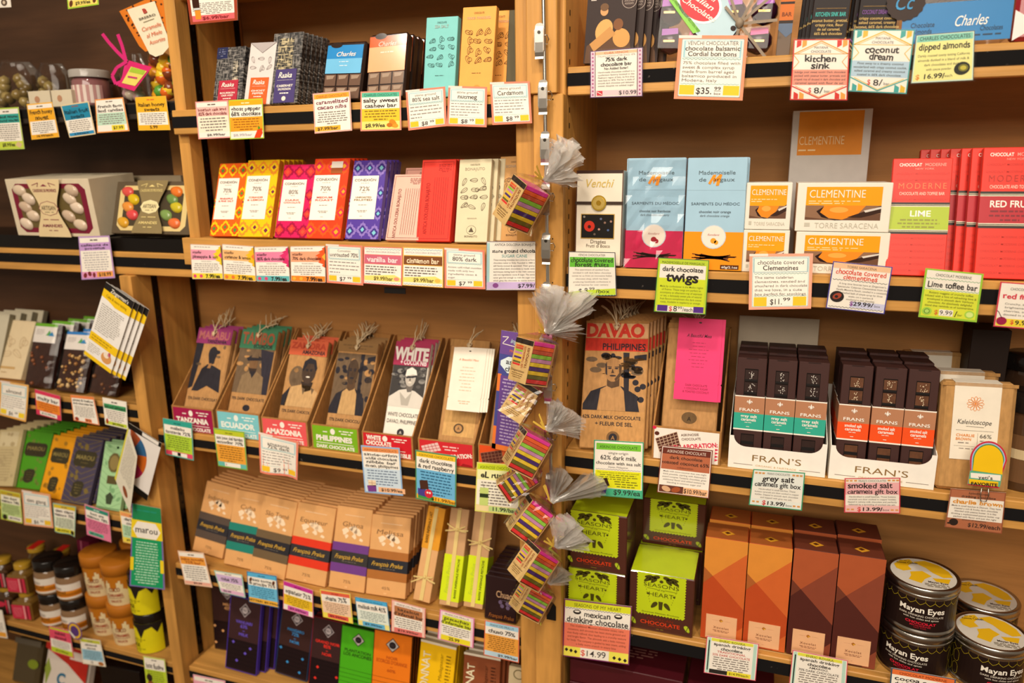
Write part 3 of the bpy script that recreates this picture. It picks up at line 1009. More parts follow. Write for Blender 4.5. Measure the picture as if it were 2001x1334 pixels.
bona('pink banded card headed vanilla bar', [(710.6, 481.3), (786.7, 483.9), (785.4, 558.6), (710, 553.5)], '#e8706a', '#d0697f', 'vanilla bar', '#f8dfe0', '#e8967a')
bona('brown banded card headed cinnamon bar', [(787.4, 482.6), (867, 485), (866.5, 562.4), (786, 557.3)], '#e9b148', '#7d4a24', 'cinnamon bar', '#f3dcb8', '#f0bd52')
card('hand lettered coral card headed 80% dark', [(868.5, 483.9), (947, 489), (948.3, 565), (868.5, 562.4)], hw('stone ground', '80% dark', ['Ancient cold milled chocolate', 'made with only two', 'ingredients: cacao &', 'sugar'], '$7.99', tw=.6), group=MB, y=-.030)
card('lavender footed card running behind the post', [(950.9, 471.5), (1046, 471.5), (1046, 566.5), (949.5, 567)],
     [rc(0, 0, 1, 1, '#8f8c98', layer=1), rc(.015, .015, 1, .985, W_, layer=2), rc(.015, .03, .07, .83, '#a8cfd0', layer=3), rc(.02, .83, 1, .975, '#c9b2dc', layer=3), tx('ANTICA DOLCERIA BONAJUTO', .17, .065, .05, '#55504e', w=.87, al='l'), tx('stone ground chocola', .12, .19, .075, K, b=.022, w=.88, al='l', jit=.8),
      tx('SUGAR CANE', .58, .295, .06, '#2a9a9a', w=.52)] + [tx(s, .57, .375 + i * .0605, .032, '#5f5753', b=.004, w=.84) for i, s in enumerate(('These amazing chocolate bars come to us from', 'chocolate maker in Sicily. Founded in 1880 it', 'still family-owned & operated. Their grainy', 'cold-milled dark chocolate is made with', 'techniques dating back to the 16th century', 'only two ingredients: cocoa & sugar. The stone', 'never gets hot enough to melt the sugar crys', 'which gives the chocolate its coarse texture'))] +
     [tx('$7.99/', .82, .905, .08, K, b=.02, w=.34, jit=.4), el(.2, .9, .06, .05, '#8a4a8e', layer=4)], group=MB, y=-.026, lam=False)

# ---- middle bay, trays
card('lime bodied card with teal head, left end of the tray shelf', [(317.9, 816.5), (375, 826), (378.6, 899.8), (323.5, 887.5)],
     zc('#4aa898', bw=.03, head=1, hbg='#2fa594', hcol='#1f6f66', title=('mababu', 'tanzania 72%'), t1=.40, bbg='#b4d63a', bcol='#64792a', b1=.85, body=7, fbg='#e2486a', price='$', pbg=W_, px=.5, ph=.05, jit=.8, extra=[rc(.25, .87, .78, .97, W_, layer=3)]), group=MC)
card('orange bodied card with a lime head on the tray shelf', [(416.8, 835.7), (477.5, 843.6), (483.6, 919), (426.5, 910)],
     zc('#7db84a', bw=.03, head=1, hbg='#c2cc2c', hcol='#8a8c1c', title=('san jose del tambo', 'ecuador 70%'), t1=.40, bbg='#f0a638', bcol='#8f5f1e', b1=.86, body=7, fbg='#69bdb4', extra=[rc(.25, .87, .78, .97, W_, layer=3), tx('$', .3, .92, .05, '#b8475a')]), group=MC)
card('hand lettered coral card with curling edges on the tray shelf', [(505, 843.6), (583, 862.7), (581, 938), (511, 921)], hw(None, 'amazonia', 5, '$9.99', tw=.55, t2='72% dark'), group=MC, wave=.005)
card('pale blue bordered card with a white nibble bar drawing', [(705, 869.5), (780.7, 875), (787.7, 968.5), (713, 961.5)],
     zc('#8fb5de', bw=.03, head='ASKINOSIE CHOCOLATE', hbg='#ee9a5a', hcol='#a85a26', h1=.12, title=('single-origin', ('white chocolate', .82), 'nibble bar', 'davao, philippines'), t1=.46, bbg='#cfe0ec', bcol='#71839a', b1=.84, body=6, fbg='#cfe0ec', price='$10.99/ea', pbg='#f2b98c', px=.72, ph=.06,
        extra=[rc(.12, .72, .32, .84, '#efd9b8', layer=5), ln([(.12, .78), (.32, .78)], .012, '#b98d62', layer=6), ln([(.22, .72), (.22, .84)], .012, '#b98d62', layer=6), pg([(.08, .84), (.32, .82), (.32, .96), (.1, .97)], '#7c3f8e', layer=5)]), group=MC)
card('sky blue card with a smiling red raspberry', [(811.6, 878.5), (892.3, 890.6), (891, 990), (812.5, 974)],
     zc('#4f8f63', bw=.028, head='ASKINOSIE CHOCOLATE', hbg='#f3c92c', hcol='#8a6f16', h1=.12, title=(('dark chocolate', .8), ('& red raspberry', .88)), t1=.36, bbg='#6fb7df', bcol='#2f6488', b1=.88, body=8, fbg='#f3b52c', price='$11.99/bar', pcol='#7a4a12', px=.7, ph=.06,
        extra=[pg([(.1, .6), (.3, .57), (.33, .75), (.12, .78)], '#4a2a1c', layer=5), pg([(.06, .76), (.28, .78), (.26, .92), (.06, .9)], '#4a3f8e', layer=5), el(.33, .84, .1, .09, '#d22a3c', layer=6), el(.3, .82, .025, .02, W_, layer=7), el(.36, .82, .025, .02, W_, layer=7), rc(.06, .9, .45, .965, '#3f9a4a', layer=4)]), group=MC)
card('lime headed card with a green bar drawn on it, beside the cellophane packs', [(932, 902.4), (1015, 908), (1015, 1008), (927.7, 998)],
     zc('#e2e06a', bw=.025, head='ASKINOSIE CHOCOLATE', hbg='#cfe02c', hcol='#6f7c16', h1=.14, title=(('eL rustico', .8),), tbg='#f0f0b0', t1=.34, th=.11, tb=.03, b1=.85, body=8, bbg='#f4efdc', fbg='#efd9a0', price='11.99/bar', px=.66, ph=.075, pbg='#c4e08a',
        extra=[rc(.1, .5, .30, .86, '#c6d87a', layer=5), rc(.1, .62, .30, .7, '#2c3a1e', layer=6), ln([(.2, .5), (.16, .42)], .01, '#6d6259', layer=6)]), group=MC)

# ---- middle bay, banded bars
card('orange banded card at the left end under the banded bars', [(347, 1075.6), (397.7, 1080), (415, 1147.6), (361.7, 1140.8)],
     zc('#f0c8a8', head=1, title=('papua nouvelle', '75% bar'), tbg='#f0a13e', tcol='#9c4a1e', t1=.38, b1=.88, body=7, fbg='#f0b09a', price='$9.99', px=.5, ph=.05), group=MD)
card('small lavender card under the teal banded bar', [(418, 1113.8), (473, 1122.8), (479.8, 1167.8), (431.4, 1156.5)],
     zc('#9fd0b8', head=1, title=('cuba 75%',), tbg='#d3b5dc', t1=.48, b1=.80, body=4, fbg='#e6b6d4', price='$9.99', px=.3, ph=.08), group=MD)
card('blue card with two brown cocoa pods', [(482, 1115.4), (540.5, 1125), (545, 1188), (486.5, 1175.7)],
     zc('#3d6f9c', bw=.025, head=1, hbg='#58b6e2', hcol='#2c6f96', title=('sao tome', '& principe 75%'), t1=.42, bbg='#6fbfe2', bcol='#2f6f92', b1=.82, body=6, fbg='#f3b63c', price='BETTER! $9.99/bar', px=.52, ph=.055, extra=pod(.12, .24, .07) + pod(.88, .24, .07)), group=MD)
card('yellow card with a magenta head', [(554, 1134), (611.3, 1153), (612.4, 1207), (553.3, 1189)],
     zc('#e06a9a', bw=.02, head=1, hbg='#c8329a', hcol='#7f1f62', title=('equateur 75%',), t1=.44, bbg='#f2c62a', bcol='#8f7012', b1=.80, body=5, price='$9.99/bar', pbg='#d85cae', px=.5, ph=.07), group=MD)
card('yellow bordered card with a red head under the red banded bar', [(624.8, 1151), (684.4, 1160), (690, 1218.4), (631.5, 1205)],
     zc('#f0d24a', bw=.03, head=1, hbg='#e5644a', hcol='#a83a2a', title=('ghana 75%',), t1=.38, bbg='#f4cfae', bcol='#9c7a5f', b1=.80, body=6, fbg='#f5e45a', price='$9.99/bar', pbg='#e5564a', px=.52, ph=.06), group=MD)
card('white card with a sky blue head under the brown banded bar', [(693.4, 1165.5), (756.3, 1176.8), (763, 1233.7), (700, 1220.6)],
     zc('#3d7f9c', bw=.02, head='FRANCOIS PRALUS', hbg='#4fb2e4', hcol='#27678a', title=('melissa milk 45%',), t1=.42, bbg='#e6efe2', bcol='#7c8a86', b1=.80, body=6, fbg='#f4e58a', price='$9.99/bar', pbg='#5fb6e0', px=.5, ph=.065), group=MD)
card('pink bordered card with a brown band headed hazelnut', [(765.3, 1171), (831.7, 1189), (831, 1246.5), (764.6, 1233)],
     zc('#e5766a', bw=.02, head='FRANCOIS PRALUS', hbg='#f6e6da', title=('hazelnut', 'd’infernal bar'), tbg='#b9774a', t1=.46, b1=.84, body=5, fbg='#e87a72', price='$19.99/bar', px=.5, ph=.06, extra=[rc(.02, .02, .09, .98, '#f4c9b8', layer=4), rc(.91, .02, .98, .98, '#f4c9b8', layer=4)]), group=MD)
card('pink bordered card with a lime band headed pistachio', [(859.8, 1190), (927.2, 1208), (925, 1266), (855, 1247.6)],
     zc('#e07aa6', bw=.03, head='FRANCOIS PRALUS', hbg='#f6ead8', title=('pistachio', 'd’infernale bar'), tbg='#d5de2c', t1=.44, b1=.80, body=5, fbg='#f1df2c', price='25.99', px=.46, ph=.1, extra=[rc(.03, .02, .09, .98, '#f4d3de', layer=4), rc(.91, .02, .97, .98, '#f4d3de', layer=4)]), group=MD)
card('orange bodied card with a pale blue head beside the post', [(947.5, 1211), (1015, 1224.6), (1014, 1295), (945, 1279)],
     zc('#e5704a', bw=.025, head='FRANCOIS PRALUS', hbg='#a9d4ea', hcol='#56707e', title=(('chuao 75%', .78),), t1=.36, th=.1, tb=.02, bbg='#f1a845', bcol='#8f5f22', b1=.84, body=8, fbg='#bfdcea', price='$9.99/bar', px=.68, ph=.065), group=MD)
card('pink card at the foot of the lower divider', [(377, 1317), (440, 1330), (445, 1400), (383, 1385)], zc('#f0a3b8', head=1, title=('criollo',), tbg='#efa9bc', t1=.5), group=MD)

# ---- right bay
card('laminated pink edged card headed 75% dark chocolate bar, under the figures carton', [(1153.5, 100.5), (1256, 92.5), (1255.3, 188), (1153.5, 191)],
     [rc(0, 0, 1, 1, '#5d3a78', layer=1), rc(.012, .012, .988, .988, '#ecd0dc', layer=2), rc(.09, .02, .91, .98, '#7a5a58', layer=3), rc(.105, .02, .895, .98, W_, layer=4), rc(.105, .03, .895, .09, '#f2c29a', layer=5), tx('CUBA VENCHI', .5, .062, .045, '#b8674a', w=.46, layer=6),
      tx('ITALIAN CHOCOLATIER SINCE 1878', .5, .125, .034, '#9c8f8a', w=.72, layer=6), tx('75% dark', .5, .2, .075, K, b=.022, w=.42, jit=.8, layer=6), tx('chocolate bar', .5, .3, .075, K, b=.022, w=.6, jit=.8, layer=6), tx('No Added Sugar!', .5, .39, .05, '#3a302c', b=.018, w=.46, layer=6)] +
     [tx(s, .5, .465 + i * .058, .034, '#7a706a', b=.004, w=.7, layer=6) for i, s in enumerate(('Hand-made chocolate crafted in a', 'confection factory located in the', 'Piedmont region of Italy, its first shop', 'dates back to 1878. This bar is made of', 'smooth dark chocolate and delicately', 'sweet despite no added sugar.'))] +
     [rc(.105, .85, .895, .96, '#e6cfd2', layer=5), tx('$10.99', .72, .905, .085, K, b=.005, w=.34, jit=.4, layer=6), rc(.13, .86, .24, .96, '#d63a4a', layer=6), ln([(.14, .88), (.23, .94)], .012, W_, layer=7)] +
     [e for k in range(12) for e in (el(.05, .06 + k * .08, .018, .022, '#b86a94', layer=5), el(.95, .06 + k * .08, .018, .022, '#b86a94', layer=5))], group=RT, lam=True, fin='g')
card('large hand lettered coral card headed chocolate balsamic cordial bon bons', [(1326.9, 68.8), (1461.8, 69.3), (1451, 196.4), (1316.6, 193)],
     [rc(0, 0, 1, 1, '#f0946f', layer=1), rc(0, 0, .34, .045, '#f3dcd2', layer=2), rc(.055, .055, .955, .955, W_, layer=2), rc(.085, .08, .93, .345, '#a5cdd4', layer=3), rc(.115, .09, .90, .335, '#f3ece0', layer=4),
      tx('VENCHI CHOCOLATIER', .51, .12, .06, '#4f4844', w=.74, jit=.4, layer=5), tx('chocolate balsamic', .51, .2, .07, K, b=.012, w=.8, jit=.5, layer=5), tx('Cordial bon bons', .51, .285, .07, K, b=.012, w=.71, jit=.5, layer=5), zz(.08, .93, .365, 30, .009, .007, '#4d9a94'), zz(.08, .93, .755, 30, .007, .006, '#6db0a4')] +
     [tx(s, .09, .425 + i * .068, .046, '#6a625c', w=wd, al='l', jit=.5) for i, (s, wd) in enumerate((('75% chocolate filled with', .84), ('sweet & complex syrup', .76), ('made from barrel aged', .76), ('balsamico produced in', .8), ('Modena, Italy', .52)))] +
     [rc(.07, .775, .29, .925, '#f5c52c', layer=3), rc(.71, .775, .94, .925, '#f5c52c', layer=3), tx('$35.', .43, .86, .1, K, b=.008, w=.24, jit=.3), tx('99', .63, .82, .05, K, b=.008, w=.1), ln([(.58, .86), (.68, .86)], .006, K), tx('box', .63, .9, .04, K, w=.1), fr(.055, .055, .955, .955, .008, '#8fbfc4', layer=3)], group=RT, y=-.008)


def mayana(label, q, c1, c2, c3, panel, lines, body, y):
    e = [rc(0, 0, 1, 1, c1, layer=1), rc(.02, .018, .98, .982, W_, layer=2)]
    for x, c in ((.06, c2), (.16, c3), (.78, c2), (.88, c3)):
        e += [pg([(x, .02), (x + .08, .02), (x + .08, .1), (x, .14)], c, layer=3), pg([(x, .86), (x + .08, .9), (x + .08, .98), (x, .98)], c, layer=3)]
    e += [ln([(.02, .24), (.5, .03), (.98, .24)], .02, c3), ln([(.02, .24), (.98, .24)], .01, c3), ln([(.08, .24), (.5, .06), (.92, .24)], .01, c3), ln([(.02, .77), (.5, .97), (.98, .77)], .02, c2), ln([(.08, .77), (.5, .95), (.92, .77)], .012, c3), ln([(.02, .26), (.12, .37), (.02, .48)], .012, c3), ln([(.98, .26), (.88, .37), (.98, .48)], .012, c3),
          tx('MAYANA', .5, .135, .04, '#4f4a46', w=.25), tx('CHOCOLATE', .5, .2, .04, '#4f4a46', w=.36)]
    for i, s in enumerate(lines):
        e.append(tx(s, .5, .315 + i * .11, .105, K, b=.024, w=.078 * len(s) + .02, jit=.9))
    e.append(rc(.02, .495, .98, .75, panel, layer=3))
    for i, s in enumerate(body):
        e.append(tx(s, .5, .535 + i * .06, .036, '#4a4644', b=.006, w=min(.9, .026 * len(s)), layer=4))
    e += [tx('$', .34, .835, .085, '#d8413a', b=.012, w=.06), tx('8/', .49, .835, .1, K, b=.008, w=.16, jit=.4), tx('bar', .64, .85, .045, '#55504c', w=.1)]
    card(label, q, e, group=RT, y=y, lam=True, fin='g')


mayana('glossy laminated red and white card with two lines of bold lettering under the striped bars', [(1551.4, 77), (1661, 76), (1655.7, 196), (1543.3, 195.2)], '#d8332c', '#d8332c', '#f0a545', '#f2a08a', ('kitchen', 'sink'),
       ('Indulge your sweet tooth! Dark chocolate', 'packed with peanut butter, pretzels and', 'crisped rice all doused in dark chocolate and', 'caramel spiced with fleur de sel.'), -.0085)
mayana('laminated teal and yellow card headed coconut dream', [(1668.8, 57.6), (1788, 58), (1771.5, 183.6), (1657, 178.3)], '#4aa7a2', '#46aaa5', '#e3bb3a', '#b9d2e2', ('coconut', 'dream'),
       ('Float away to a dreamy coconut', 'wonderland with crispy coconut cookie,', 'salted caramel and creamy coconut', 'coated in 66% dark chocolate.'), -.0125)
card('laminated tilted yellow card with a dipped almond drawn on it', [(1790, 68.5), (1905, 59.5), (1902.3, 157.3), (1779.3, 163.7)],
     [rc(0, 0, 1, 1, '#5b5f52', layer=1), rc(.012, .014, .988, .986, '#d7ecd9', layer=2), rc(.03, .16, .97, .96, '#f2ec9c', layer=3), rc(.03, .03, .97, .155, '#86cdb8', layer=3), tx('CHARLES CHOCOLATES', .5, .09, .075, '#2f3a36', b=.004, w=.86), tx('dipped almonds', .5, .26, .13, K, b=.02, w=.86, jit=.7)] +
     [tx(s, .5 - .06 * (i == 3), .44 + i * .095, .05, '#5a553f', b=.004, w=w) for i, (s, w) in enumerate((('Darkly roasted toasty tasting California', .86), ('almonds dunked in a blend of milk &', .84), ('dark chocolates and dusted', .62), ('with cocoa powder.', .42)))] +
     [tx('$', .1, .87, .1, '#e08a3a', b=.02), tx('16.99/', .36, .865, .1, K, b=.02, w=.36, jit=.5), tx('each', .6, .87, .055, '#55503c', w=.13), el(.81, .74, .13, .13, '#26291c', layer=5, rot=-20), el(.83, .73, .08, .075, '#7d7a2c', layer=6), el(.83, .73, .05, .045, '#c8bd45', layer=7)], group=RT, y=-.0085, lam=True, fin='g')

card('green banded laminated card headed chocolate covered forest fruits', [(1111, 491), (1202.5, 493), (1205, 577.5), (1109.5, 579)],
     [rc(0, 0, 1, 1, '#3a3f4a', layer=1), rc(.015, .015, .985, .985, W_, layer=2), tx('VENCHI CHOCOLATIER', .5, .07, .045, '#6f6762', w=.58), rc(.03, .12, .97, .34, '#6cc43a', layer=3), tx('chocolate covered', .5, .18, .1, K, b=.014, w=.9, jit=.8), tx('forest fruits', .5, .285, .1, K, b=.016, w=.72, jit=.8)] +
     [tx(s, .5, .40 + i * .068, .036, '#8a817a', b=.004, w=w) for i, (s, w) in enumerate((('This assortment of candied fruits', .72), ('enrobed in soft dark Italian chocolate', .8), ('comes to us from an innovative Italian', .84), ('chocolate shop, which has been', .68), ('producing handmade confections in', .78), ('small batches for over century.', .7)))] +
     [pg([(.02, .9), (.4, .86), (.98, .83), (.98, .98), (.02, .98)], '#c9e03a', layer=3), tx('$', .26, .88, .11, K, b=.005), tx('8', .38, .865, .11, K, b=.002), tx('99', .5, .83, .06, K, w=.12), tx('/box', .72, .89, .09, K, b=.002, w=.28, jit=.4), zz(.03, .97, .985, 30, .006, .008, '#5aa79a')], group=RM, lam=True)
card('lime and purple laminated card headed dark chocolate twigs', [(1286.5, 503), (1386, 508.5), (1379, 614.5), (1277.6, 608.5)],
     [rc(0, 0, 1, 1, '#4f8f3a', layer=1), rc(.015, .013, .985, .987, '#c7dd3a', layer=2), rc(.05, .11, .95, .985, W_, layer=3), tx('MADEMOISELLE DE MARGAUX', .5, .075, .045, '#5a6a22', w=.84, layer=4), tx('dark chocolate', .5, .19, .085, K, b=.018, w=.8, jit=.7, layer=5), rc(.05, .36, .95, .875, '#d8e42c', layer=4), tx('twigs', .5, .335, .17, K, b=.03, w=.62, jit=.9, layer=6)] +
     [tx(s, .5, .51 + i * .058, .036, '#6f7a1c', b=.004, w=w, layer=5) for i, (s, w) in enumerate((('Made by confectioner in the Medoc region', .84), ('of France. These twigs are perfect to', .76), ('accompany an afternoon cup of espresso', .82), ('or tea, a delicately sweet pile of natural', .8), ('fruit flavors compliment the dark cocoa', .8), ('notes. Available in raspberry or orange.', .78)))] +
     [rc(.06, .865, .26, .975, '#5a2f92', layer=5), rc(.76, .865, .95, .975, '#5a2f92', layer=5), tx('$', .32, .925, .085, '#d8413a', b=.01), tx('8', .41, .92, .1, K, b=.004), tx('99', .5, .9, .05, K, w=.09), tx('/each', .65, .925, .07, K, b=.004, w=.2, jit=.4)], group=RM, lam=True)
card('large hand lettered coral card headed chocolate covered clementines', [(1464.5, 496), (1588.9, 495), (1584.8, 602.7), (1463, 605)],
     [rc(0, 0, 1, 1, '#f2a58a', layer=1), rc(0, 0, .3, .04, '#f4e2d8', layer=2), rc(.05, .05, .95, .955, W_, layer=2), rc(.07, .075, .93, .33, '#8fbcc4', layer=3), rc(.085, .085, .915, .32, W_, layer=4), tx('chocolate covered', .5, .15, .075, '#3f3834', w=.74, jit=.5, layer=5), tx('Clementines', .5, .25, .085, K, b=.012, w=.56, jit=.6, layer=5), zz(.08, .92, .355, 30, .009, .007, '#57a097'), zz(.08, .92, .755, 30, .007, .006, '#57a097')] +
     [tx(s, .09, .42 + i * .075, .046, '#6a625c', w=w, al='l', jit=.6) for i, (s, w) in enumerate((('The same calabrian', .62), ('clementines, candied and', .8), ('smothered in dark chocolate', .84), ('that we love, in a cute', .76), ('box perfect for stockings', .82)))] +
     [rc(.08, .775, .29, .94, '#f5c52c', layer=3), rc(.71, .775, .92, .94, '#f5c52c', layer=3), tx('$11.', .44, .86, .1, K, b=.006, w=.2, jit=.3), tx('99', .61, .82, .06, K, b=.004, w=.12), fr(.055, .055, .945, .95, .008, '#9fc6ca', layer=3)], group=RM, y=-.009)
card('laminated violet bordered card with red lettering and a dark truffle', [(1628, 510), (1744.5, 521.5), (1728, 613.5), (1613.5, 601.5)],
     [rc(0, 0, 1, 1, '#4a45a0', layer=1), rc(.018, .018, .982, .982, W_, layer=2), rc(.02, .02, .98, .13, '#f3c9a0', layer=3), tx('TORRE SARACENA', .5, .085, .05, '#6a5a4e', w=.5), tx('chocolate covered', .5, .19, .105, '#e0492c', b=.014, w=.86, jit=.8), tx('clementines', .5, .295, .1, '#e0492c', b=.016, w=.58, jit=.8), zz(.04, .96, .37, 30, .01, .008, '#3a3a3a')] +
     [tx(s, .56, .44 + i * .065, .038, '#7a716a', b=.004, w=w) for i, (s, w) in enumerate((('A long time favorite here at Zingerman’s,', .8), ('Spectacular Calabrian Clementines from the', .84), ('Favella Masseria Ranch, candied in a constantly', .86), ('refreshed bath of simple syrup for three', .72), ('weeks, cut in quarters &', .42), ('smothered in dark chocolate', .48)))] +
     [rc(.4, .8, .98, .93, '#cfd0ea', layer=3), tx('$', .42, .845, .09, '#8a3a8e', b=.02), tx('29.99/', .62, .845, .085, K, b=.022, w=.34, jit=.5), tx('box', .86, .855, .05, '#55504c', w=.1), zz(.04, .96, .945, 30, .01, .008, '#3a3a3a'), el(.16, .73, .12, .12, '#241a18', layer=5), el(.16, .72, .08, .06, '#a8452a', layer=6, rot=-30), el(.15, .73, .03, .03, '#2a1a14', layer=7)], group=RM, lam=True)
card('laminated lime green card with two limes, headed lime toffee bar', [(1808.7, 523.5), (1922.5, 535), (1908.5, 629.5), (1794.3, 619)],
     [rc(0, 0, 1, 1, '#9fd03a', layer=1), rc(.035, .03, .965, .42, W_, layer=2), rc(.035, .42, .965, .96, '#dfe53e', layer=2), tx('CHOCOLAT MODERNE', .5, .11, .055, '#4a4642', w=.62), zz(.04, .96, .19, 30, .01, .008, '#4aa05a'), tx('Lime toffee bar', .5, .3, .12, K, b=.02, w=.86, jit=.7), zz(.04, .96, .4, 30, .01, .008, '#4aa05a')] +
     [tx(s, .5, .47 + i * .066, .04, '#6a6c1e', b=.005, w=w) for i, (s, w) in enumerate((('Buttery nuggets of crunchy toffee', .76), ('infused with a hint of refreshing lime &', .88), ('enveloped in smooth dark Valrhona', .8), ('chocolate. An absolutely delightful', .76), ('blend that reminds us of summertime.', .84)))] +
     [el(.13, .86, .085, .08, '#a9d64a', layer=4), el(.13, .86, .05, .05, '#3f6a26', layer=5), el(.13, .86, .04, .04, '#b8dc6a', layer=6), el(.86, .86, .085, .08, '#a9d64a', layer=4), el(.86, .86, .06, .055, '#d9ea8e', layer=5), rc(.34, .8, .58, .93, W_, layer=4), tx('$', .29, .865, .09, '#e0762c', b=.02), tx('9.99', .46, .86, .09, K, w=.22, jit=.4, layer=5), tx('/', .63, .87, .12, K, b=.01), tx('bar', .7, .885, .045, '#4a4c1c', w=.08)], group=RM, lam=True)
card('laminated card with a cherry, cut by the right edge of the photo', [(1955, 550), (2070, 558.5), (2057, 647), (1941, 637.5)],
     [rc(0, 0, 1, 1, '#d8324a', layer=1), rc(.025, .025, .975, .975, W_, layer=2), rc(.03, .8, .97, .97, '#f2d93a', layer=3), tx('CHOCOLAT MODERNE', .5, .14, .055, '#4a4642', w=.62), tx('red fruit bar', .5, .3, .11, '#d8324a', b=.028, w=.84, jit=.7)] +
     [tx(s, .5, .47 + i * .08, .042, '#6f6862', b=.004, w=w) for i, (s, w) in enumerate((('Crunchy, buttery toffee', .74), ('brightened with sour', .72), ('cherries, strawberries,', .74), ('doused in smooth dark', .74)))] +
     [el(.12, .86, .09, .09, '#a3164a', layer=5), ln([(.12, .8), (.05, .66), (.02, .64)], .012, '#5a2a3a', layer=5), tx('$', .3, .87, .09, '#e0492c', b=.02), tx('9.99', .48, .87, .1, K, b=.02, w=.26, jit=.5)], group=RM, lam=True)

card('green bordered lime bodied card headed 62% dark milk', [(1161, 858.7), (1258, 864), (1255.8, 974.9), (1158.3, 967)],
     [rc(0, 0, 1, 1, '#3aa57a', layer=1), rc(.02, .018, .98, .982, W_, layer=2), rc(.05, .05, .95, .165, '#7cc93a', layer=3), tx('ASKINOSIE CHOCOLATE', .5, .11, .05, '#2f4a1c', w=.76), tx('single-origin', .5, .215, .04, '#4a4440', w=.4, jit=.5), tx('62% dark milk', .5, .3, .075, K, b=.012, w=.72, jit=.6), tx('chocolate with sea salt', .5, .395, .055, K, b=.012, w=.9, jit=.6), tx('Davao, Philippines', .5, .465, .03, '#6a625c', w=.4), zz(.05, .95, .51, 30, .006, .007, '#4a4440'),
      rc(.04, .53, .96, .84, '#e6e61e', layer=3), tx('The cocoa beans in this bar are sourced', .5, .565, .03, '#6f6f16', w=.84), wl(.08, .92, .59, .70, 3, '#7d7d1c', layer=4), wl(.42, .92, .70, .83, 3, '#7d7d1c', layer=4), rc(.02, .85, .98, .98, '#4ab58a', layer=3), tx('$9.99/ea', .68, .91, .09, K, b=.01, w=.54, jit=.4),
      pg([(.1, .7), (.28, .66), (.34, .8), (.14, .86)], '#3a2018', layer=5), pg([(.06, .84), (.3, .8), (.26, .95), (.06, .96)], '#4a3a7e', layer=6)], group=RL)
card('brown headed card headed dark chocolate toasted coconut', [(1293, 869.5), (1393, 879.5), (1385, 974), (1283.8, 961.3)],
     [rc(0, 0, 1, 1, '#7d3a2a', layer=1), rc(.018, .018, .982, .982, W_, layer=2), rc(.03, .03, .97, .16, '#6b2f22', layer=3), tx('ASKINOSIE CHOCOLATE', .5, .1, .06, '#ecd9c9', w=.76), rc(.03, .16, .97, .48, '#bb6a48', layer=3), tx('dark chocolate', .5, .225, .065, K, b=.014, w=.64, jit=.6), tx('toasted coconut 65%', .5, .33, .07, K, b=.014, w=.92, jit=.6), tx('collaboration', .5, .425, .035, '#3a1f16', w=.32)] +
     [tx(s, .5, .52 + i * .058, .034, '#7a706a', b=.004, w=w) for i, (s, w) in enumerate((('Made with more coconut than one might', .84), ('think possible, starting with Askinosie’s', .84), ('award complex Tanzania chocolate, given', .86), ('additional flavor and added texture by', .82), ('blending in coconut sugar and', .66)))] +
     [rc(.03, .82, .5, .97, '#6b3a2c', layer=3), el(.17, .895, .09, .055, '#dcae84', layer=5, rot=20), el(.36, .895, .09, .055, '#a8532c', layer=5, rot=-20), rc(.5, .83, .97, .97, '#f0b98a', layer=3), tx('$10.99/bar', .73, .9, .09, K, b=.012, w=.44, jit=.4)], group=RL)
sq = lambda x, y, c='#e0a05a': rc(x - .025, y - .022, x + .025, y + .022, c, layer=5)
card('green bordered laminated card headed grey salt caramels gift box', [(1472, 916), (1573.4, 923.3), (1567, 997.5), (1463, 986)],
     [rc(0, 0, 1, 1, '#3aa57a', layer=1), rc(.02, .025, .98, .975, '#eef2ea', layer=2), tx('FRAN’S CHOCOLATES', .5, .09, .055, '#6a625c', w=.44), tx('grey salt', .5, .22, .14, K, b=.022, w=.6, jit=.7), tx('caramels gift box', .5, .38, .125, K, b=.016, w=.88, jit=.7), rc(.02, .46, .98, .8, '#f6f2e6', layer=3)] +
     [tx(s, .5, .52 + i * .075, .042, '#6a625c', b=.004, w=w) for i, (s, w) in enumerate((('Handcrafted in small batches. These', .7), ('buttery caramels are slow cooked in copper', .84), ('kettles. Dipped in smooth dark chocolate', .82), ('and topped with grey sea salt.', .6)))] +
     [tx('$', .28, .885, .12, '#d8413a', b=.02), tx('13.99/', .5, .885, .1, K, b=.022, w=.36, jit=.5), tx('box', .75, .9, .06, '#55504c', w=.12)] + [sq(x, y) for x, y in ((.07, .09), (.14, .09), (.21, .09), (.79, .09), (.86, .09), (.93, .09), (.08, .88), (.16, .88), (.85, .9), (.93, .9))], group=RL, lam=True)
card('pink and red laminated card headed smoked salt caramels gift box', [(1650.5, 934), (1759.5, 933), (1759, 1003), (1649.5, 1001)],
     [rc(0, 0, 1, 1, '#d8404e', layer=1), rc(.02, .025, .98, .975, W_, layer=2), rc(.02, .13, .98, .47, '#f0b6b8', layer=3), rc(.02, .78, .98, .975, '#f3c4c0', layer=3), tx('FRAN’S CHOCOLATES', .5, .08, .055, '#6a625c', w=.5), tx('smoked salt', .46, .21, .15, K, b=.018, w=.8, jit=.7), tx('caramels gift box', .5, .38, .125, K, b=.016, w=.9, jit=.7)] +
     [tx(s, .5, .53 + i * .075, .042, '#6a625c', b=.004, w=w) for i, (s, w) in enumerate((('Handcrafted in small batches. These buttery', .84), ('caramels are slow cooked in copper kettles,', .86), ('dipped in velvety milk chocolate and perfectly', .88), ('balanced by a sprinkling of smoked sea salt.', .84)))] +
     [tx('$', .27, .89, .12, '#d8413a', b=.02), tx('13.99/', .5, .885, .1, K, b=.022, w=.38, jit=.5), tx('box', .75, .9, .06, '#55504c', w=.12)] + [sq(x, y) for x, y in ((.05, .07), (.12, .07), (.2, .07), (.8, .07), (.88, .07), (.95, .07), (.07, .9), (.15, .9), (.86, .9), (.94, .9))], group=RL, lam=True)
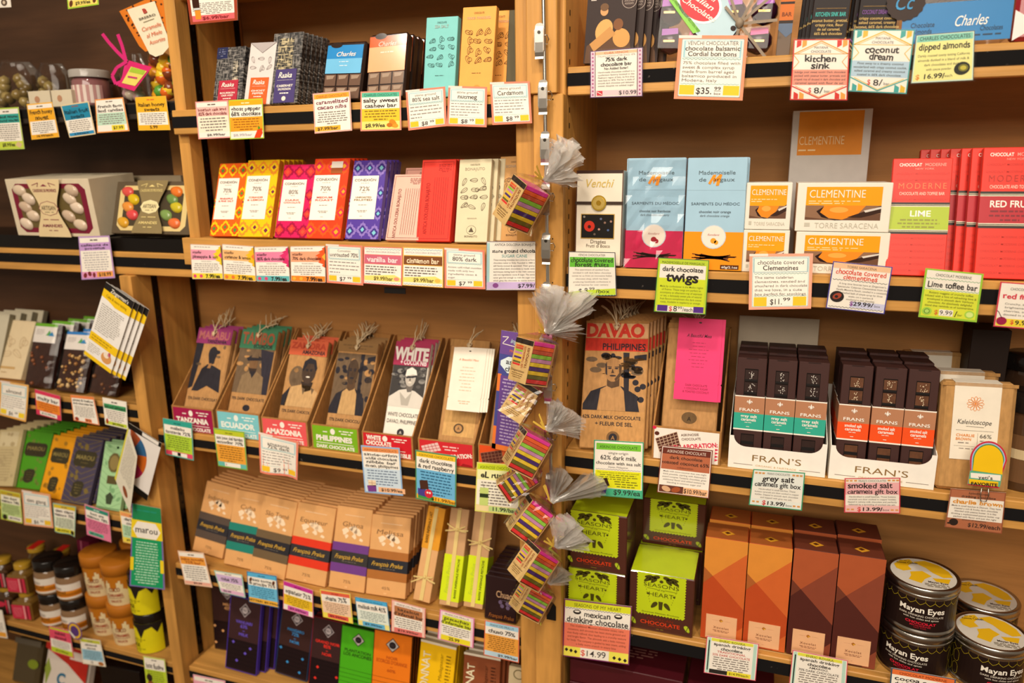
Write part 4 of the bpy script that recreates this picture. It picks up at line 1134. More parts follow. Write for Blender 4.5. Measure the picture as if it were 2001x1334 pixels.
card('brown topped laminated card under the kraft bag with the orange rosette', [(1858, 954), (1966, 962.5), (1957.5, 1042.5), (1846, 1029.2)],
     [rc(0, 0, 1, 1, '#9c5638', layer=1), rc(.02, .02, .98, .21, '#b9724e', layer=2), rc(.02, .21, .98, .74, W_, layer=2), rc(.02, .74, .98, .98, '#b9724e', layer=2), tx('kaleidoscope', .52, .075, .06, K, w=.36, sh=.2, jit=.4), tx('drinking chocolate', .52, .16, .055, K, b=.014, w=.62, jit=.7), tx('charlie brown', .52, .3, .1, '#e0982c', b=.03, w=.9, jit=.8)] +
     [tx(s, .5, .41 + i * .068, .04, '#5f4a3e', b=.004, w=w) for i, (s, w) in enumerate((('Made in small batches in Detroit. They have', .88), ('created a rich & frothy dark chocolate', .78), ('blended with peanut butter. It is like', .74), ('drinking a sophisticated peanut butter cup', .86), ('packed with flavor and just the right', .76), ('amount of sweetness.', .44)))] +
     [el(.14, .84, .08, .09, '#2a1c16', layer=4), rc(.03, .86, .18, .9, '#2a1c16', layer=3), tx('$12.99/each', .68, .87, .1, K, b=.012, w=.58, jit=.5)], group=RL, lam=True)
card('salmon bodied card headed mexican drinking chocolate', [(1103, 1169), (1235, 1184.6), (1229, 1299), (1099, 1281)],
     [rc(0, 0, 1, 1, '#7d2f62', layer=1), rc(.015, .02, .985, .98, W_, layer=2), rc(.015, .02, .985, .13, '#dde22a', layer=3), tx('SEASONS OF MY HEART', .5, .08, .055, '#4a4a1c', w=.7), zz(.02, .98, .145, 44, .01, .006, K), tx('mexican', .5, .22, .09, K, b=.018, w=.4, jit=.8), tx('drinking chocolate', .5, .325, .10, K, b=.018, w=.92, jit=.8), el(.2, .2, .06, .04, K, layer=4), el(.2, .19, .04, .015, W_, layer=5), el(.81, .2, .06, .04, K, layer=4), el(.81, .19, .04, .015, W_, layer=5),
      zz(.02, .98, .385, 44, .01, .006, K), rc(.015, .40, .985, .81, '#ee7f62', layer=3), rc(.015, .81, .985, .98, '#f4ea5a', layer=3), rc(.27, .81, .7, .98, W_, layer=4), tx('$', .31, .89, .1, '#e0492c', b=.006, layer=5), tx('14.99', .5, .89, .105, '#4a4440', b=.004, w=.32, jit=.4, layer=5)] +
     [pg([(x, y - .035), (x + .028, y), (x, y + .035), (x - .028, y)], K, layer=4) for x, y in ((.06, .87), (.13, .88), (.2, .89), (.78, .91), (.86, .92), (.94, .93))] +
     [tx(s, .5, .44 + i * .062, .034, '#8a3f2c', b=.004, w=w, layer=4) for i, (s, w) in enumerate((('This traditional Mexican chocolate cacao, cane', .8), ('cinnamon, and almonds has been stone ground and', .86), ('then finely refined, thus leading to a crunchy texture', .88), ('and bright flavor. The almonds add a little richness', .86), ('for body. The company is guided by best intent, adding', .88), ('a little extra crunch in every bite', .6)))], group=None)
for lb, q, ty, ex in (('red bordered card with a lime head under the two golden drinking chocolate boxes', [(1381.3, 1241.3), (1483, 1257.5), (1476.4, 1330), (1375, 1313.7)], ('TRADITIONAL', '55% DARK CHOCOLATE', '#c0392c'), '$14.99/each'),
                      ('red bordered card with a lime head under the two brown drinking chocolate boxes', [(1549, 1269), (1657, 1290), (1652, 1363), (1541, 1344)], ('AMARGO,', '70% DARK CHOCOLATE', '#3a302c'), '$14.99/each')):
    card(lb, q, [rc(0, 0, 1, 1, '#d8586a', layer=1), rc(.015, .02, .985, .98, W_, layer=2), rc(.03, .03, .09, .97, '#b9dccb', layer=3), rc(.91, .03, .97, .97, '#b9dccb', layer=3), zz(.06, .061, .5, 2, .4, .02, '#3a8f7a'), rc(.1, .03, .9, .11, '#e3e04a', layer=3),
                 tx('ENRIC ROVIRA', .5, .085, .06, '#5a5a2a', w=.5), tx('spanish drinking', .5, .175, .075, K, b=.02, w=.7, jit=.7), tx('chocolate', .5, .285, .075, K, b=.02, w=.42, jit=.7), tx(ty[0], .5, .37, .055, ty[2], b=.01, w=.05 * len(ty[0])), tx(ty[1], .5, .455, .058, ty[2], b=.01, w=.72), wl(.13, .87, .50, .86, 6, '#857b72'), rc(.1, .86, .9, .97, '#2a2622', layer=3), rc(.45, .85, .9, .97, '#efe03a', layer=4), tx(ex, .67, .91, .06, '#5a5210', b=.01, w=.38, layer=5, jit=.4)], group='cards under the drinking chocolate boxes', y=-.008)
card('orange headed card at the bottom edge under the stacked tins', [(1741.7, 1304), (1868, 1326.7), (1862, 1400), (1735, 1378)],
     zc('#2f4f6a', bw=.02, head='CHOCOLAT MODERNE', hbg='#e8753a', hcol='#7d3316', title=('cocoa casbah', 'drinking chocolate'), t1=.44, bbg='#f3d3b4', bcol='#a0714c', body=6), group='cards under the drinking chocolate boxes', y=-.008)
# ================================================================ packages


def pack(name, label, cat, q, lean, zb, t, col, els=(), fin='p', Y0=None, sides=None, group=None, parts=(), roll=None, w=None, h=None, wmax=None, bevel=0.0007,
         yaw=0.0, body='carton', sink=False):
    mw_, W, H = place(q, lean, Y0, None if sink else zb, t, yaw, roll, w, h, wmax)
    z0 = 0.0
    if sink:
        V = mw_.col[2]
        z0 = -(mw_.translation[2] - t * abs(math.sin(math.radians(lean))) - zb - 0.0006) / V[2]
    p = Part()
    sd = {k: (M(c, fin) if isinstance(c, str) else c) for k, c in (sides or {}).items()}
    p.box(-W / 2, W / 2, 0, t, z0, H, M(col, fin) if isinstance(col, str) else col, bevel, sd)
    front(p, W, H, els, fin)
    if not parts:
        return tag(p.build(name, mw=mw_), label, cat, group), W, H
    root = thing(name, label, cat, mw_, group)
    bpy.context.view_layer.update()
    p.build(body, root)
    for pn, ins, bg, pe, pf, lb in parts:
        s = Part()
        x0, y0, x1, y1 = ins
        s.box((x0 - .5) * W, (x1 - .5) * W, -0.0009, -0.0003, (1 - y1) * H, (1 - y0) * H, M(bg, pf), 0.0)
        front(s, W, H, pe, pf, -0.0009, ins)
        s.build(pn, root, lb)
    return root, W, H


def wrap_band(root, W, H, t, y0, y1, stripes, els=(), label=None, fin='p', name='paper_band'):
    """a printed band wound round a package; stripes: (from, to, colour) down the band"""
    s = Part()
    for a, b, c in stripes:
        s.box(-W / 2 - .0005, W / 2 + .0005, -0.0006, t + .0005, (1 - (y0 + (y1 - y0) * b)) * H, (1 - (y0 + (y1 - y0) * a)) * H, M(c, fin))
    front(s, W, H, els, fin, -0.0006, (0, y0, 1, y1))
    return s.build(name, root, label)


def leaf(x, y, s, rot, col, W=1.0, fill=None, layer=3, w=0.012):
    r = math.radians(rot)
    pts = []
    for i in range(13):
        a = 2 * math.pi * i / 12
        u, v = math.cos(a), math.sin(a) * 0.42 * (1 - 0.35 * math.cos(a))
        pts.append((x + s * (u * math.cos(r) - v * math.sin(r)), y + s * (u * math.sin(r) + v * math.cos(r)) * W))
    out = []
    if fill:
        out.append(pg(pts[:-1], fill, layer=layer - 1))
    out += [ln(pts, w, col, layer=layer), ln([pts[0], pts[6]], w * .8, col, layer=layer)]
    return out


def doodles(x0, y0, x1, y1, nx, ny, s, col, asp, seed, round_=False, w=0.011):
    r = random.Random(seed)
    L = []
    for i in range(nx):
        for j in range(ny):
            cx = x0 + (x1 - x0) * (i + .5 + r.uniform(-.15, .15)) / nx
            cy = y0 + (y1 - y0) * (j + .5 + r.uniform(-.15, .15)) / ny
            L += leaf(cx, cy, s, r.uniform(0, 180), col, asp, w=w)
            if round_ or r.random() < .4:
                q = [(cx + s * .5 * math.cos(a) + s * .5, cy + s * .5 * asp * math.sin(a)) for a in (2 * math.pi * k / 10 for k in range(11))]
                L.append(ln(q, w, col, layer=3))
    return L


# ---- tweed bars and their neighbours (shelf A)
TW = 'tweed wrapped bars on the upper shelf'
KS = dict(Y0=-0.019, zb=Z_A)


def raaka(label, q, col, lab, word, n, blabel, fin='w', extra=(), ins=(.18, .57, .86, 1.0)):
    r, W, H = pack('chocolate_bar', label, 'chocolate bar', q, 17, Z_A, 0.010, col, list(extra), fin, Y0=-.019, group=TW, body='wrapper',
                   parts=[('label', ins, lab, [tx('Raaka', .5, .18, .16, W_, b=.01, w=.66, sh=.3, jit=.4), ln([(.12, .33), (.88, .33)], .008, W_), tx(word[0], .5, .5, .065, W_, b=.02, w=.78), tx(word[1], .5, .6, .065, W_, b=.02, w=.62), wl(.2, .8, .68, .76, 1, W_), el(.5, .88, .1, .07, '#e9dccb', layer=3)], 'p', None)])
    if n:
        copies(r, n, 0.0125, blabel, 'more tweed wrapped bars, packed behind the front ones')
    return r


BK_TW = 'tweed wrapped chocolate bar packed behind the front one of its stack'
raaka('tweed wrapped bar with a red label and a navy square', [(434, 89), (494, 83), (455, 199), (405.5, 201)], '#8f8a84', '#b7293f', ('BOURBON', 'CASK AGED'), 3, BK_TW, extra=[rc(.0, .0, .38, .19, '#1c2350', layer=2, fin='p'), wl(.04, .34, .02, .17, 4, '#8d93b4', layer=3), rc(.62, .25, .82, .6, '#d9cdb4', layer=1, fin='w')])
raaka('white bar with an orange label between the two tweed bars', [(496, 92), (548, 89), (522, 211), (471, 211)], '#d9d0cb', '#ea5f22', ('GHOST', 'PEPPER'), 2, BK_TW, fin='p',
      extra=[pg([(0, 0), (1, 0), (.5, .17)], '#b3aaa8', layer=1), ln([(0, 0), (.5, .17), (1, 0)], .01, '#5d5654')] + doodles(.05, .2, .95, .5, 3, 2, .12, '#8a8280', .46, 3))
raaka('tweed wrapped bar with a purple label, rightmost of the tweed bars', [(536.5, 73), (595, 67.5), (579.5, 208), (523, 210)], '#8a857f', '#45386f', ('CABERNET', 'SAUVIGNON'), 5, BK_TW, extra=[rc(.2, .08, .72, .56, '#c9b98f', layer=1, fin='w')], ins=(.2, .52, .9, .99))


def tiles(nx, ny, x0, y0, x1, y1, c, c2):
    L = [rc(x0, y0, x1, y1, c2, layer=1)]
    for i in range(nx):
        for j in range(ny):
            a, b = x0 + (x1 - x0) * i / nx, y0 + (y1 - y0) * j / ny
            w, h = (x1 - x0) / nx, (y1 - y0) / ny
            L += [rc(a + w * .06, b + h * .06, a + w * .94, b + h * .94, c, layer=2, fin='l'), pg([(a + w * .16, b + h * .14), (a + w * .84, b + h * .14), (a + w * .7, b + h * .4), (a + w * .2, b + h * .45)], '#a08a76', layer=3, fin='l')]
    return L


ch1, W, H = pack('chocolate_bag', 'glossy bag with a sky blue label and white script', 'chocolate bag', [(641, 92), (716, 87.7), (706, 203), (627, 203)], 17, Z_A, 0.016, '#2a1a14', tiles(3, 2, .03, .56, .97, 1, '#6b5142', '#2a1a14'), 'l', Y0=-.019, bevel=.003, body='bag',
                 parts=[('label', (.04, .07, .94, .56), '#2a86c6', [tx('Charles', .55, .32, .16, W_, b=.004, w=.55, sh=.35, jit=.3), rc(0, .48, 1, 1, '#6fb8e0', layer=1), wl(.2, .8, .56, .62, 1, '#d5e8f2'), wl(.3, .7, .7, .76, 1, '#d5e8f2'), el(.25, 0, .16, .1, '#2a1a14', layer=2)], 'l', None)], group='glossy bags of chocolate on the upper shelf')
ch2, W, H = pack('chocolate_bag', 'glossy bag with an orange label with painted glare, showing chocolate squares', 'chocolate bag', [(727, 78.7), (799, 71), (790, 199), (711, 203)], 17, Z_A, 0.016, '#2a1a14', tiles(3, 2, .03, .60, .97, 1, '#7d6350', '#2a1a14'), 'l', Y0=-.019, bevel=.003, body='bag',
                 parts=[('label', (.02, .05, .97, .60), '#e2571d', [rc(0, .3, 1, 1, '#f0a878', layer=1), wl(.2, .8, .42, .5, 1, '#f7d9c2'), tx('Charles', .5, .22, .13, '#f7e1cf', w=.5, sh=.35), el(.3, 0, .16, .09, '#2a1a14', layer=2)], 'l', None)], group='glossy bags of chocolate on the upper shelf')  # the pale lower part is glare put into the label's colour
copies(ch2, 3, 0.0188, 'dark glossy bag packed behind the bag with the orange label', 'dark glossy bags behind the orange one')
copies(ch1, 2, 0.0188, 'dark glossy bag packed behind the bag with the sky blue label', 'dark glossy bags behind the blue one')
tg = 'tall cartons with line drawings on the upper shelf'
pack('chocolate_carton', 'pale turquoise carton covered with a line drawing of beans', 'chocolate carton', [(834.2, 41.6), (895.6, 37), (887.8, 196), (826, 196)], 9, Z_A, 0.011, '#7cc6c2', [tx('CHOCOLATE', .5, .07, .022, '#3a5654', w=.3), tx('SEA SALT', .5, .12, .04, '#a5a5a0', w=.44), wl(.3, .7, .72, .74, 1, '#4f7d7a')] + doodles(.06, .24, .94, .64, 3, 4, .11, '#3f6a68', .4, 5, True), Y0=-.019, group=tg)
o, W, H = pack('chocolate_carton', 'tall light orange carton with a line drawing of leaves and berries, in front', 'chocolate carton', [(904.6, 25), (971, 20.7), (960, 196), (896, 196)], 9, Z_A, 0.011, '#eda64d', [tx('CHOCOLATE', .5, .07, .022, '#6b4416', w=.3), tx('noce moscata', .5, .12, .04, '#c9a58a', w=.7), wl(.32, .7, .74, .755, 1, '#7a5520'), el(.55, .93, .12, .05, '#d9933c', layer=2)] + doodles(.08, .24, .94, .66, 3, 4, .12, '#6b4416', .4, 9, True), Y0=-.019, group=tg)
copies(o, 1, 0.035, 'light orange carton half hidden behind the leaf drawn one', tg, dx=0.018)
o, W, H = pack('chocolate_carton', 'dark olive carton with drawn flowers, against the post', 'chocolate carton', [(994.6, 33.7), (1062, 29), (1052, 200), (988, 202)], 9, Z_A, 0.011, '#5a5136', [tx('CHOCOLATE', .5, .07, .022, '#2a2618', w=.3), tx('Cardamomo', .5, .12, .035, '#7a7358', w=.6)] + doodles(.2, .24, .94, .66, 2, 3, .13, '#2a2618', .4, 12, True, w=.02), Y0=.012, group=tg)
copies(o, 1, 0.014, 'dark olive carton tucked behind the flower drawn one', tg)

# ---- zigzag bars (shelf B)
ZG = 'zigzag patterned bars'


def aztec(c1, c2, c3, c4, seed):
    L = [rc(0, 0, 1, 1, c1, layer=1)]
    for (cx, cy, s) in ((.14, .1, .24), (.86, .1, .24), (.5, .1, .2), (.92, .42, .2), (.92, .68, .2), (.12, .9, .24), (.5, .88, .22), (.86, .92, .24), (.0, .55, .16)):
        for k, c in ((1.0, c2), (.62, c3), (.3, c4)):
            n = 6
            pts = []
            for i in range(4):
                sx, sy = ((1, -1), (1, 1), (-1, 1), (-1, -1))[i]
                for j in range(n):
                    u = j / n if i % 2 else 1 - j / n
                    v = 1 - u
                    a, b = (j / n, 1 - j / n) if i in (0, 2) else (1 - j / n, j / n)
                    x, y = cx + sx * s * k * a, cy + sy * s * k * b * .5
                    if j % 2 == 0:
                        pts.append((min(1, max(0, x)), min(1, max(0, y))))
                    else:
                        pts.append((min(1, max(0, x - sx * s * k * .09)), min(1, max(0, y - sy * s * k * .045))))
            pts = list(dict.fromkeys(pts))
            if len(pts) > 3:
                L.append(pg(sorted(pts, key=lambda q_: math.atan2((q_[1] - cy) * 2, q_[0] - cx)), c, layer={1.0: 2, .62: 3, .3: 4}[k]))
    return L


def conexion(label, q, cols, pct, w1, wc, n, blabel, ins=(.05, .21, .78, .775), fin='g', extra=(), lab_bg=W_):
    r, W, H = pack('chocolate_bar', label, 'chocolate bar', q, 21, Z_B, 0.010, cols[0], aztec(*cols, 3) + list(extra), fin, Y0=-.02, group=ZG, body='wrapper', sides={'right': cols[5] if len(cols) > 5 else cols[1], 'top': cols[0]},
                   parts=[('label', ins, lab_bg, [tx('CONEXIÓN', .5, .1, .055, '#6b5f58', b=.006, w=.84), wl(.2, .8, .155, .185, 1, '#b9aea6'), tx(pct, .5, .30, .1, '#7d7069', w=.42), wl(.3, .7, .375, .40, 1, '#9a8e86'), tx(w1[0], .5, .50, .04, wc, b=.015, w=.62), tx(w1[1], .5, .56, .04, wc, b=.015, w=.72), wl(.25, .75, .66, .69, 1, '#9a8e86'), wl(.3, .7, .79, .85, 2, '#8a7d76'), wl(.36, .64, .92, .945, 1, '#b9aea6')], fin, 'cream label')])
    copies(r, n, 0.0128, blabel, 'zigzag bars packed behind the front ones')
    return r


BK = 'zigzag patterned bar packed behind the front bar of its stack'


def conx(*a, **k):
    cols = a[2]
    return conexion(a[0], a[1], cols[:4], *a[3:], **k)


conx('yellow and orange zigzag bar, leftmost of the patterned bars', [(436, 326), (489, 325), (463, 467), (406, 467)], ('#f0641c', '#f5c51a', '#ea4a1c', '#5a8f3a'), '70%', ('PINEAPPLE', '& PINK SALT'), '#e0452a', 2, BK)
conx('yellow and orange zigzag bar with purple diamonds, second from the left', [(488.2, 318.1), (548.9, 317), (525.3, 467), (463.4, 467)], ('#f5c418', '#f0932c', '#f5d01a', '#7a2a4a'), '70%', ('CORIANDER', '& LEMON'), '#e0652a', 5, BK)
conx('magenta and red zigzag bar', [(563, 325), (622, 325), (596, 467), (530, 467)], ('#d51f5c', '#a5143f', '#ea3a3a', '#e8553a'), '80%', ('DARK', 'CHOCOLATE'), '#d8604a', 2, BK)
conx('orange red zigzag bar with a white sticker near its top', [(615.2, 311.8), (684, 311), (666, 467), (598, 467)], ('#e8421c', '#ea5a1e', '#e02a4a', '#f5a82a'), '70%', ('MEDIUM', 'ROAST'), '#d8503a', 4, BK, extra=[rc(.5, .04, .82, .12, '#ece4d8', layer=6), rc(.5, .12, .82, .19, '#a85a2a', layer=6)])
conx('violet and blue diamond patterned bar', [(700, 314), (762, 313), (733, 467), (667, 467)], ('#553c9c', '#8f77c4', '#3f2f86', '#7fc6d6'), '72%', ('UNROASTED', 'FRUITED'), '#8a6a3a', 3, BK, ins=(.03, .2, .82, .75))

AN = 'slim cartons beside the zigzag bars'


def antica(label, q, bg, ink, lean=18, Y0=-.02, n=0, blabel=None):
    k = 1.0
    e = [fr(.05, .03, .95, .97, .012, ink, layer=2), tx('ANTICA DOLCERIA BONAJUTO', .24, .60, .05, ink, b=.004, w=1.42, rot=90)]
    for i in range(7):
        e.append(ln([(.42 + i * .065, .22), (.42 + i * .065, .92)], .012, ink, layer=2))
    e += [wl(.5, .9, .06, .16, 5, ink)]
    r, W, H = pack('chocolate_carton', label, 'chocolate carton', q, lean, Z_B, 0.009, bg, e, Y0=Y0, group=AN)
    if n:
        copies(r, n, 0.0105, blabel, AN)
    return r


antica('pale pink slim carton leaning beside the violet bar, in front', [(783.6, 343.7), (846, 343.7), (807.7, 470.4), (740.5, 470.4)], '#eeb8a4', '#7d4a42', lean=24)
antica('pale pink slim carton standing behind the front pink one', [(797, 316), (852, 316), (832, 455), (775, 455)], '#e2aa98', '#7d4a42', Y0=.012)
antica('bright red slim carton', [(826.7, 311.5), (891.3, 310.3), (878.6, 471), (811.5, 471)], '#ee3a2a', '#a51f1c', n=3, blabel='bright red slim carton packed behind the front red one')


def bonajuto(label, q, bg, ink, seed, n, blabel, lean=16, Y0=-.02):
    e = [tx('CHOCOLATE', .5, .07, .018, ink, w=.3), tx('BONAJUTO', .5, .12, .034, '#a89a84', w=.62), tx('GHANA', .5, .715, .016, '#8a7d6a', w=.3), el(.5, .855, .15, .055, ink, layer=2), el(.5, .855, .14, .05, bg, layer=3), pg([(.42, .88), (.5, .82), (.58, .88)], ink, layer=4), tx('BONAJUTO', .5, .93, .022, ink, w=.4)] + doodles(.08, .22, .94, .62, 3, 4, .12, ink, .4, seed)
    r, W, H = pack('chocolate_carton', label, 'chocolate carton', q, lean, Z_B, 0.010, bg, e, Y0=Y0, group=AN)
    copies(r, n, 0.0125, blabel, AN, dx=.006)


bonajuto('cream slim carton with drawn cocoa pods', [(898.8, 310.8), (963, 309), (949.6, 472.5), (887.4, 472.5)], '#d9cda9', '#5a4c38', 21, 2, 'cream slim carton packed behind the one with drawn cocoa pods')
bonajuto('tan slim carton with drawn sugar cane, against the post', [(978, 306.5), (1040, 304), (1030, 471), (970, 472)], '#cf9c5c', '#5a4022', 23, 1, 'tan slim carton packed behind the one with drawn sugar cane', Y0=.006)

# ---- kraft bags in cardboard trays (shelf C)
KR = '#b98a56'
INK = '#2d2a30'


def tray(label, tl, tr, els, bg, yf=0.006, depth=0.136, back=0.175, z=None, zb=Z_C, group='cardboard trays of kraft bags', pname='front_panel', x1=None, fin='p'):
    a, b = at(*tl, yf), at(*tr, yf)
    hF = (a[2] + b[2]) / 2 - zb
    xx1 = b[0] if x1 is None else x1
    cx, w = (a[0] + xx1) / 2, (xx1 - a[0]) / 2
    t = thing('display_tray', label, 'display tray', Matrix.Translation((cx, yf, zb + .0004)), group)
    k = M('#a87742', 'k')
    p = Part()
    th = 0.0022
    for s in (-1, 1):
        poly = [(0.0005, 0), (depth, 0), (depth, back), (depth * .93, back), (0.0005, hF)]
        x0, x1_ = (s * w, s * (w - th)) if s < 0 else (w - th, w)
        n = len(poly)
        v = [(x0, y, z_) for y, z_ in poly] + [(x1_, y, z_) for y, z_ in poly]
        p.add(v, [tuple(range(n))[::-1], tuple(range(n, 2 * n))] + [(i, (i + 1) % n, n + (i + 1) % n, n + i) for i in range(n)], k)
    p.box(-w + th, w - th, depth - th, depth, 0, back, k)
    p.box(-w + th, w - th, th, depth - th, 0, th * .6, k)
    p.build('cardboard', t)
    f = Part()
    f.box(-w, w, -0.0018, 0.0003, 0, hF, k, 0.0004)
    Print(f, lambda a_, b_, l_: np.c_[(a_ - .5) * 2 * w, np.full(len(a_), -.0018 - l_ * .00014), (1 - b_) * hF], 2 * w, hF, fin).draw([rc(.03, .05, .97, .97, bg, layer=1)] + els)
    f.build(pname, t, 'printed front of the tray')
    return t


def traytxt(n1, n2, sub='DARK CHOCOLATE', c=W_):
    return [el(.46, .24, .05, .12, c, layer=3), wl(.58, .9, .14, .34, 2, c), wl(.2, .4, .22, .32, 1, c), tx(n1, .48, .52, .2, c, b=.05, w=.76), ln([(.1, .72), (.88, .72)], .012, c), tx(sub, .5, .86, .13, c, b=.04, w=.8)]


XT = X_P0 - .002
tray('cardboard tray with a maroon front, leftmost of the tray row', (335.9, 790), (416.8, 801.5), traytxt('TANZANIA', ''), '#a3164a')
tray('cardboard tray with a pale turquoise front', (422.4, 800), (507.9, 809), traytxt('ECUADOR', '', c='#eef3ea'), '#7fcbd2')
tray('cardboard tray with a coral front', (510.5, 812.7), (601, 824), traytxt('AMAZONIA', ''), '#ea5a5c')
tray('cardboard tray with a bright green front', (608, 825), (701, 838.6), traytxt('PHILIPPINES', ''), '#7db51e')
tray('cardboard tray with a red front holding the white labelled bag', (707.6, 843), (807, 851), [tx('WHITE', .24, .22, .18, W_, b=.05, w=.28), tx('CHOCOLATE', .33, .44, .17, W_, b=.05, w=.5), el(.46, .22, .05, .12, W_, layer=3), wl(.58, .9, .14, .34, 2, W_), ln([(.1, .68), (.85, .68)], .012, W_), tx('NIBBLE', .8, .85, .16, W_, b=.05, w=.3)], '#d0202c')
tray('cardboard tray with a red front and a drawn chocolate slab', (817, 854), (927, 868), [pg([(.06, .32), (.36, .1), (.42, .42), (.1, .62)], '#e8c9c4', layer=3)] + [ln([(.06 + .3 * i / 5, .32 - .22 * i / 5), (.1 + .32 * i / 5, .62 - .2 * i / 5)], .008, '#c0303a', layer=4) for i in range(1, 5)] + [ln([(.07, .42), (.38, .2)], .008, '#c0303a', layer=4), ln([(.085, .52), (.4, .31)], .008, '#c0303a', layer=4),
     wl(.44, .74, .18, .42, 2, '#f0c9c4'), tx('COLLABORATION:', .62, .62, .17, W_, b=.04, w=.7, rot=9), pg([(.75, .98), (.8, .86), (.95, .9), (.97, .98)], '#9c1620', layer=3)], '#d22a32')
tray('cardboard tray with an orange red front beside the post, partly hidden', (934.5, 864), (1012, 876), [pg([(.06, .36), (.56, .16), (.62, .6), (.12, .84)], '#5a2a20', layer=3)] + [ln([(.06 + .5 * i / 6, .36 - .2 * i / 6), (.12 + .5 * i / 6, .84 - .24 * i / 6)], .01, '#9c6a52', layer=4) for i in range(7)] + [ln([(.06 + .06 * j / 4, .36 + .48 * j / 4), (.56 + .06 * j / 4, .16 + .44 * j / 4)], .01, '#9c6a52', layer=4) for j in range(5)] + [tx('COLLAB', .7, .9, .16, W_, b=.04, w=.5)], '#e2501c', x1=XT)


def twine(root, W, H, seed, n=5, name='twine', big=1.0, c='#d9c19a', cx=0.0, lift=False):
    r = random.Random(seed)
    p = Part()
    m = M(c, 'k')
    if lift:
        H += .009
    p.tube([(cx + .004 * math.cos(a), -.003 + .003 * math.sin(a), H - .008 + .004 * math.sin(a)) for a in np.linspace(0, 6.3, 9)], .0011, m)
    p.lathe([(0.0004, H - .0155), (.0026, H - .013), (.0026, H - .009), (.0004, H - .006)], m, 8, cx, -.0045)
    for k in range(n):
        sx = r.uniform(-1, 1)
        L = r.uniform(.022, .042) * big
        pts = [(cx, -.0045, H - .008)]
        for i in range(1, 6):
            u = i / 5
            pts.append((cx + sx * L * .75 * u ** 1.2, -.0045 + r.uniform(-.003, .003) + .012 * u, H - .008 + L * (u - .45 * abs(sx) * u * u)))
        p.tube(pts, [.0011, .001, .001, .0009, .0009, .0008], m, 5)
    if lift:
        for v in p.v:
            v[:, 1] = np.clip(v[:, 1] * .5, -.001, .004) + .004
    return p.build(name, root, 'pale twine tied through the top')


def tied(r, W, H, seed, tw, big, copy):
    """the bags behind are tied above their tops, the front one across its face"""
    back = twine(r, W, H, seed, tw, big=big, lift=True)
    copy()
    bpy.data.objects.remove(back)
    twine(r, W, H, seed, tw, big=big)


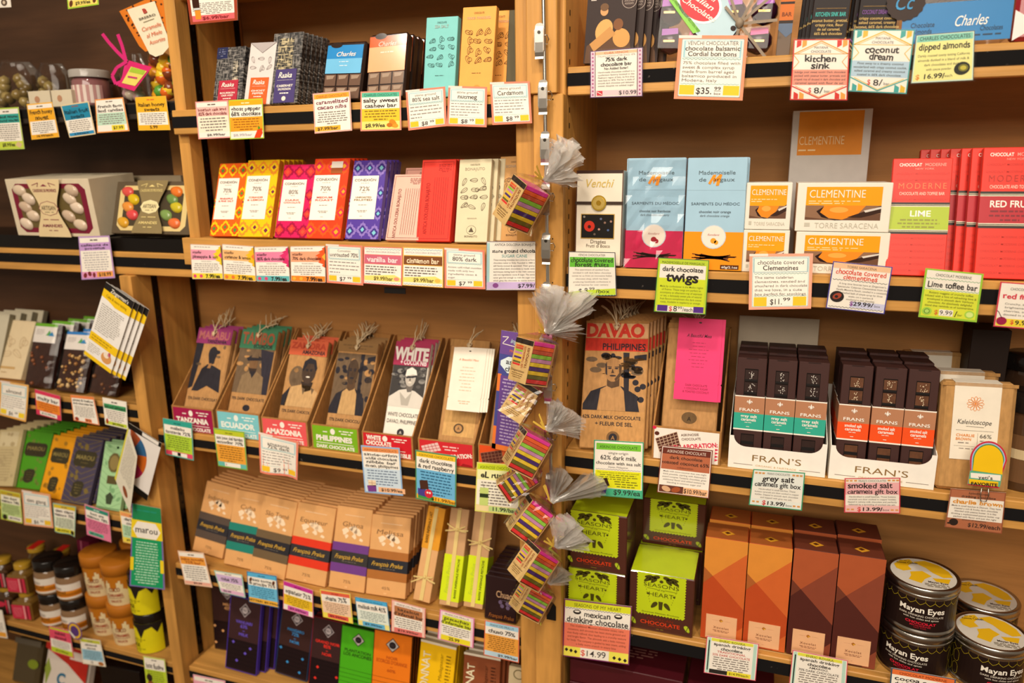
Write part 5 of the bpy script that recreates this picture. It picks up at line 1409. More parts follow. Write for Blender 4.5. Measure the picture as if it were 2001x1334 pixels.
def portrait(kind, x0, y0, x1, y1, ink=INK, mid='#6f5a44', skin='#a8794c', bg='#b98a56'):
    """a one colour photograph printed on the bag: a person before a background, in flat tones"""
    X = lambda x: x0 + (x1 - x0) * x
    Y = lambda y: y0 + (y1 - y0) * y
    k = (x1 - x0)
    L = []
    r = random.Random(kind)
    P = lambda pts, c, l: L.append(pg([(X(a), Y(b)) for a, b in pts], c, layer=l))
    e = lambda cx, cy, rx, ry, c, l: L.append(el(X(cx), Y(cy), rx * k, ry * (y1 - y0), c, layer=l, n=18))
    L.append(rc(x0, y0, x1, y1, {1: bg, 2: mid, 3: bg, 4: mid, 5: '#3a3634', 6: bg}[kind], layer=1))
    for i in range({1: 5, 2: 16, 3: 3, 4: 26, 5: 34, 6: 34}[kind]):
        e(r.uniform(.05, .95), r.uniform(.04, .5), r.uniform(.04, .1), r.uniform(.02, .06), r.choice([ink, mid, bg] if kind != 5 else [ink, '#8a8680', '#55514e']), 2)
    if kind in (4, 6):
        P([(.62, 0), (.72, 0), (.74, .7), (.66, .7)], ink, 2)
        P([(.8, .05), (1, .02), (1, .12), (.8, .15)], ink, 2)
        for i in range(5):
            e(r.uniform(.7, .98), r.uniform(.5, .95), .05, .05, ink, 2)
    if kind == 1:
        P([(0, 0), (.22, 0), (.2, .3), (.12, .9), (0, .95)], ink, 2)
        e(.55, .2, .13, .15, ink, 3); P([(.42, .22), (.5, .08), (.66, .12), (.64, .4), (.5, .44)], ink, 4)
        P([(.3, .52), (.45, .42), (.62, .44), (.88, .52), (.95, .98), (.75, .92), (.55, .86), (.3, .98), (.12, .98)], ink, 4)
        P([(.5, .4), (.58, .4), (.55, .5), (.46, .5)], skin, 5)
        return L
    if kind == 2:
        P([(.62, 0), (1, .05), (1, 1), (.85, 1), (.74, .5)], '#332f38', 3)
        e(.48, .34, .12, .15, '#7a5a3c', 4)
        P([(.25, .22), (.45, .12), (.72, .2), (.7, .25), (.3, .28)], ink, 5)
        P([(.38, .2), (.42, .08), (.56, .08), (.6, .2)], mid, 6)
        P([(.2, .62), (.4, .5), (.6, .5), (.82, .62), (.86, 1), (.14, 1)], '#8a7152', 4)
        P([(.4, .5), (.5, .66), (.6, .5)], ink, 5); P([(.36, .44), (.6, .44), (.56, .56), (.42, .56)], '#3c2f28', 5)
        return L
    dk = {3: '#4a3a30', 4: '#4c3b2e', 5: '#8d857c', 6: '#7d5a38'}[kind]
    if kind == 3:
        e(.3, .42, .2, .22, mid, 2)
        cx, cy = .62, .3
        P([(.2, .62), (.48, .56), (.72, .58), (.95, .7), (1, 1), (.08, 1)], '#c79f6c', 4)
        P([(0, .8), (.18, .62), (.12, 1), (0, 1)], ink, 4)
        P([(.45, .5), (.78, .5), (.74, .66), (.6, .7), (.5, .62)], '#3c2f28', 4)
        e(cx, cy, .19, .24, dk, 5); P([(.43, .26), (.46, .1), (.6, .02), (.76, .06), (.83, .22), (.8, .3), (.72, .14), (.56, .14), (.47, .3)], ink, 6)
        P([(.5, .62), (.56, .76), (.6, .64)], mid, 6); P([(.74, .6), (.8, .74), (.84, .64)], mid, 6)
    elif kind == 5:
        cx, cy = .56, .3
        P([(0, .78), (.28, .6), (.5, .56), (.74, .6), (1, .74), (1, 1), (0, 1)], '#d9d2c6', 4)
        P([(.44, .46), (.68, .46), (.64, .62), (.52, .64)], '#6d655e', 5)
        e(cx, cy, .15, .2, '#bfb6aa', 6); P([(.4, .24), (.42, .1), (.56, .03), (.7, .1), (.74, .22), (.62, .2), (.42, .26)], '#ece6da', 7)
        P([(.42, .27), (.72, .22), (.7, .27), (.44, .31)], ink, 8); P([(.3, .64), (.5, .8), (.66, .62), (.6, .96), (.4, .96)], '#b3aca0', 5)
    else:
        cx, cy = .47, .3
        P([(.0, .9), (.12, .68), (.36, .58), (.62, .58), (.86, .72), (.92, 1), (0, 1)], ink, 4)
        P([(.28, .64), (.42, .56), (.58, .56), (.66, .66), (.7, 1), (.24, 1)], '#b88a58' if kind == 6 else '#c29a66', 5)
        P([(.38, .44), (.58, .44), (.58, .58), (.46, .62), (.38, .58)], '#5a4330', 6)
        e(cx, cy, .14, .21, '#a87c4e' if kind == 6 else dk, 7); P([(.34, .22), (.36, .16), (.38, .4), (.35, .38)], ink, 8)
        P([(.56, .2), (.61, .22), (.6, .4), (.52, .5), (.5, .46), (.57, .36)], '#55402e', 8)
    for s in (-1, 1):
        e(cx + s * .055, cy - .02, .03, .012, ink, 9)
        P([(cx + s * .02, cy - .05), (cx + s * .1, cy - .055), (cx + s * .09, cy - .04), (cx + s * .03, cy - .038)], ink, 9)
    P([(cx - .01, cy - .02), (cx + .02, cy + .06), (cx - .03, cy + .06)], '#4a382a', 9)
    e(cx, cy + .105, .055, .014, ink if kind not in (3, 5) else '#e8dccb', 9)
    return L


BAGS = 'kraft paper bags in the trays'


def kbag(label, q, top, els, lean=25, Y0=.030, t=.011, n=2, dy=.014, blabel=None, seed=1, zb=Z_C + .002, tw=5, col=KR, fin='k', group=BAGS, parts=(), big=1.0, wmax=.078):
    r, W, H = pack('kraft_bag', label, 'kraft bag', q, lean, zb, t, col, els, fin, Y0=Y0, group=group, bevel=.002, body='bag', sink=True, roll=0, wmax=wmax,
                   parts=parts or [('crimped_top', (0.0, 0.0, 1.0, top[0]), top[1], top[2], 'p', 'coloured printed top')])
    tied(r, W, H, seed, tw, big, lambda: copies(r, n, dy, blabel or label, group + ', behind the front ones', jx=.002))
    return r


BB = 'kraft bag standing behind the front bag of the %s tray'
kbag('kraft bag with a magenta top in the maroon fronted tray', [(387.5, 635), (463, 649.5), (427, 800), (355, 789)], (.2, '#97386f', [tx('MABABU', .5, .45, .5, '#b86a6a', b=.03, w=.9), tx('TANZANIA', .6, .84, .2, INK, b=.02, w=.56)]), portrait(1, .02, .2, .98, .82) + [tx('72% DARK CHOCOLAT', .5, .9, .035, INK, b=.01, w=.86)], seed=1, blabel=BB % 'maroon')
kbag('kraft bag with a green top in the turquoise fronted tray', [(470.8, 644), (551.7, 646.3), (519, 806), (440.4, 794)], (.24, '#3f7d5a', [tx('TAMBO', .5, .45, .6, '#a55a3c', b=.03, w=.9), tx('ECUADOR', .66, .86, .2, INK, b=.02, w=.52)]), portrait(2, .02, .24, .98, .8) + [tx('70% DARK CHOCOLATE', .5, .87, .035, INK, b=.01, w=.9), el(.5, .98, .1, .04, INK, layer=2)], seed=2, blabel=BB % 'turquoise', n=3, tw=2)
kbag('kraft bag with an orange red top in the coral fronted tray', [(570, 663), (659, 671), (610, 826), (533, 811)], (.19, '#d2603c', [tx('ZAMORA', .5, .35, .4, '#b8452c', b=.03, w=.9), tx('AMAZONIA', .66, .78, .26, INK, b=.02, w=.6)]), portrait(3, .02, .2, .98, .84) + [tx('72% DARK CHOCOLAT', .5, .9, .035, INK, b=.01, w=.86)], seed=3, blabel=BB % 'coral', n=2, dy=.018, tw=5)
kbag('kraft bag with a leafy dark photograph in the green fronted tray', [(663, 668), (755, 671), (707, 838), (628, 826)], (.12, '#8f6a3c', [wl(.1, .9, .2, .8, 2, '#7a5a34')]), portrait(4, .02, .14, .98, .86) + [tx('77% DARK CHOCOLAT', .5, .93, .035, INK, b=.01, w=.86)], seed=4, blabel=BB % 'green', n=3, tw=7)
kbag('white labelled bag with a capped man in the red fronted tray', [(782, 665), (862, 676), (796, 862), (741, 846)], (.25, '#a82a52', [tx('WHITE', .5, .5, .5, '#f2e9e0', b=.05, w=.94), tx('+ COCOA NIB', .58, .86, .2, '#f2dfe0', b=.03, w=.74)]), portrait(5, .02, .25, .98, .68) + [tx('WHITE CHOCOLATE', .5, .76, .04, '#4a4440', b=.008, w=.86), tx('DAVAO, PHILIPPINES', .5, .83, .04, '#4a4440', b=.008, w=.86), el(.5, .94, .1, .04, INK, layer=2), tx('A', .5, .94, .03, W_, layer=4)], seed=5, blabel='bag standing behind the white labelled bag', n=2, tw=2, col='#efe8da', fin='p')
r6 = kbag('plain kraft bag with a cream hang tag in the red fronted tray', [(892, 664), (972, 668), (918, 857), (846, 852)], None, [rc(.1, .70, .9, .98, '#cfa264', layer=1), el(.5, .9, .13, .05, '#5a4632', layer=2), el(.5, .9, .09, .035, '#b98a56', layer=3), tx('A', .5, .9, .03, INK)], seed=6, n=0, tw=3,
          parts=[('crimped_top', (0, 0, 1, .07), '#a87c48', [], 'k', None)])


def hangtag(label, q, Y, bg, els, n=0, group=None, lean=25, blabel=None):
    mw_, W, H = place(q, lean, Y, None, 0)
    p = Part()
    p.prism([(-W / 2, 0), (W / 2, 0), (W / 2, H * .19), (W / 2 - .0015, H * .205), (W / 2, H * .22), (W / 2, H), (-W / 2, H), (-W / 2, H * .22), (-W / 2 + .0015, H * .205), (-W / 2, H * .19)], 0, .0006, M(bg, 'p'))
    front(p, W, H, [el(.5, .05, .035, .01, '#3a2a1c', layer=2)] + els)
    o = tag(p.build('hang_tag', mw=mw_), label, 'hang tag', group)
    if n:
        copies(o, n, .0014, blabel, group, dx=.004)
    return o


hangtag('cream hang tag with faint orange print tied to the plain kraft bag', [(900.5, 681), (962, 682.5), (926.8, 805), (859.5, 796.5)], .022, '#f0e6d4', [tx('A Beautiful Mess', .5, .19, .035, '#d8895a', sh=.3, w=.6)] + [wl(.2, .8, .3 + i * .052, .325 + i * .052, 1, '#d8b79a') for i in range(8)] + [wl(.3, .7, .83, .9, 2, '#d8b79a')], 3, 'cream hang tags in the red fronted tray', blabel='cream hang tag behind the front hang tag of the plain kraft bag')
kbag('kraft bag behind the tall purple card', [(985, 668), (1040, 672), (1010, 872), (950, 866)], (.1, '#a87c48', []), [], seed=8, n=1, blabel='kraft bag standing behind the bag by the tall purple card')

card('tall purple and orange information card with a white hexagon, standing before the trays', [(980, 644.7), (1050, 656), (1037, 892), (960.6, 875)],
     [rc(0, 0, 1, 1, '#4a4f94', layer=1), rc(0, 0, 1, .19, '#6f4f96', layer=2), ln([(.05, .05), (.22, .045), (.06, .105), (.4, .115)], .018, W_), tx('ingerman’s', .62, .072, .035, '#bfe0dc', b=.008, sh=.3, w=.66), tx('PROMOTES', .5, .155, .022, '#e8783a', w=.46), pg([(.05, .245), (.25, .205), (.98, .205), (.98, .34), (.25, .34), (.05, .28)], '#dfeef0', layer=3),
      tx('askinosie', .56, .245, .04, K, b=.014, w=.72, jit=.9), tx('chocolate', .56, .305, .04, K, b=.014, w=.76, jit=.9), rc(0, .355, .10, .5, '#f0803a', layer=2), rc(.08, .365, 1, .955, '#6a4a92', layer=3), rc(0, .8, .1, 1, '#f0803a', layer=2), rc(0, .955, 1, 1, '#f0803a', layer=2), wl(.14, .96, .38, .945, 20, '#b9a6cc', layer=4)], y=-.0065, name='information_card', cat='information card', fin='g')

# ---- banded kraft bars (shelf D)
BD = 'banded kraft bars'
PE = '#dba468'


def pralus(label, q, ba, bb, name, pct, n, blabel, lean=20, y0=.44, y1=.80, Y0=None, dy=.0113):
    world = []
    for cx, cy, s in ((.3, .3, .09), (.35, .36, .05), (.55, .27, .1), (.66, .29, .1), (.57, .35, .06), (.76, .38, .05), (.46, .26, .06)):
        world.append(pg([(cx + s * math.cos(a) * (1 + .3 * math.sin(3 * a + cx * 9)), cy + s * .42 * math.sin(a) * (1 + .3 * math.cos(2 * a + cx * 7))) for a in (2 * math.pi * i / 12 for i in range(12))], '#efd6b4', layer=1))
    e = world + [tx(name, .5, .21, .06, '#7d5a3a', b=-.004, w=min(.7, .1 * len(name) + .1), sh=.1), tx(pct, .5, .90, .036, '#8f6a44', w=.22), ln([(.25, .1), (.8, .1)], .01, '#ecd2ae')]
    r, W, H = pack('chocolate_bar', label, 'chocolate bar', q, lean, Z_D, .009, PE, e, Y0=Y0, group=BD, body='wrapper', parts=[('seal', (.46, .955, .54, .975), '#e6b57c', [], 'p', None)])
    wrap_band(r, W, H, .009, y0, y1, [(0, .28, ba), (.28, .70, bb), (.70, 1, ba)], [tx('François Pralus', .5, .47, .15, '#dcae3c', b=.004, w=.8, sh=.45, jit=.4), wl(.2, .8, .60, .63, 1, '#8d8274')], 'printed paper band')
    copies(r, n, dy, blabel, 'banded kraft bars behind the front ones', jx=.0012)
    return r


PB = 'banded kraft bar packed behind the front bar of its stack'
pralus('banded kraft bar with a grey brown band, leftmost of the banded bars', [(409, 948), (464, 958), (434, 1100), (373, 1076)], '#55483f', '#2a2a30', 'Indonésie', '75%', 5, PB)
pralus('banded kraft bar with a teal band', [(466, 960.5), (520, 971), (499, 1119), (432, 1103)], '#1f7f70', '#2c2c34', 'Cuba', '75%', 7, PB)
pralus('banded kraft bar with an olive brown band, third from the left', [(508, 972), (572, 984), (565, 1142), (497, 1121)], '#6b573c', '#26242a', 'São Tomé', '75%', 8, PB)
pralus('banded kraft bar with a bright red band', [(573, 985), (649.5, 995.4), (642.8, 1155), (566, 1133)], '#dc3519', '#2f2c30', 'Equateur', '75%', 8, PB)
pralus('banded kraft bar with a purple band', [(657, 990), (727, 1000), (713, 1163), (645, 1150)], '#6d3a86', '#33302f', 'Ghana', '75%', 8, PB)
pralus('banded kraft bar with a caramel brown band, rightmost of the banded bars', [(728.7, 1008), (804.6, 1017.7), (790.6, 1175), (714, 1164)], '#a9682c', '#23242c', 'Melissa', '45%', 8, PB)


def raffia(root, W, H, t, zs, bow, seed):
    p = Part()
    m = M('#ddc27c', 'p')
    r = random.Random(seed)
    p.box(-.0035, .0035, -.0014, -.0008, 0.002, H - .002, m)
    p.box(-.0030, .0035, -.0012, t + .001, H, H + .0008, m)
    for k in range(5):
        a = r.uniform(-1, 1)
        L = r.uniform(.014, .026)
        x, z = 0, bow * H
        s = -1 if k % 2 else 1
        pts = [(x, -.002, z)] + [(x + s * L * u, -.002 - .004 * math.sin(u * 3), z + a * L * .6 * u) for u in (.33, .66, 1)]
        for (a0, b0, c0), (a1, b1, c1) in zip(pts[:-1], pts[1:]):
            p.add([(a0, b0, c0 - .0012), (a1, b1, c1 - .0012), (a1, b1, c1 + .0012), (a0, b0, c0 + .0012)], [(0, 1, 2, 3)], m)
    p.lathe([(.0005, bow * H - .003), (.0032, bow * H), (.0005, bow * H + .003)], m, 8, 0, -.003)
    return p.build('raffia_tie', root, 'straw coloured raffia bow')


SL = 'long slim boxes tied with raffia'
r, W, H = pack('chocolate_box', 'long slim kraft box with an orange upper band and raffia', 'chocolate box', [(838, 999.5), (879, 1006.5), (846, 1193), (794, 1176)], 20, Z_D, .028, '#d9a670', [], wmax=.0315, group=SL, body='carton', parts=[('seal', (.4, .97, .6, .985), '#cf9a62', [], 'p', None)])
wrap_band(r, W, H, .028, .0, .45, [(0, 1, '#e09a2c')], [tx('BARRE INFERNALE LAIT', .22, .5, .07, '#5a3a10', b=.02, w=1.7, rot=90), tx('François Pralus', .62, .5, .1, '#c98a3a', w=1.4, rot=90, sh=.3)], 'glossy orange band', 'l')
raffia(r, W, H, .028, 0, .26, 3)
for lb, q, b in (('long slim kraft box with a lime lower band, left of the lime pair', [(883, 1005), (925, 1006.5), (897, 1197), (847, 1191)], .78), ('long slim kraft box with a lime lower band, right of the lime pair', [(927, 1006.5), (968, 1008), (944.5, 1202), (902, 1195)], .66)):
    r, W, H = pack('chocolate_box', lb, 'chocolate box', q, 23, Z_D, .028, '#c69a6c', [], wmax=.0345, roll=0, group=SL, body='carton', parts=[('seal', (.4, .97, .6, .985), '#b98a5a', [], 'p', None)])
    wrap_band(r, W, H, .028, .48, .95, [(0, 1, '#cfe01c')], [tx('BARRE INFERNALE PISTACHE', .78, .5, .05, '#4a5210', b=.02, w=1.9, rot=90), tx('François Pralus', .3, .5, .1, '#b5c43a', w=1.5, rot=90, sh=.3)], 'glossy lime band', 'l')
    raffia(r, W, H, .028, 0, b, len(lb))
r, W, H = pack('chocolate_box', 'dark brown box with a silver world map, front of its row beside the post', 'chocolate box', [(946.6, 1124.6), (1012, 1135), (1006, 1223), (948, 1209)], 6, Z_D, .0125, '#2b1a1c', [tx('Chuao', .62, .38, .15, '#c9a07a', b=.01, w=.52), wl(.42, .9, .5, .52, 1, '#7a6a80')] + [el(x, y, .06, .045, '#6a5a78', layer=2) for x, y in ((.5, .56), (.56, .64), (.72, .57), (.82, .58), (.74, .66))] + [tx('François Pralus', .55, .88, .09, '#a8642c', w=.8, sh=.3)], 'l', group='dark brown boxes beside the post', bevel=.0015)
copies(r, 7, .0135, 'dark brown box in the row behind the silver mapped one', 'dark brown boxes beside the post')

# ---- diamond stamped bars on the lowest shelf
DM = 'diamond stamped bars on the lowest shelf'


def cluizel(label, q, bg, edge, ink, words, n, blabel, dots=None, logo='#b9aeb0', Y0=None, lean=13, low=True, dy=.0135, dx=0.0):
    e = [fr(0, 0, 1, 1, .018, edge, layer=1), pg([(.5, .07), (.68, .165), (.5, .26), (.32, .165)], logo, layer=2), pg([(.5, .085), (.655, .165), (.5, .245), (.345, .165)], '#4a4044' if logo != '#2a2226' else '#c9c0bc', layer=3), el(.5, .165, .09, .045, logo, layer=4), wl(.42, .58, .15, .18, 2, '#4a4044', layer=5)]
    for i, s in enumerate(words):
        e.append(tx(s, .5, .33 + i * .055, .038 if i != 1 else .045, ink, b=.02, w=min(.8, .075 * len(s))))
    if low:
        e += [rc(.02, .58, .98, .98, '#1f1316' if bg.startswith('#3') else bg, layer=1)]
        for i in range(6):
            e.append(ln([(.02, .6 + i * .06), (.98, .6 + i * .06)], .008, '#120b0d' if bg.startswith('#3') else edge, layer=2))
        for x, y in dots or ():
            e.append(pg([(x - .05, y), (x, y - .022), (x + .05, y), (x, y + .022)], ink, layer=3))
    r, W, H = pack('chocolate_bar', label, 'chocolate bar', q, lean, .530, .0095, bg, e, 'g', Y0=Y0, group=DM, sides={'left': edge, 'right': edge, 'top': edge, 'bottom': edge})
    copies(r, n, dy, blabel, DM + ', behind the front ones', dx=dx)


DB = 'diamond stamped bar packed behind the front bar of its stack'
cluizel('plain dark brown diamond stamped bar at the left end, behind the violet edged one', [(424, 1167), (488, 1180), (475, 1306), (416, 1300)], '#3a2422', '#2a1816', '#d8a06a', ('MILK', '45%'), 0, DB, dots=((.05, .66), (.3, .72), (.05, .9)), Y0=.06, lean=8)
cluizel('dark bar with violet edges, front of its stack', [(454, 1191.4), (515, 1207), (504, 1350), (444, 1333)], '#3b2426', '#4a35a5', '#6a55c8', ('VANUARI', '63%', '-', 'MILK'), 3, DB, dots=((.2, .62), (.75, .66), (.6, .74), (.35, .86)), Y0=.014, dx=.011)
cluizel('dark bar with blue print and blue dots', [(547, 1192.5), (612, 1214), (605, 1349), (546, 1332)], '#3b2422', '#1f3a5c', '#3a8fd0', ('MANGARO', '72%', '-', 'NOIR'), 1, DB, dots=((.1, .62), (.8, .7), (.35, .8), (.75, .9)), Y0=.03)
cluizel('dark bar with red print and red dots', [(612.4, 1217), (676, 1229.6), (666, 1371), (604.6, 1351)], '#3b2424', '#7d1420', '#e8352a', ('GRAND NOIR', '85%', '-', 'NOIR'), 3, DB, dots=((.25, .7), (.85, .78), (.2, .86)), Y0=.02)
cluizel('bright green diamond stamped bar', [(667.5, 1236), (738, 1252), (728, 1392), (662, 1374)], '#4aab1c', '#1f3a10', '#2a4a16', ('PLANTATION', 'LOS ANCONES'), 6, DB, logo='#2a2226', Y0=.016)
cluizel('orange diamond stamped bar', [(736, 1255.5), (811.4, 1271), (796, 1422), (722, 1402)], '#e87a1c', '#3a1a0c', '#b5521a', ('NOIR', 'ECORCES D’ORANGE', '-', '60%'), 5, DB, logo='#2a2226', Y0=.012)


def bonnat(label, q, bg, ink, n, blabel, Y0, dx=0.0):
    e = [tx('BONNAT', .2, .42, .11, '#e8dcb8', b=.012, w=1.15, rot=90, jit=.5), tx('BONNAT', .205, .415, .11, ink, b=0, w=1.15, rot=90, jit=.5, layer=3), tx('Madagascar', .62, .3, .045, ink, w=.7, rot=90, sh=.2), wl(.75, .9, .12, .5, 9, ink), rc(0, 0, 1, .03, '#e9dfc9', layer=2)]
    r, W, H = pack('chocolate_bar', label, 'chocolate bar', q, 14, .530, .011, bg, e, 'g', Y0=Y0, group=DM, sides={'top': '#e3d6b4'})
    copies(r, n, .014, blabel, DM + ', behind the front ones', dx=dx)


bonnat('yellow bar with upright ornamental lettering', [(821.5, 1271), (891, 1289), (880, 1440), (812, 1420)], '#efbd14', '#8a6a10', 5, 'yellow bar packed behind the front yellow one', .012)
bonnat('reddish brown bar with upright ornamental lettering', [(908, 1287), (978, 1301.6), (972, 1452), (900, 1436)], '#8a4a2c', '#4a2414', 4, 'reddish brown bar packed behind the front one', .012, dx=.004)
pack('chocolate_bar', 'cream bar with a drawn medallion at the right end beside the post', 'chocolate bar', [(994, 1304), (1030, 1311), (1024, 1450), (988, 1440)], 12, .530, .011, '#d9c59c', [el(.55, .1, .3, .07, '#7a6a44', layer=2), el(.55, .1, .24, .055, '#d9c59c', layer=3), tx('CHOCOLAT', .5, .3, .03, '#7a6a44', w=.7)], Y0=.02, group=DM)
p = Part()
p.box(-.018, .018, 0, .0016, -.009, 0, M('#17120f', 'p'), .0003)
o = at(771, 562, -.018)
tag(p.build('clip_tag', mw=Matrix.Translation(Vector(o))), 'small blank black tag under the shelf of zigzag bars', 'tag')
# ================================================================ right bay
# ---- top shelf (R1)
fig = [rc(0, 0, 1, 1, '#2c1a15', layer=1), tx('75', .42, .0, .1, '#b9aaa0', w=.3), tx('NO ADDED SUGAR', .5, .115, .022, '#b9a89c', w=.42), tx('Fondente', .13, .19, .06, '#cfc2b8', w=.62, rot=90), el(.85, .36, .15, .08, '#b9a89c', layer=2), el(.85, .36, .14, .075, '#3a2722', layer=3), tx('SENZA', .85, .33, .02, '#b9a89c', w=.18), tx('ZUCCHERI', .85, .36, .02, '#b9a89c', w=.2), tx('AGGIUNTI', .85, .39, .02, '#b9a89c', w=.18),
       pg([(.04, .82), (.3, .72), (.9, .7), (.97, 1), (.02, 1)], '#5a3a20', layer=2), el(.38, .66, .17, .12, '#d9a25c', layer=3, rot=20), el(.36, .46, .08, .05, '#cf9660', layer=4), el(.36, .42, .085, .04, '#6b4a2a', layer=5), el(.74, .74, .17, .1, '#cf9650', layer=4, rot=-30), el(.66, .6, .1, .06, '#7a4a24', layer=5), pg([(.1, .8), (.5, .62), (.62, .7), (.2, .88)], '#c08a4a', layer=5)]
o, W, H = pack('chocolate_box', 'dark brown carton with painted figures, leftmost on the top right shelf', 'chocolate box', [(1151, -65), (1248, -68), (1238, 122), (1142, 126)], 6, Z_R1, .009, '#2c1a15', fig, Y0=.004, sides={'left': '#b8afa8', 'right': '#2a1a16'}, group='dark cartons on the top right shelf')
copies(o, 4, .0115, 'dark brown carton standing behind the one with painted figures', 'dark cartons behind the painted one', dx=.009)

mw_, W, H = place([(1283, -80), (1522, -80), (1518, 112), (1283, 119)], 3, .01, Z_R1, .06)
bag = thing('bonbon_bag', 'clear bag of purple wrapped bonbons tied with a mesh ribbon and a blue tag', 'bag of sweets', mw_)
p = Part()
p.box(-W / 2, W / 2, 0, .06, .0005, H, BAGFILM, .006)
p.build('film', bag, 'clear film')
r = random.Random(5)
for k, (x, z, y) in enumerate(((-.055, .02, .012), (-.02, .018, .014), (.018, .02, .014), (.055, .02, .012), (-.058, .055, .013), (-.02, .057, .016), (.02, .055, .014), (.058, .055, .012), (-.055, .09, .013), (-.02, .093, .015), (.02, .09, .015), (.056, .088, .013), (-.05, .12, .02), (.0, .12, .02), (.05, .12, .02))):
    q = Part()
    R_ = .0165
    q.lathe([(.001, z - R_), (R_ * .7, z - R_ * .75), (R_, z - R_ * .2), (R_ * .98, z + R_ * .3), (R_ * .6, z + R_ * .85), (.001, z + R_)], M('#3a1428', 'l'), 14, x, y + R_)
    q.prism([(x - .010, z + .004), (x + .011, z + .006), (x + .010, z + .013), (x - .010, z + .012)], y - .0012, y - .0004, M(r.choice(['#a3244e', '#8a2a55', '#5a2a62']), 'f'))
    q.box(x - .007, x + .007, y - .0017, y - .0013, z - .004, z - .0015, M('#d6a85a', 'm'))
    q.build('bonbon', bag)
t_ = Part()
lo_ = lambda px, py: (lambda v: ((v - Vector(mw_.translation)).x, (v - Vector(mw_.translation)).z))(Vector(at(px, py, .005)))
poly = [lo_(*a) for a in ((1293, -4), (1330, -40), (1400, -40), (1420, 8), (1440, 52), (1428, 70), (1362, 72), (1330, 40))]
t_.prism(poly, -.0045, -.0038, M('#b9d3dd', 'p'))
x0, z0 = lo_(1361, 10)
sx = 1 / 1430


def tagpt(px, py, l):
    a, b = lo_(px, py)
    return (a, -.0045 - l * .00018, b)


t_.add([tagpt(*a, 1) for a in ((1296, 0), (1306, -6), (1366, 62), (1352, 68))], [(3, 2, 1, 0)], M('#8fd05a', 'p'))
n = 28
c, s_ = math.cos(.5), math.sin(.5)
ov = lambda rx, ry, l: [tagpt(1361 + rx * math.cos(a) * c - ry * math.sin(a) * s_, 8 + rx * math.cos(a) * s_ + ry * math.sin(a) * c, l) for a in (2 * math.pi * i / n for i in range(n))]
t_.add(ov(46, 38, 1), [tuple(range(n))[::-1]], M('#e8f0f0', 'p'))
t_.add(ov(41, 33, 2), [tuple(range(n))[::-1]], M('#d01f2c', 'g'))
hole = [tagpt(1430 + 5.5 * math.cos(a), 53 + 5.5 * math.sin(a), 1) for a in (2 * math.pi * i / 14 for i in range(14))]
t_.add(hole, [tuple(range(14))[::-1]], M('#2a1512', 'p'))
Wt, Ht = 100 * sx, 100 * sx


def tm(a, b, layer):
    v = [tagpt(1311 + x * 100, -42 + y * 100, 2 + layer * .6) for x, y in zip(a, b)]
    return np.array(v)


g = Print(t_, tm, .07, .07, 'p')
for s, x, y in (('Venchi', .62, .3), ('Italian', .56, .46), ('Chocolates', .5, .62)):
    g.tx(s, x, y, .11, W_, b=.012, w=.078 * len(s), sh=.25, rot=-31, layer=3)
g.tx('GMO FREE, NUTS, SOY, GLUTEN FREE', .22, .72, .05, '#4a7a2a', w=.92, rot=-48, layer=2)
t_.build('gift_tag', bag, 'pale blue tag with a red oval')
p = Part()
m = M('#8f7f6c', 'p')
kx, kz = lo_(1442, 44)
for (ex, ey) in ((1500, -12), (1516, 32), (1420, -10), (1438, 70), (1498, 108), (1412, 12), (1478, -30)):
    a, b = lo_(ex, ey)
    w_ = .0017
    nx, nz = -(b - kz), (a - kx)
    L = math.hypot(nx, nz)
    nx, nz = nx / L * w_, nz / L * w_
    mid = ((kx + a) / 2, (kz + b) / 2)
    p.add([(kx - nx, -.0062, kz - nz), (kx + nx, -.0062, kz + nz), (mid[0] + nx, -.0085, mid[1] + nz), (mid[0] - nx, -.0085, mid[1] - nz), (a + nx, -.007, b + nz), (a - nx, -.007, b - nz)], [(0, 1, 2, 3), (3, 2, 4, 5)], m)
p.lathe([(.001, kz - .006), (.005, kz - .002), (.005, kz + .003), (.001, kz + .007)], m, 10, kx, -.008)
p.build('ribbon', bag, 'beige mesh ribbon')

for lb, q, y in (('orange banded bar standing right of the bonbon bag', [(1524, -42), (1552, -42), (1549, 108), (1522, 110)], .02),):
    o, W, H = pack('chocolate_bar', lb, 'chocolate bar', q, 5, Z_R1, .012, '#6b5a4c', [rc(0, 0, 1, .56, '#c96a24', layer=1), rc(0, .30, 1, .33, '#2a1a12', layer=2), rc(0, .15, 1, .18, '#2a1a12', layer=2), rc(0, .54, 1, .58, '#2a1a12', layer=2), tx('BAR', .5, .46, .05, '#7a3a14', b=.02, w=.7), pg([(0, .58), (1, .58), (1, .7), (.6, .76), (0, .66)], '#5a6a82', layer=2)], Y0=y)
    copies(o, 1, .018, 'orange banded bar behind the one by the bonbon bag', 'orange banded bars', dx=.03)


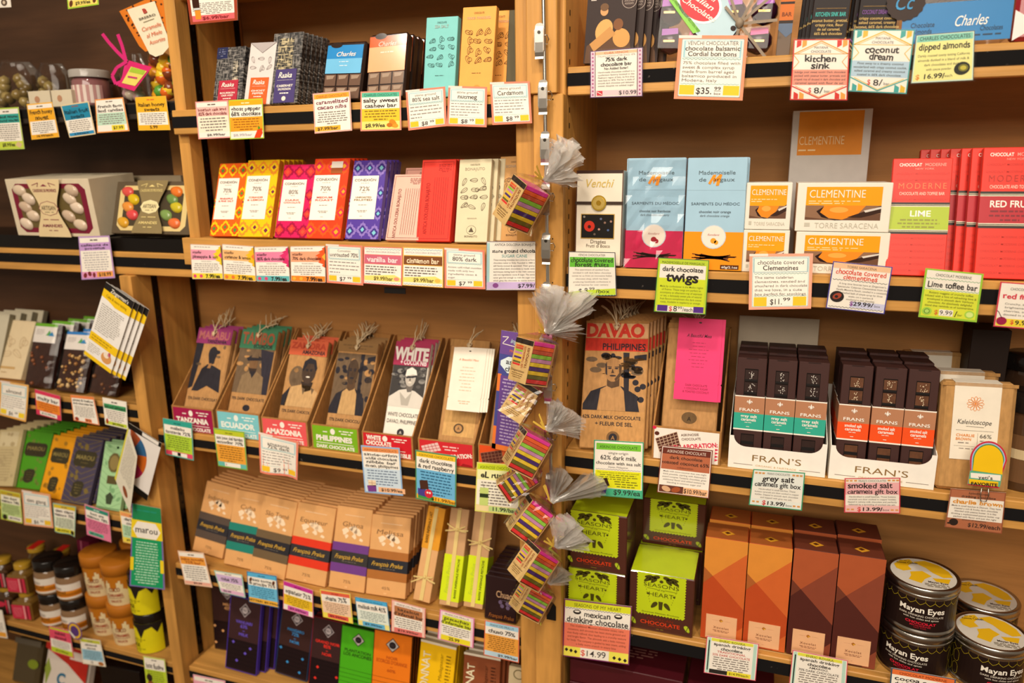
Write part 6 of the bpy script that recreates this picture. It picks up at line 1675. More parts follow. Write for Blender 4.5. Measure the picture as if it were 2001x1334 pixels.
def mayanabar(label, q, ink, c, lines, name, n, blabel):
    e = [tx(name, .5, .56, .05, ink, b=.016, w=.82), ln([(.1, .49), (.9, .49)], .008, '#b9904a')]
    for i, s in enumerate(lines):
        e.append(tx(s, .5, .635 + i * .052, .035, '#d6b46a', b=.006, w=.042 * len(s)))
    e += [ln([(.18, .86), (.82, .86), (.5, 1.0), (.18, .86)], .02, '#cfa24a')]
    for k in range(3):
        e += [ln([(0, .86 + k * .05), (.18, .95 + k * .05)], .03, (c, '#cfa24a', '#d8b98a')[k]), ln([(1, .84 + k * .05), (.82, .95 + k * .05)], .03, ('#cfa24a', '#d8b98a', c)[k])]
    e = [x for x in e]
    o, W, H = pack('chocolate_bar', label, 'chocolate bar', q, 6, Z_R1, .012, '#180b0a', e, 'p', Y0=.006, group='dark bars with gold lines on the top right shelf')
    copies(o, n, .0145, blabel, 'dark bars with gold lines, behind the front ones', dx=-.004)


mayanabar('dark bar with gold lines and turquoise lettering', [(1591, -52), (1664, -52), (1656, 110), (1584, 112)], '#3fb0a8', '#3fa5a0', ('peanut butter, pretzel,', 'crispy rice, fleur', 'de sel caramel,', '66% dark chocolate'), 'KITCHEN SINK BAR', 3, 'dark bar with gold lines behind the one with turquoise lettering')
mayanabar('dark bar with gold lines and violet lettering', [(1682, -52), (1760, -52), (1751, 108), (1674, 110)], '#7a4a92', '#7a4a92', ('crispy coconut cookie,', 'salted caramel, creamy', 'coconut, 66% dark chocolate'), 'COCONUT DREAM BAR', 2, 'dark bar with gold lines behind the one with violet lettering')

mw_, W, H = place([(1770, -70), (1988, -74), (1977, 88), (1757, 100)], 4, .006, Z_R1, .05, roll=0)
bag = thing('almond_bag', 'clear bag of dark almonds with a bright blue band and white script', 'bag of sweets', mw_)
p = Part()
p.box(-W / 2, W / 2, 0, .05, .0006, H, BAGFILM, .005)
p.build('film', bag, 'clear film')
for k in range(30):
    i, j = k % 7, k // 7
    q = Part()
    cx, cz, cy = -W / 2 + .016 + i * (W - .03) / 6.2 + (.008 if j % 2 else 0), .054 + j * .018, .013 + (k % 3) * .002
    q.lathe([(.0005, cz - .011), (.008, cz - .007), (.0098, cz), (.008, cz + .007), (.0005, cz + .011)], M('#4a342a', 'c'), 12, min(cx, W / 2 - .012), cy)
    q.build('dipped_almond', bag)
q = Part()
q.box(-W / 2 + .001, W / 2 - .001, -.0012, -.0004, .001, .044, M('#1f78b4', 'g'))
gm = Print(q, lambda a, b, l: np.c_[(a - .5) * W, np.full(len(a), -.0012 - l * .00014), .044 * (1 - b)], W, .044, 'g')
gm.draw([tx('Charles', .64, .47, .26, W_, b=0, w=.3, sh=.4, jit=.3), tx('Chocolates', .82, .68, .12, '#16324a', w=.2), tx('Chocolate', .2, .52, .12, '#16324a', w=.22), tx('Almonds', .2, .68, .12, '#16324a', w=.18), wl(.6, .95, .8, .88, 1, '#16324a')])
q.build('paper_band', bag, 'bright blue band')
n = 36
pts = [(-.053 + (.0195 + (.0012 if k % 2 else 0)) * math.cos(2 * math.pi * k / n), -.0022, .047 + (.0195 + (.0012 if k % 2 else 0)) * math.sin(2 * math.pi * k / n)) for k in range(n)]
q = Part()
q.add(pts, [tuple(range(n))], M('#33231c', 'p'))
Print(q, lambda a, b, l: np.c_[-.073 + a * .04, np.full(len(a), -.0022 - l * .00014), .067 - b * .04], .04, .04, 'p').draw([tx('Cc', .48, .5, .4, '#3f8fc0', b=.004, w=.5, sh=.3)])
q.build('seal', bag, 'round dark seal')
pack('chocolate_bag', 'red glossy bag at the right edge of the top right shelf', 'chocolate bag', [(1990, -70), (2080, -74), (2070, 78), (1983, 84)], 4, Z_R1, .02, '#9c2a32', [pg([(0, .6), (.6, .8), (0, 1)], '#d8c8c0', layer=1)], 'l', Y0=.006, bevel=.004)

# ---- second shelf (R2)
PBX = 'boxes on the second shelf of the right bay'
els = [fr(0, 0, 1, 1, .02, '#5a3a2c', layer=2), rc(.02, 0, .98, .03, '#3a241c', layer=3), tx('Venchi', .5, .13, .085, '#cfb45f', b=.004, w=.6, sh=.3, jit=.3), tx('Dragées', .5, .74, .04, '#6b5f50', w=.34), tx('Frutti di Bosco', .5, .785, .035, '#6b5f50', w=.52)]
o, W, H = pack('chocolate_box', 'tall ivory box with a gold seal and a dark berry picture, beside the post', 'chocolate box', [(1126, 325), (1219, 327), (1213, 516), (1124, 510)], 3, Z_R2, .028, '#e6dcc8', els, 'g', Y0=.006, roll=0, group=PBX,
               parts=[('picture', (.12, .45, .84, .71), '#b9923c', [rc(.02, .03, .98, .97, '#17120f', layer=1), el(.26, .5, .16, .22, '#c8321f', layer=3), el(.26, .52, .05, .07, '#3a0f0a', layer=4)] + [el(x, y, .035, .045, c_, layer=3) for x, y, c_ in ((.6, .2, '#6a6f8a'), (.55, .62, '#b98a7a'), (.82, .65, '#4a5f8a'), (.72, .35, '#8a6a5a'), (.42, .82, '#6a5a50'), (.9, .3, '#a07a6a'), (.1, .12, '#8a8478'))], 'g', 'picture of dark berries')])
b_ = Part()
b_.box(-W / 2 - .0006, W / 2 + .0006, -.0015, -.0008, H * .648, H * .678, M('#2a1a12', 'p'))
for k in range(30):
    x = -W / 2 + W * (k + .5) / 30
    b_.box(x - .0003, x + .0003, -.0020, -.0014, H * .646, H * .680, M('#5a3f2a', 'p'))
b_.build('cord', o, 'dark ribbed cord')
b_ = Part()
n = 28
for R_, y, c_ in ((.0105, -.0026, '#c9a53f'), (.0085, -.0030, '#e0c06a'), (.0035, -.0033, '#b8902f')):
    pts = [(R_ * math.cos(2 * math.pi * k / n), y, H * .663 + R_ * math.sin(2 * math.pi * k / n)) for k in range(n)]
    b_.add(pts + [(a, -.0018, c2) for a, _, c2 in pts], [tuple(range(n))] + [(k, n + k, n + (k + 1) % n, (k + 1) % n) for k in range(n)], M(c_, 'm'))
b_.build('seal', o, 'round gold seal')


def margaux(label, q, low, fruit, gram, blabel, word):
    tw_ = []
    r = random.Random(len(label))
    for k in range(14):
        x0, y0 = r.uniform(.06, .3), r.uniform(.865, .91)
        x1 = r.uniform(.6, .92)
        tw_.append(ln([(x0, y0 + r.uniform(-.02, .02)), ((x0 + x1) / 2, .885 + r.uniform(-.01, .01)), (x1, y0 + r.uniform(-.03, .03))], .016, r.choice(['#3a1d16', '#4f2a1c', '#5a3324']), layer=3))
    e = [rc(0, .655, 1, 1, low, layer=1), tx('Mademoiselle', .5, .13, .034, '#5f7078', w=.62), tx('de   argaux', .5, .19, .034, '#5f7078', w=.6), pg([(.36, .225), (.44, .15), (.49, .15), (.47, .19), (.55, .145), (.59, .15), (.54, .245), (.49, .245), (.51, .19), (.45, .23), (.44, .19), (.40, .235)], '#f0932a', layer=4), ln([(0, .285), (1, .285)], .004, '#9fbccb', layer=2),
         tx('SARMENTS DU MÉDOC', .5, .405, .024, '#4f5f6a', w=.82), tx(word[0], .5, .475, .022, '#4f5a62', b=.006, w=.54), tx(word[1], .5, .51, .02, '#6a757c', w=.5, sh=.2), el(.5, .70, .21, .108, '#c3d0da', layer=2), el(.5, .70, .195, .1, '#efe2d4', layer=3), tx('fondant', .5, .68, .02, '#b0605a', w=.2, sh=.3), el(.5, .735, .05, .025, fruit, layer=4), el(.55, .75, .035, .02, fruit, layer=4)] + tw_
    if gram:
        e += [rc(.64, .95, .95, .99, '#5a2f16', layer=3), tx('60g/2.1oz', .795, .97, .02, W_, b=.01, w=.27)]
    o, W, H = pack('chocolate_box', label, 'chocolate box', q, 3, Z_R2, .022, '#a3c6da', e, 'l', Y0=.004, roll=0, group=PBX, sides={'left': '#8fb5cc', 'right': '#8fb5cc'}, bevel=.001)
    copies(o, 1, .027, blabel, 'pale blue boxes behind the front ones', dx=-.006 if not gram else .002)
    return o, W, H


o, W, H = margaux('pale blue and raspberry red box in crinkled clear wrap', [(1226, 306), (1340, 308), (1333, 525), (1222, 520)], '#cf2a55', '#a3242f', False, 'pale blue box behind the raspberry red one', ('chocolat noir framboise', 'dark chocolate raspberry'))
p = Part()
r = random.Random(2)
nx, nz = 9, 12
pts = [(-W / 2 - .001 + (W + .002) * i / nx, -.0016 - abs(r.gauss(0, .0011)), H * (.0 + 1.0 * j / nz)) for j in range(nz + 1) for i in range(nx + 1)]
p.add(pts, [(j * (nx + 1) + i, j * (nx + 1) + i + 1, (j + 1) * (nx + 1) + i + 1, (j + 1) * (nx + 1) + i) for j in range(nz) for i in range(nx)], FILM, False)
bpy.context.view_layer.update()
wr = p.build('clear_wrap', o, 'crinkled clear wrap')
margaux('pale blue and orange box with sticks drawn at its foot', [(1344, 306), (1460, 308), (1451, 529), (1335, 525)], '#f0941c', '#e8a030', True, 'pale blue box behind the orange one', ('chocolat noir orange', 'dark chocolate orange'))


def clem(label, q, zb, wide, t, Y0):
    x0, x1 = (.1, .9) if wide else (.09, .9)
    A, B_ = (.08, .46) if wide else (.06, .49)
    e = [rc(x0, A, x1, B_, '#f2a01c', layer=1), tx('CLEMENTINE', x0 + .03, A + .14, .16 if wide else .12, W_, b=-.006, w=(.6 if wide else .76), al='l'), wl(x0 + .03, x0 + .62, A + .27, A + .36, 2, '#f7d9a0', center=False),
         rc(x0, B_, x1, .76, '#6b4a38', layer=1), pg([(x0, B_), (x1, B_), (x1, .62), (.4, .76), (x0, .7)], '#8f6a50', layer=2), pg([(.3, B_), (.74, B_), (.66, .64), (.5, .75), (.36, .72), (.26, .6)], '#ee8a24', layer=3), pg([(.3, B_ + .02), (.26, .6), (.36, .73), (.5, .755), (.42, .76), (.28, .7), (.22, .58)], '#2a1512', layer=4), pg([(.55, .7), (.9, .46), (.9, .6), (.7, .7)], '#3a241c', layer=4), pg([(.72, .56), (.9, .48), (.9, .52), (.74, .6)], '#d9cfc4', layer=5), el(.46, .55, .1, .06, '#f5a84a', layer=4),
         tx('TORRE SARACENA', (x0 + x1) / 2 + .05, .87, .11 if wide else .075, '#c4bfae', b=-.004, w=.68), rc(x0, .82, x0 + .06, .9, '#c4bfae', layer=2)]
    return pack('clementine_box', label, 'sweets box', q, 0, zb, t, '#e9e2d3', e, 'g', Y0=Y0, roll=0, sides={'left': '#e8a233'}, group='cream boxes with orange slices')


zz1 = Z_R2
b1, W, H1 = clem('small cream and orange box, lower of the two small ones', [(1453.7, 442), (1544, 445), (1538.7, 527), (1449, 525)], zz1, False, .06, .008)
clem('small cream and orange box, upper of the two small ones', [(1460, 348.8), (1549, 350.7), (1544, 443), (1455, 440.5)], zz1 + H1 + .0006, False, .06, .008)
b2, W, H2 = clem('wide cream and orange box, lower of the two wide ones', [(1555, 453), (1739, 458), (1733, 541), (1552, 534)], zz1, True, .075, .012)
clem('wide cream and orange box, upper of the two wide ones', [(1557.8, 354), (1745, 361), (1737, 455.5), (1555, 450.6)], zz1 + H2 + .0006, True, .075, .012)
pack('paper_bag', 'tall grey white gift bag with an orange panel at the back of the shelf', 'paper bag', [(1549.7, 222.8), (1703.6, 222), (1690, 420), (1536, 416)], 2, Z_R2, .03, '#cfc9c2', [rc(.085, .01, .9, .29, '#e08a1c', layer=1), tx('CLEMENTINE', .1, .195, .055, '#f3cf9a', b=-.004, w=.58, al='l'), wl(.1, .6, .245, .27, 1, '#f3cf9a', center=False), tx('TORRE SARACENA', .54, .655, .04, '#a8a29a', w=.66), rc(.12, .63, .18, .68, '#a8a29a', layer=1)], Y0=.125, h=.208, roll=0, group=None)


def moderne(label, q, band, name, n, blabel, yb=(.40, .62), Y0=.008):
    e = [tx('CHOCOLAT', .3, .055, .026, W_, b=.02, w=.38), tx('MODERNE', .72, .055, .026, '#f0a090', b=.01, w=.36), tx('NEW YORK', .54, .09, .016, '#f0a090', w=.32), tx('MODERNE', .52, .235, .05, '#b52a1c' if n else '#ef7a4a', b=0, w=.82, sp=.15), tx('CHOCOLATE AND TOFFEE BAR', .52, .3, .026, '#f7cdb9', b=.01, w=.76)]
    for j in range(16):
        y = .13 + j * .055
        if .38 < y < .66 or .2 < y < .27 or .28 < y < .32:
            continue
        e.append(tx('CHOCOLAT MODERNE CHOCOLAT', .52, y, .017, '#c92f22', b=.01, w=.9, layer=2))
    a, b = yb
    e += [rc(0, a - .025, 1, a + .012, '#2a2018', layer=3), rc(0, a - .006, 1, a, '#c9c0a0', layer=4), rc(0, a + .006, 1, a + .012, '#efe6cc', layer=4), rc(0, b - .012, 1, b + .025, '#2a2018', layer=3), rc(0, b, 1, b + .006, '#c9c0a0', layer=4), rc(0, b - .012, 1, b - .006, '#efe6cc', layer=4), rc(0, a + .012, 1, b - .012, band, layer=3),
          tx(name, .52, a + .07, .05, W_, b=.016, w=.36 if len(name) < 6 else .72), wl(.14, .86, a + .11, b - .02, 3, '#8a8a2a' if len(name) < 6 else '#7d1420', layer=4)]
    o, W, H = pack('chocolate_box', label, 'chocolate box', q, 12, Z_R2, .0095, '#e2301f', e, 'g', Y0=Y0, roll=0, group=PBX)
    copies(o, n, .0135, blabel, 'red boxes behind the right one', dx=-.0088, jx=.0004)


moderne('tall red box with a lime green band', [(1740, 301), (1860, 300), (1850, 531), (1737, 529)], '#a9bd2a', 'LIME', 0, '')
moderne('tall red box with a darker red band, cut by the right edge of the photo', [(1919.6, 296), (2048, 292), (2022, 556), (1904, 547)], '#b5202c', 'RED FRUIT', 6, 'red box standing in the row behind the darker banded red one', (.36, .59), .004)

# ---- third shelf (R3)
dav = portrait(6, .02, .25, .98, .705)
o, W, H = pack('kraft_bag', 'kraft bag with a red heading and a bald man printed on it, beside the post', 'kraft bag', [(1146, 634), (1271, 639), (1256, 890), (1131, 885)], 24, Z_R3, .010, '#bf8e55', dav + [rc(.01, .02, .99, .135, '#d9a878', layer=2), tx('DAVAO', .47, .075, .1, '#cf3a2c', b=.05, w=.92, layer=4), rc(.01, .14, .99, .24, '#cf3a2c', layer=2), tx('PHILIPPINES', .62, .205, .05, INK, b=.02, w=.68),
     tx('62% DARK MILK CHOCOLATE', .48, .755, .026, INK, b=.016, w=.9), tx('+ FLEUR DE SEL', .52, .805, .028, INK, b=.016, w=.58), el(.52, .91, .1, .05, '#7a5a38', layer=2, n=28), el(.52, .91, .065, .033, INK, layer=3), tx('A', .52, .91, .03, '#bf8e55', layer=4)], 'k', Y0=.004, bevel=.0015, group='kraft bags on the third shelf of the right bay', parts=[('crimp', (0, 0, 1, .018), '#b07f48', [], 'k', None)], body='bag')
tied(o, W, H, 41, 7, 1.4, lambda: copies(o, 5, .0125, 'kraft bag packed behind the bag with the red heading', 'kraft bags behind the red headed one', dx=.0035))
conf = [pg([(.02 + .25 * k % 1, .05 + (k * .37) % .9), (.06 + .25 * k % 1, .1 + (k * .37) % .9), (.01 + .25 * k % 1, .13 + (k * .37) % .9)], '#d8284e', layer=2) for k in range(6)]
T_ = tray('cardboard tray with a white front and pink lettering, right of the red headed kraft bags', (1275.6, 829.6), (1410.5, 844.4),
          [pg([(.05, .38), (.36, .12), (.42, .52), (.12, .78)], '#5a3226', layer=3)] + [ln([(.05 + .31 * i / 6, .38 - .26 * i / 6), (.12 + .30 * i / 6, .78 - .26 * i / 6)], .008, '#d9b99c', layer=4) for i in range(7)] + [ln([(.05 + .07 * j / 5, .38 + .4 * j / 5), (.36 + .06 * j / 5, .12 + .4 * j / 5)], .008, '#d9b99c', layer=4) for j in range(6)] +
          [tx('ASKINOSIE', .55, .17, .07, '#6a4a3c', b=.01, w=.26, rot=8), tx('CHOCOLATE', .57, .29, .07, '#6a4a3c', b=.01, w=.28, rot=8), tx('COLLABORATION:', .6, .5, .13, '#d8284e', b=.03, w=.72, rot=10), tx('TOASTED COCONUT', .7, .64, .07, '#8a5a3c', w=.4, rot=8), el(.07, .22, .035, .06, '#5a2a1c', layer=3), el(.03, .05, .03, .05, '#d8284e', layer=3)] +
          [pg([(.92, .5 + k * .1), (.97, .53 + k * .1), (.92, .58 + k * .1)], '#d8284e', layer=3) for k in range(4)], '#f1e8dc', yf=.005, depth=.14, back=.17, zb=Z_R3, group='cardboard trays of kraft bags', pname='front_panel')
kbag('plain kraft bag behind the bright pink hang tag', [(1309, 632), (1412, 634), (1401, 845), (1290, 838)], None, [el(.5, .88, .14, .055, '#6b5234', layer=2), tx('A', .5, .89, .04, '#2d2318'), rc(0, 0, 1, .03, '#a87c48', layer=1)], lean=17, Y0=.022, n=2, dy=.02, seed=9, tw=4, zb=Z_R3 + .002, wmax=.083, group='kraft bags on the third shelf of the right bay', blabel='kraft bag standing behind the one with the bright pink hang tag',
     parts=[('crimped_top', (0, 0, 1, .05), '#a87c48', [], 'k', None)])
hangtag('bright pink hang tag tied to the plain kraft bag', [(1328, 620.5), (1414.6, 624.5), (1399.7, 786.4), (1314.7, 778.3)], .016, '#e5306e', [tx('A Beautiful Mess', .5, .21, .04, '#5a1030', b=.006, sh=.3, w=.56)] + [wl(.22, .78, .29 + i * .042, .305 + i * .042, 1, '#a81f4c') for i in range(8)] + [tx('DARK CHOCOLATE', .5, .815, .025, '#a3184a', b=.01, w=.5), tx('+ COCONUT SUGAR', .5, .855, .025, '#a3184a', b=.01, w=.54), tx('& TOASTED COCONUT', .5, .895, .025, '#a3184a', b=.01, w=.6)], 1, 'bright pink hang tags', lean=17, blabel='bright pink hang tag behind the front pink one')


def fleur(x, y, s, c, asp, layer=5):
    k = asp
    return [pg([(x, y - s * k), (x + s * .22, y - s * .35 * k), (x, y + s * .3 * k), (x - s * .22, y - s * .35 * k)], c, layer=layer), ln([(x - s * .12, y + .1 * s * k), (x - s * .5, y - .45 * s * k), (x - s * .7, y - .1 * s * k), (x - s * .5, y + .02 * s * k)], s * .16, c, layer=layer), ln([(x + s * .12, y + .1 * s * k), (x + s * .5, y - .45 * s * k), (x + s * .7, y - .1 * s * k), (x + s * .5, y + .02 * s * k)], s * .16, c, layer=layer),
            ln([(x - s * .4, y + s * .2 * k), (x + s * .4, y + s * .2 * k)], s * .14, c, layer=layer), pg([(x - s * .12, y + s * .2 * k), (x + s * .12, y + s * .2 * k), (x, y + s * .7 * k)], c, layer=layer)]


def frans(pos, label, q, band, words, choc, lead):
    r = random.Random(int(q[0][0]))
    e = []
    for a, b in ((.10, .357), (.72, 1.0)):
        e.append(rc(.27, a, .73, min(b, .995), '#140b0a', layer=1, fin='l'))
    for k in range(3):
        y = .11 + k * .118
        e += [rc(.29, y, .71, min(y + .088, .355), choc, layer=2, fin='c'), rc(.29, min(y + .088, .355), .71, min(y + .106, .355), '#0f0807', layer=2)]
        for _ in range(16):
            xx, yy = r.gauss(.5, .055), y + r.uniform(.01, .085)
            if yy < .345:
                e.append(pg([(xx - .012, yy), (xx, yy - .006), (xx + .012, yy), (xx, yy + .006)], '#e2cfae' if lead else '#d9d2c8', layer=3))
    e += [rc(.29, .73, .71, .99, choc, layer=2, fin='c'), rc(.29, .79, .71, .82, '#0f0807', layer=3)]
    o, W, H = pack('caramel_box', label, 'sweets box', q, 4, Z_R3 + .003, .036, '#3f2420', e, 'p', Y0=.014, roll=0, h=.149, group='dark caramel boxes with windows', parts=[('closure', (.3, .0, .7, .006), '#2e1916', [], 'p', None)])
    wrap_band(o, W, H, .036, .357, .685, [(0, .03, '#efe8da'), (.03, .50, '#b07a58'), (.50, .96, band), (.96, 1, '#efe8da')], fleur(.5, .18, .13, '#f2ebe0', W / (H * .33)) + [tx('FRANS', .5, .40, .085, '#f2ebe0', b=.012, w=.7), tx(words[0], .5, .58, .085, '#f2ebe0', b=.02, w=.56), tx(words[1], .5, .68, .085, '#f2ebe0', b=.02, w=.52), wl(.25, .75, .75, .79, 1, '#e8ddd0'), wl(.3, .7, .87, .91, 1, '#e8ddd0')], 'printed paper sleeve')
    return o


FB = 'dark caramel box in the back row of the white display tray with %s sleeves'
TE, OR = '#2fa58d', '#ea4e14'
for i, (q, ps) in enumerate((([(1441.5, 696), (1498, 697.4), (1489, 878), (1432, 866)], 'left'), ([(1501, 698.7), (1557.5, 701.4), (1548, 884), (1492, 876)], 'middle'), ([(1560.5, 701), (1620.4, 705), (1610, 890), (1551, 882)], 'right'))):
    o = frans(i, 'dark caramel box with a teal sleeve, %s of the front three' % ps, q, TE, ('gray salt', 'caramels'), '#2a1814', False)
    copies(o, 2, .039, FB % 'teal', 'dark caramel boxes in the back rows')
for i, (q, ps) in enumerate((([(1648, 704), (1710, 708), (1692, 884), (1634, 876)], 'left'), ([(1713, 708), (1775, 710.7), (1758, 890), (1699, 882)], 'middle'), ([(1776.5, 712), (1838.6, 716), (1822, 898), (1763, 890)], 'right'))):
    o = frans(i, 'dark caramel box with an orange sleeve, %s of the front three' % ps, q, OR, ('smoked salt', 'caramels'), '#5f3a24', True)
    copies(o, 2, .039, FB % 'orange', 'dark caramel boxes in the back rows')


def display(label, tl, tr, yf=.006, dep=.148):
    a, b = at(*tl, yf), at(*tr, yf)
    w, cx = (b[0] - a[0]) / 2, (a[0] + b[0]) / 2
    hs, hc = .047, .032
    t = thing('display_tray', label, 'display tray', Matrix.Translation((cx, yf, Z_R3 + .0004)), 'white display trays')
    m = M('#f3ede2', 'p')
    p = Part()
    R_ = .017
    poly = [(-w, 0), (w, 0), (w, hs)] + [(w - .004 - R_ * math.sin(u), hc + .0045 + R_ * (1 - math.cos(u)) if 0 else hs - R_ * math.sin(u) * 1.2) for u in ()]
    arc = [(w - .006 - R_ * (1 - math.cos(u)), hs - (hs - hc) * math.sin(u)) for u in np.linspace(0, math.pi / 2, 8)]
    poly = [(-w, 0), (w, 0), (w, hs)] + arc + [(-x, z) for x, z in arc[::-1]] + [(-w, hs)]
    p.prism(poly, -.0012, 0, m)
    Hh = hs
    Print(p, lambda a_, b_, l_: np.c_[(a_ - .5) * 2 * w, np.full(len(a_), -.0012 - l_ * .00014), (1 - b_) * Hh], 2 * w, Hh, 'p').draw([tx('FRAN’S', .5, .63, .19, '#8a6a3a', b=-.004, w=.52), tx('ORGANIC & FAIRTRADE', .5, .86, .055, '#c9ac80', w=.42), ln([(.06, .86), (.26, .86)], .004, '#5a4a3a'), ln([(.74, .86), (.95, .86)], .004, '#5a4a3a')])
    p.build('front_panel', t, 'white front with gold lettering')
    p = Part()
    for s in (-1, 1):
        y_ = [(.0, 0), (dep, 0), (dep, .09), (dep * .55, .085), (.0, hs)]
        x0, x1 = (s * w, s * (w - .001)) if s < 0 else (w - .001, w)
        p.add([(x0, y, z) for y, z in y_] + [(x1, y, z) for y, z in y_], [(4, 3, 2, 1, 0), (5, 6, 7, 8, 9)] + [(i, (i + 1) % 5, 5 + (i + 1) % 5, 5 + i) for i in range(5)], m)
    p.box(-w + .001, w - .001, .0002, dep, 0, .0015, m)
    p.box(-w + .001, w - .001, dep - .001, dep, .0015, .09, m)
    p.build('tray_body', t)
    return t


display('white display tray holding the teal sleeved caramel boxes', (1426, 846), (1619, 852))
display('white display tray holding the orange sleeved caramel boxes', (1626, 848), (1836, 862))
pack('sign_board', 'pale board with a faint emblem standing behind the teal sleeved boxes', 'sign board', [(1443, 618), (1600, 626), (1590, 800), (1436, 790)], 4, Z_R3, .004, '#cfc0a8', fleur(.49, .36, .05, '#e0d5c4', .9), Y0=.165, h=.183, roll=0)
fl = []
for k in range(12):
    a = 2 * math.pi * k / 12
    cx_, cy_ = .46 + .068 * math.cos(a), .185 + .068 * .58 * math.sin(a)
    pts = [(cx_ + (.045 * math.cos(u)) * math.cos(a) - .02 * math.sin(u) * math.sin(a), cy_ + .58 * ((.045 * math.cos(u)) * math.sin(a) + .02 * math.sin(u) * math.cos(a))) for u in np.linspace(0, 6.283, 13)]
    fl.append(ln(pts, .006, '#e58a3a', layer=3))
fl.append(el(.46, .185, .016, .01, '#e58a3a', layer=3))


def kbig(label, q, Y0, n_text=True):
    o, W, H = pack('kraft_pouch', label, 'kraft pouch', q, 4, Z_R3, .022, '#b98c55', [], 'k', Y0=Y0, bevel=.005, roll=1.5, group='kraft pouches with cream labels', body='pouch', h=.142,
                   parts=[('crimp', (.0, .0, 1, .03), '#ad8049', [], 'k', None)])
    return o, W, H


o, W, H = kbig('kraft pouch with an orange rosette on its cream label', [(1841, 732), (1988, 743), (1976, 954), (1828, 951)], .006)
s = Part()
s.box((.17 - .5) * W, (.79 - .5) * W, -.0009, -.0003, .30 * H, 1.0 * H, M('#ece2cf', 'p'))
s.box((.17 - .5) * W, (.79 - .5) * W, -.0009, .0225, H + .0002, H + .0006, M('#ece2cf', 'p'))
front(s, W, H, fl + [tx('Kaleidoscope', .47, .35, .042, '#2a2622', b=-.002, w=.46, sh=.25, jit=.4), ln([(.36, .392), (.6, .396)], .005, '#2a2622'), ln([(.23, .43), (.73, .43)], .004, '#6a625a'), tx('CHARLIE', .36, .475, .024, '#e0862a', b=.012, w=.25), tx('BROWN', .34, .51, .024, '#e0862a', b=.012, w=.21), wl(.25, .45, .535, .555, 1, '#8a8078'),
       tx('66%', .63, .475, .036, '#4a443e', w=.16), wl(.55, .72, .51, .55, 2, '#8a8078'), ln([(.525, .45), (.525, .57)], .003, '#6a625a'), ln([(.22, .575), (.72, .575)], .003, '#6a625a'), wl(.24, .7, .59, .605, 1, '#8a8078'), wl(.45, .6, .63, .645, 1, '#8a8078')], 'p', -.0009)
s.build('label', o, 'cream paper label with an orange rosette')
copies(o, 1, .052, 'kraft pouch behind the one with the orange rosette, its label showing at the left', 'kraft pouches with cream labels', dx=-.006)
bk_ = [c for c in bpy.data.objects if c.name.startswith('kraft_pouch') and c is not o][0]
c2 = bk_.copy()
COL.objects.link(c2)
c2.location = o.location + Vector((-.023, .156, 0))
c2['label'] = 'kraft pouch at the very back, only its top showing above the others'
for ch in bk_.children:
    d = ch.copy()
    COL.objects.link(d)
    d.parent = c2

# yellow arched badge clipped before the pouch
Yb = -.012
bx = lambda px, py: at(px, py, Yb)
base = bx(1929, 954)
p = Part()


def bq(px, py, l):
    v = bx(px, py) - base
    return (v[0], v[1] - .0011 - l * .00014, v[2])


def arch(gx, gy, l, foot=True):
    pts = []
    for i in range(19):
        a = math.pi * i / 18
        pts.append((1931 + (36 - gx) * math.cos(a), 899 - (38 - gy) * math.sin(a)))
    if foot:
        pts += [(1896 + gx * .6, 918), (1890 + gx * .8, 946 - gy * .8), (1951 - gx * .5, 953 - gy), (1957 - gx, 928)]
    else:
        pts += [(1900, 918), (1958, 926)]
    return [bq(x, y, l) for x, y in pts]


for g_, l, c_ in ((0, 1, '#c8243c'), (3, 2, '#a9b9d6'), (5.5, 3, '#2f8a5a')):
    pp = arch(g_, g_, l)
    p.add(pp, [tuple(range(len(pp)))[::-1]], M(c_, 'g'))
pp = arch(7.5, 7.5, 4, False)
p.add(pp, [tuple(range(len(pp)))[::-1]], M('#efc21c', 'g'))
pp0 = arch(0, 0, 0)
bk0 = [(x, .0004, z) for x, y, z in pp0]
nn = len(pp0)
p.add(pp0 + bk0, [tuple(range(nn, 2 * nn))] + [(i, (i + 1) % nn, nn + (i + 1) % nn, nn + i) for i in range(nn)], M('#e8e2d6', 'p'))
p.add([bq(x, y, 5) for x, y in ((1895, 918), (1958, 926), (1953, 950), (1891, 944))], [(3, 2, 1, 0)], M('#5fae8a', 'g'))
p.add([bq(x, y, 6) for x, y in ((1896, 922), (1955, 927), (1954, 938), (1896, 932))], [(3, 2, 1, 0)], M('#f2ecdf', 'g'))
p.add([bq(x, y, 6) for x, y in ((1893, 934), (1950, 940), (1949, 949), (1893, 943))], [(3, 2, 1, 0)], M('#efc21c', 'g'))
gb = Print(p, lambda a, b, l: np.array([bq(1890 + x * 70, 912 + y * 44 + x * 5, 6 + l) for x, y in zip(a, b)]), .05, .031, 'g')
gb.draw([tx('yeti’s', .5, .38, .14, K, b=.006, w=.4, jit=.6), tx('FAVORITE', .46, .68, .13, K, b=.03, w=.74)])
ob = tag(p.build('badge', mw=Matrix.Translation(Vector(base))), 'yellow arched badge with red and green rim before the kraft pouch', 'badge')
p = Part()
a, b = bx(1924, 952) - base, bx(1921, 978) - base
p.tube([(a[0] - .003, -.0009, a[2]), (a[0] - .004, -.0022, (a[2] + b[2]) / 2), (b[0] - .003, -.0013, b[2]), (b[0] + .003, -.0013, b[2]), (a[0] + .005, -.0022, (a[2] + b[2]) / 2), (a[0] + .004, -.0009, a[2])], .0007, M('#b9b4aa', 'm'))
p.build('wire_clip', ob, 'thin metal clip')

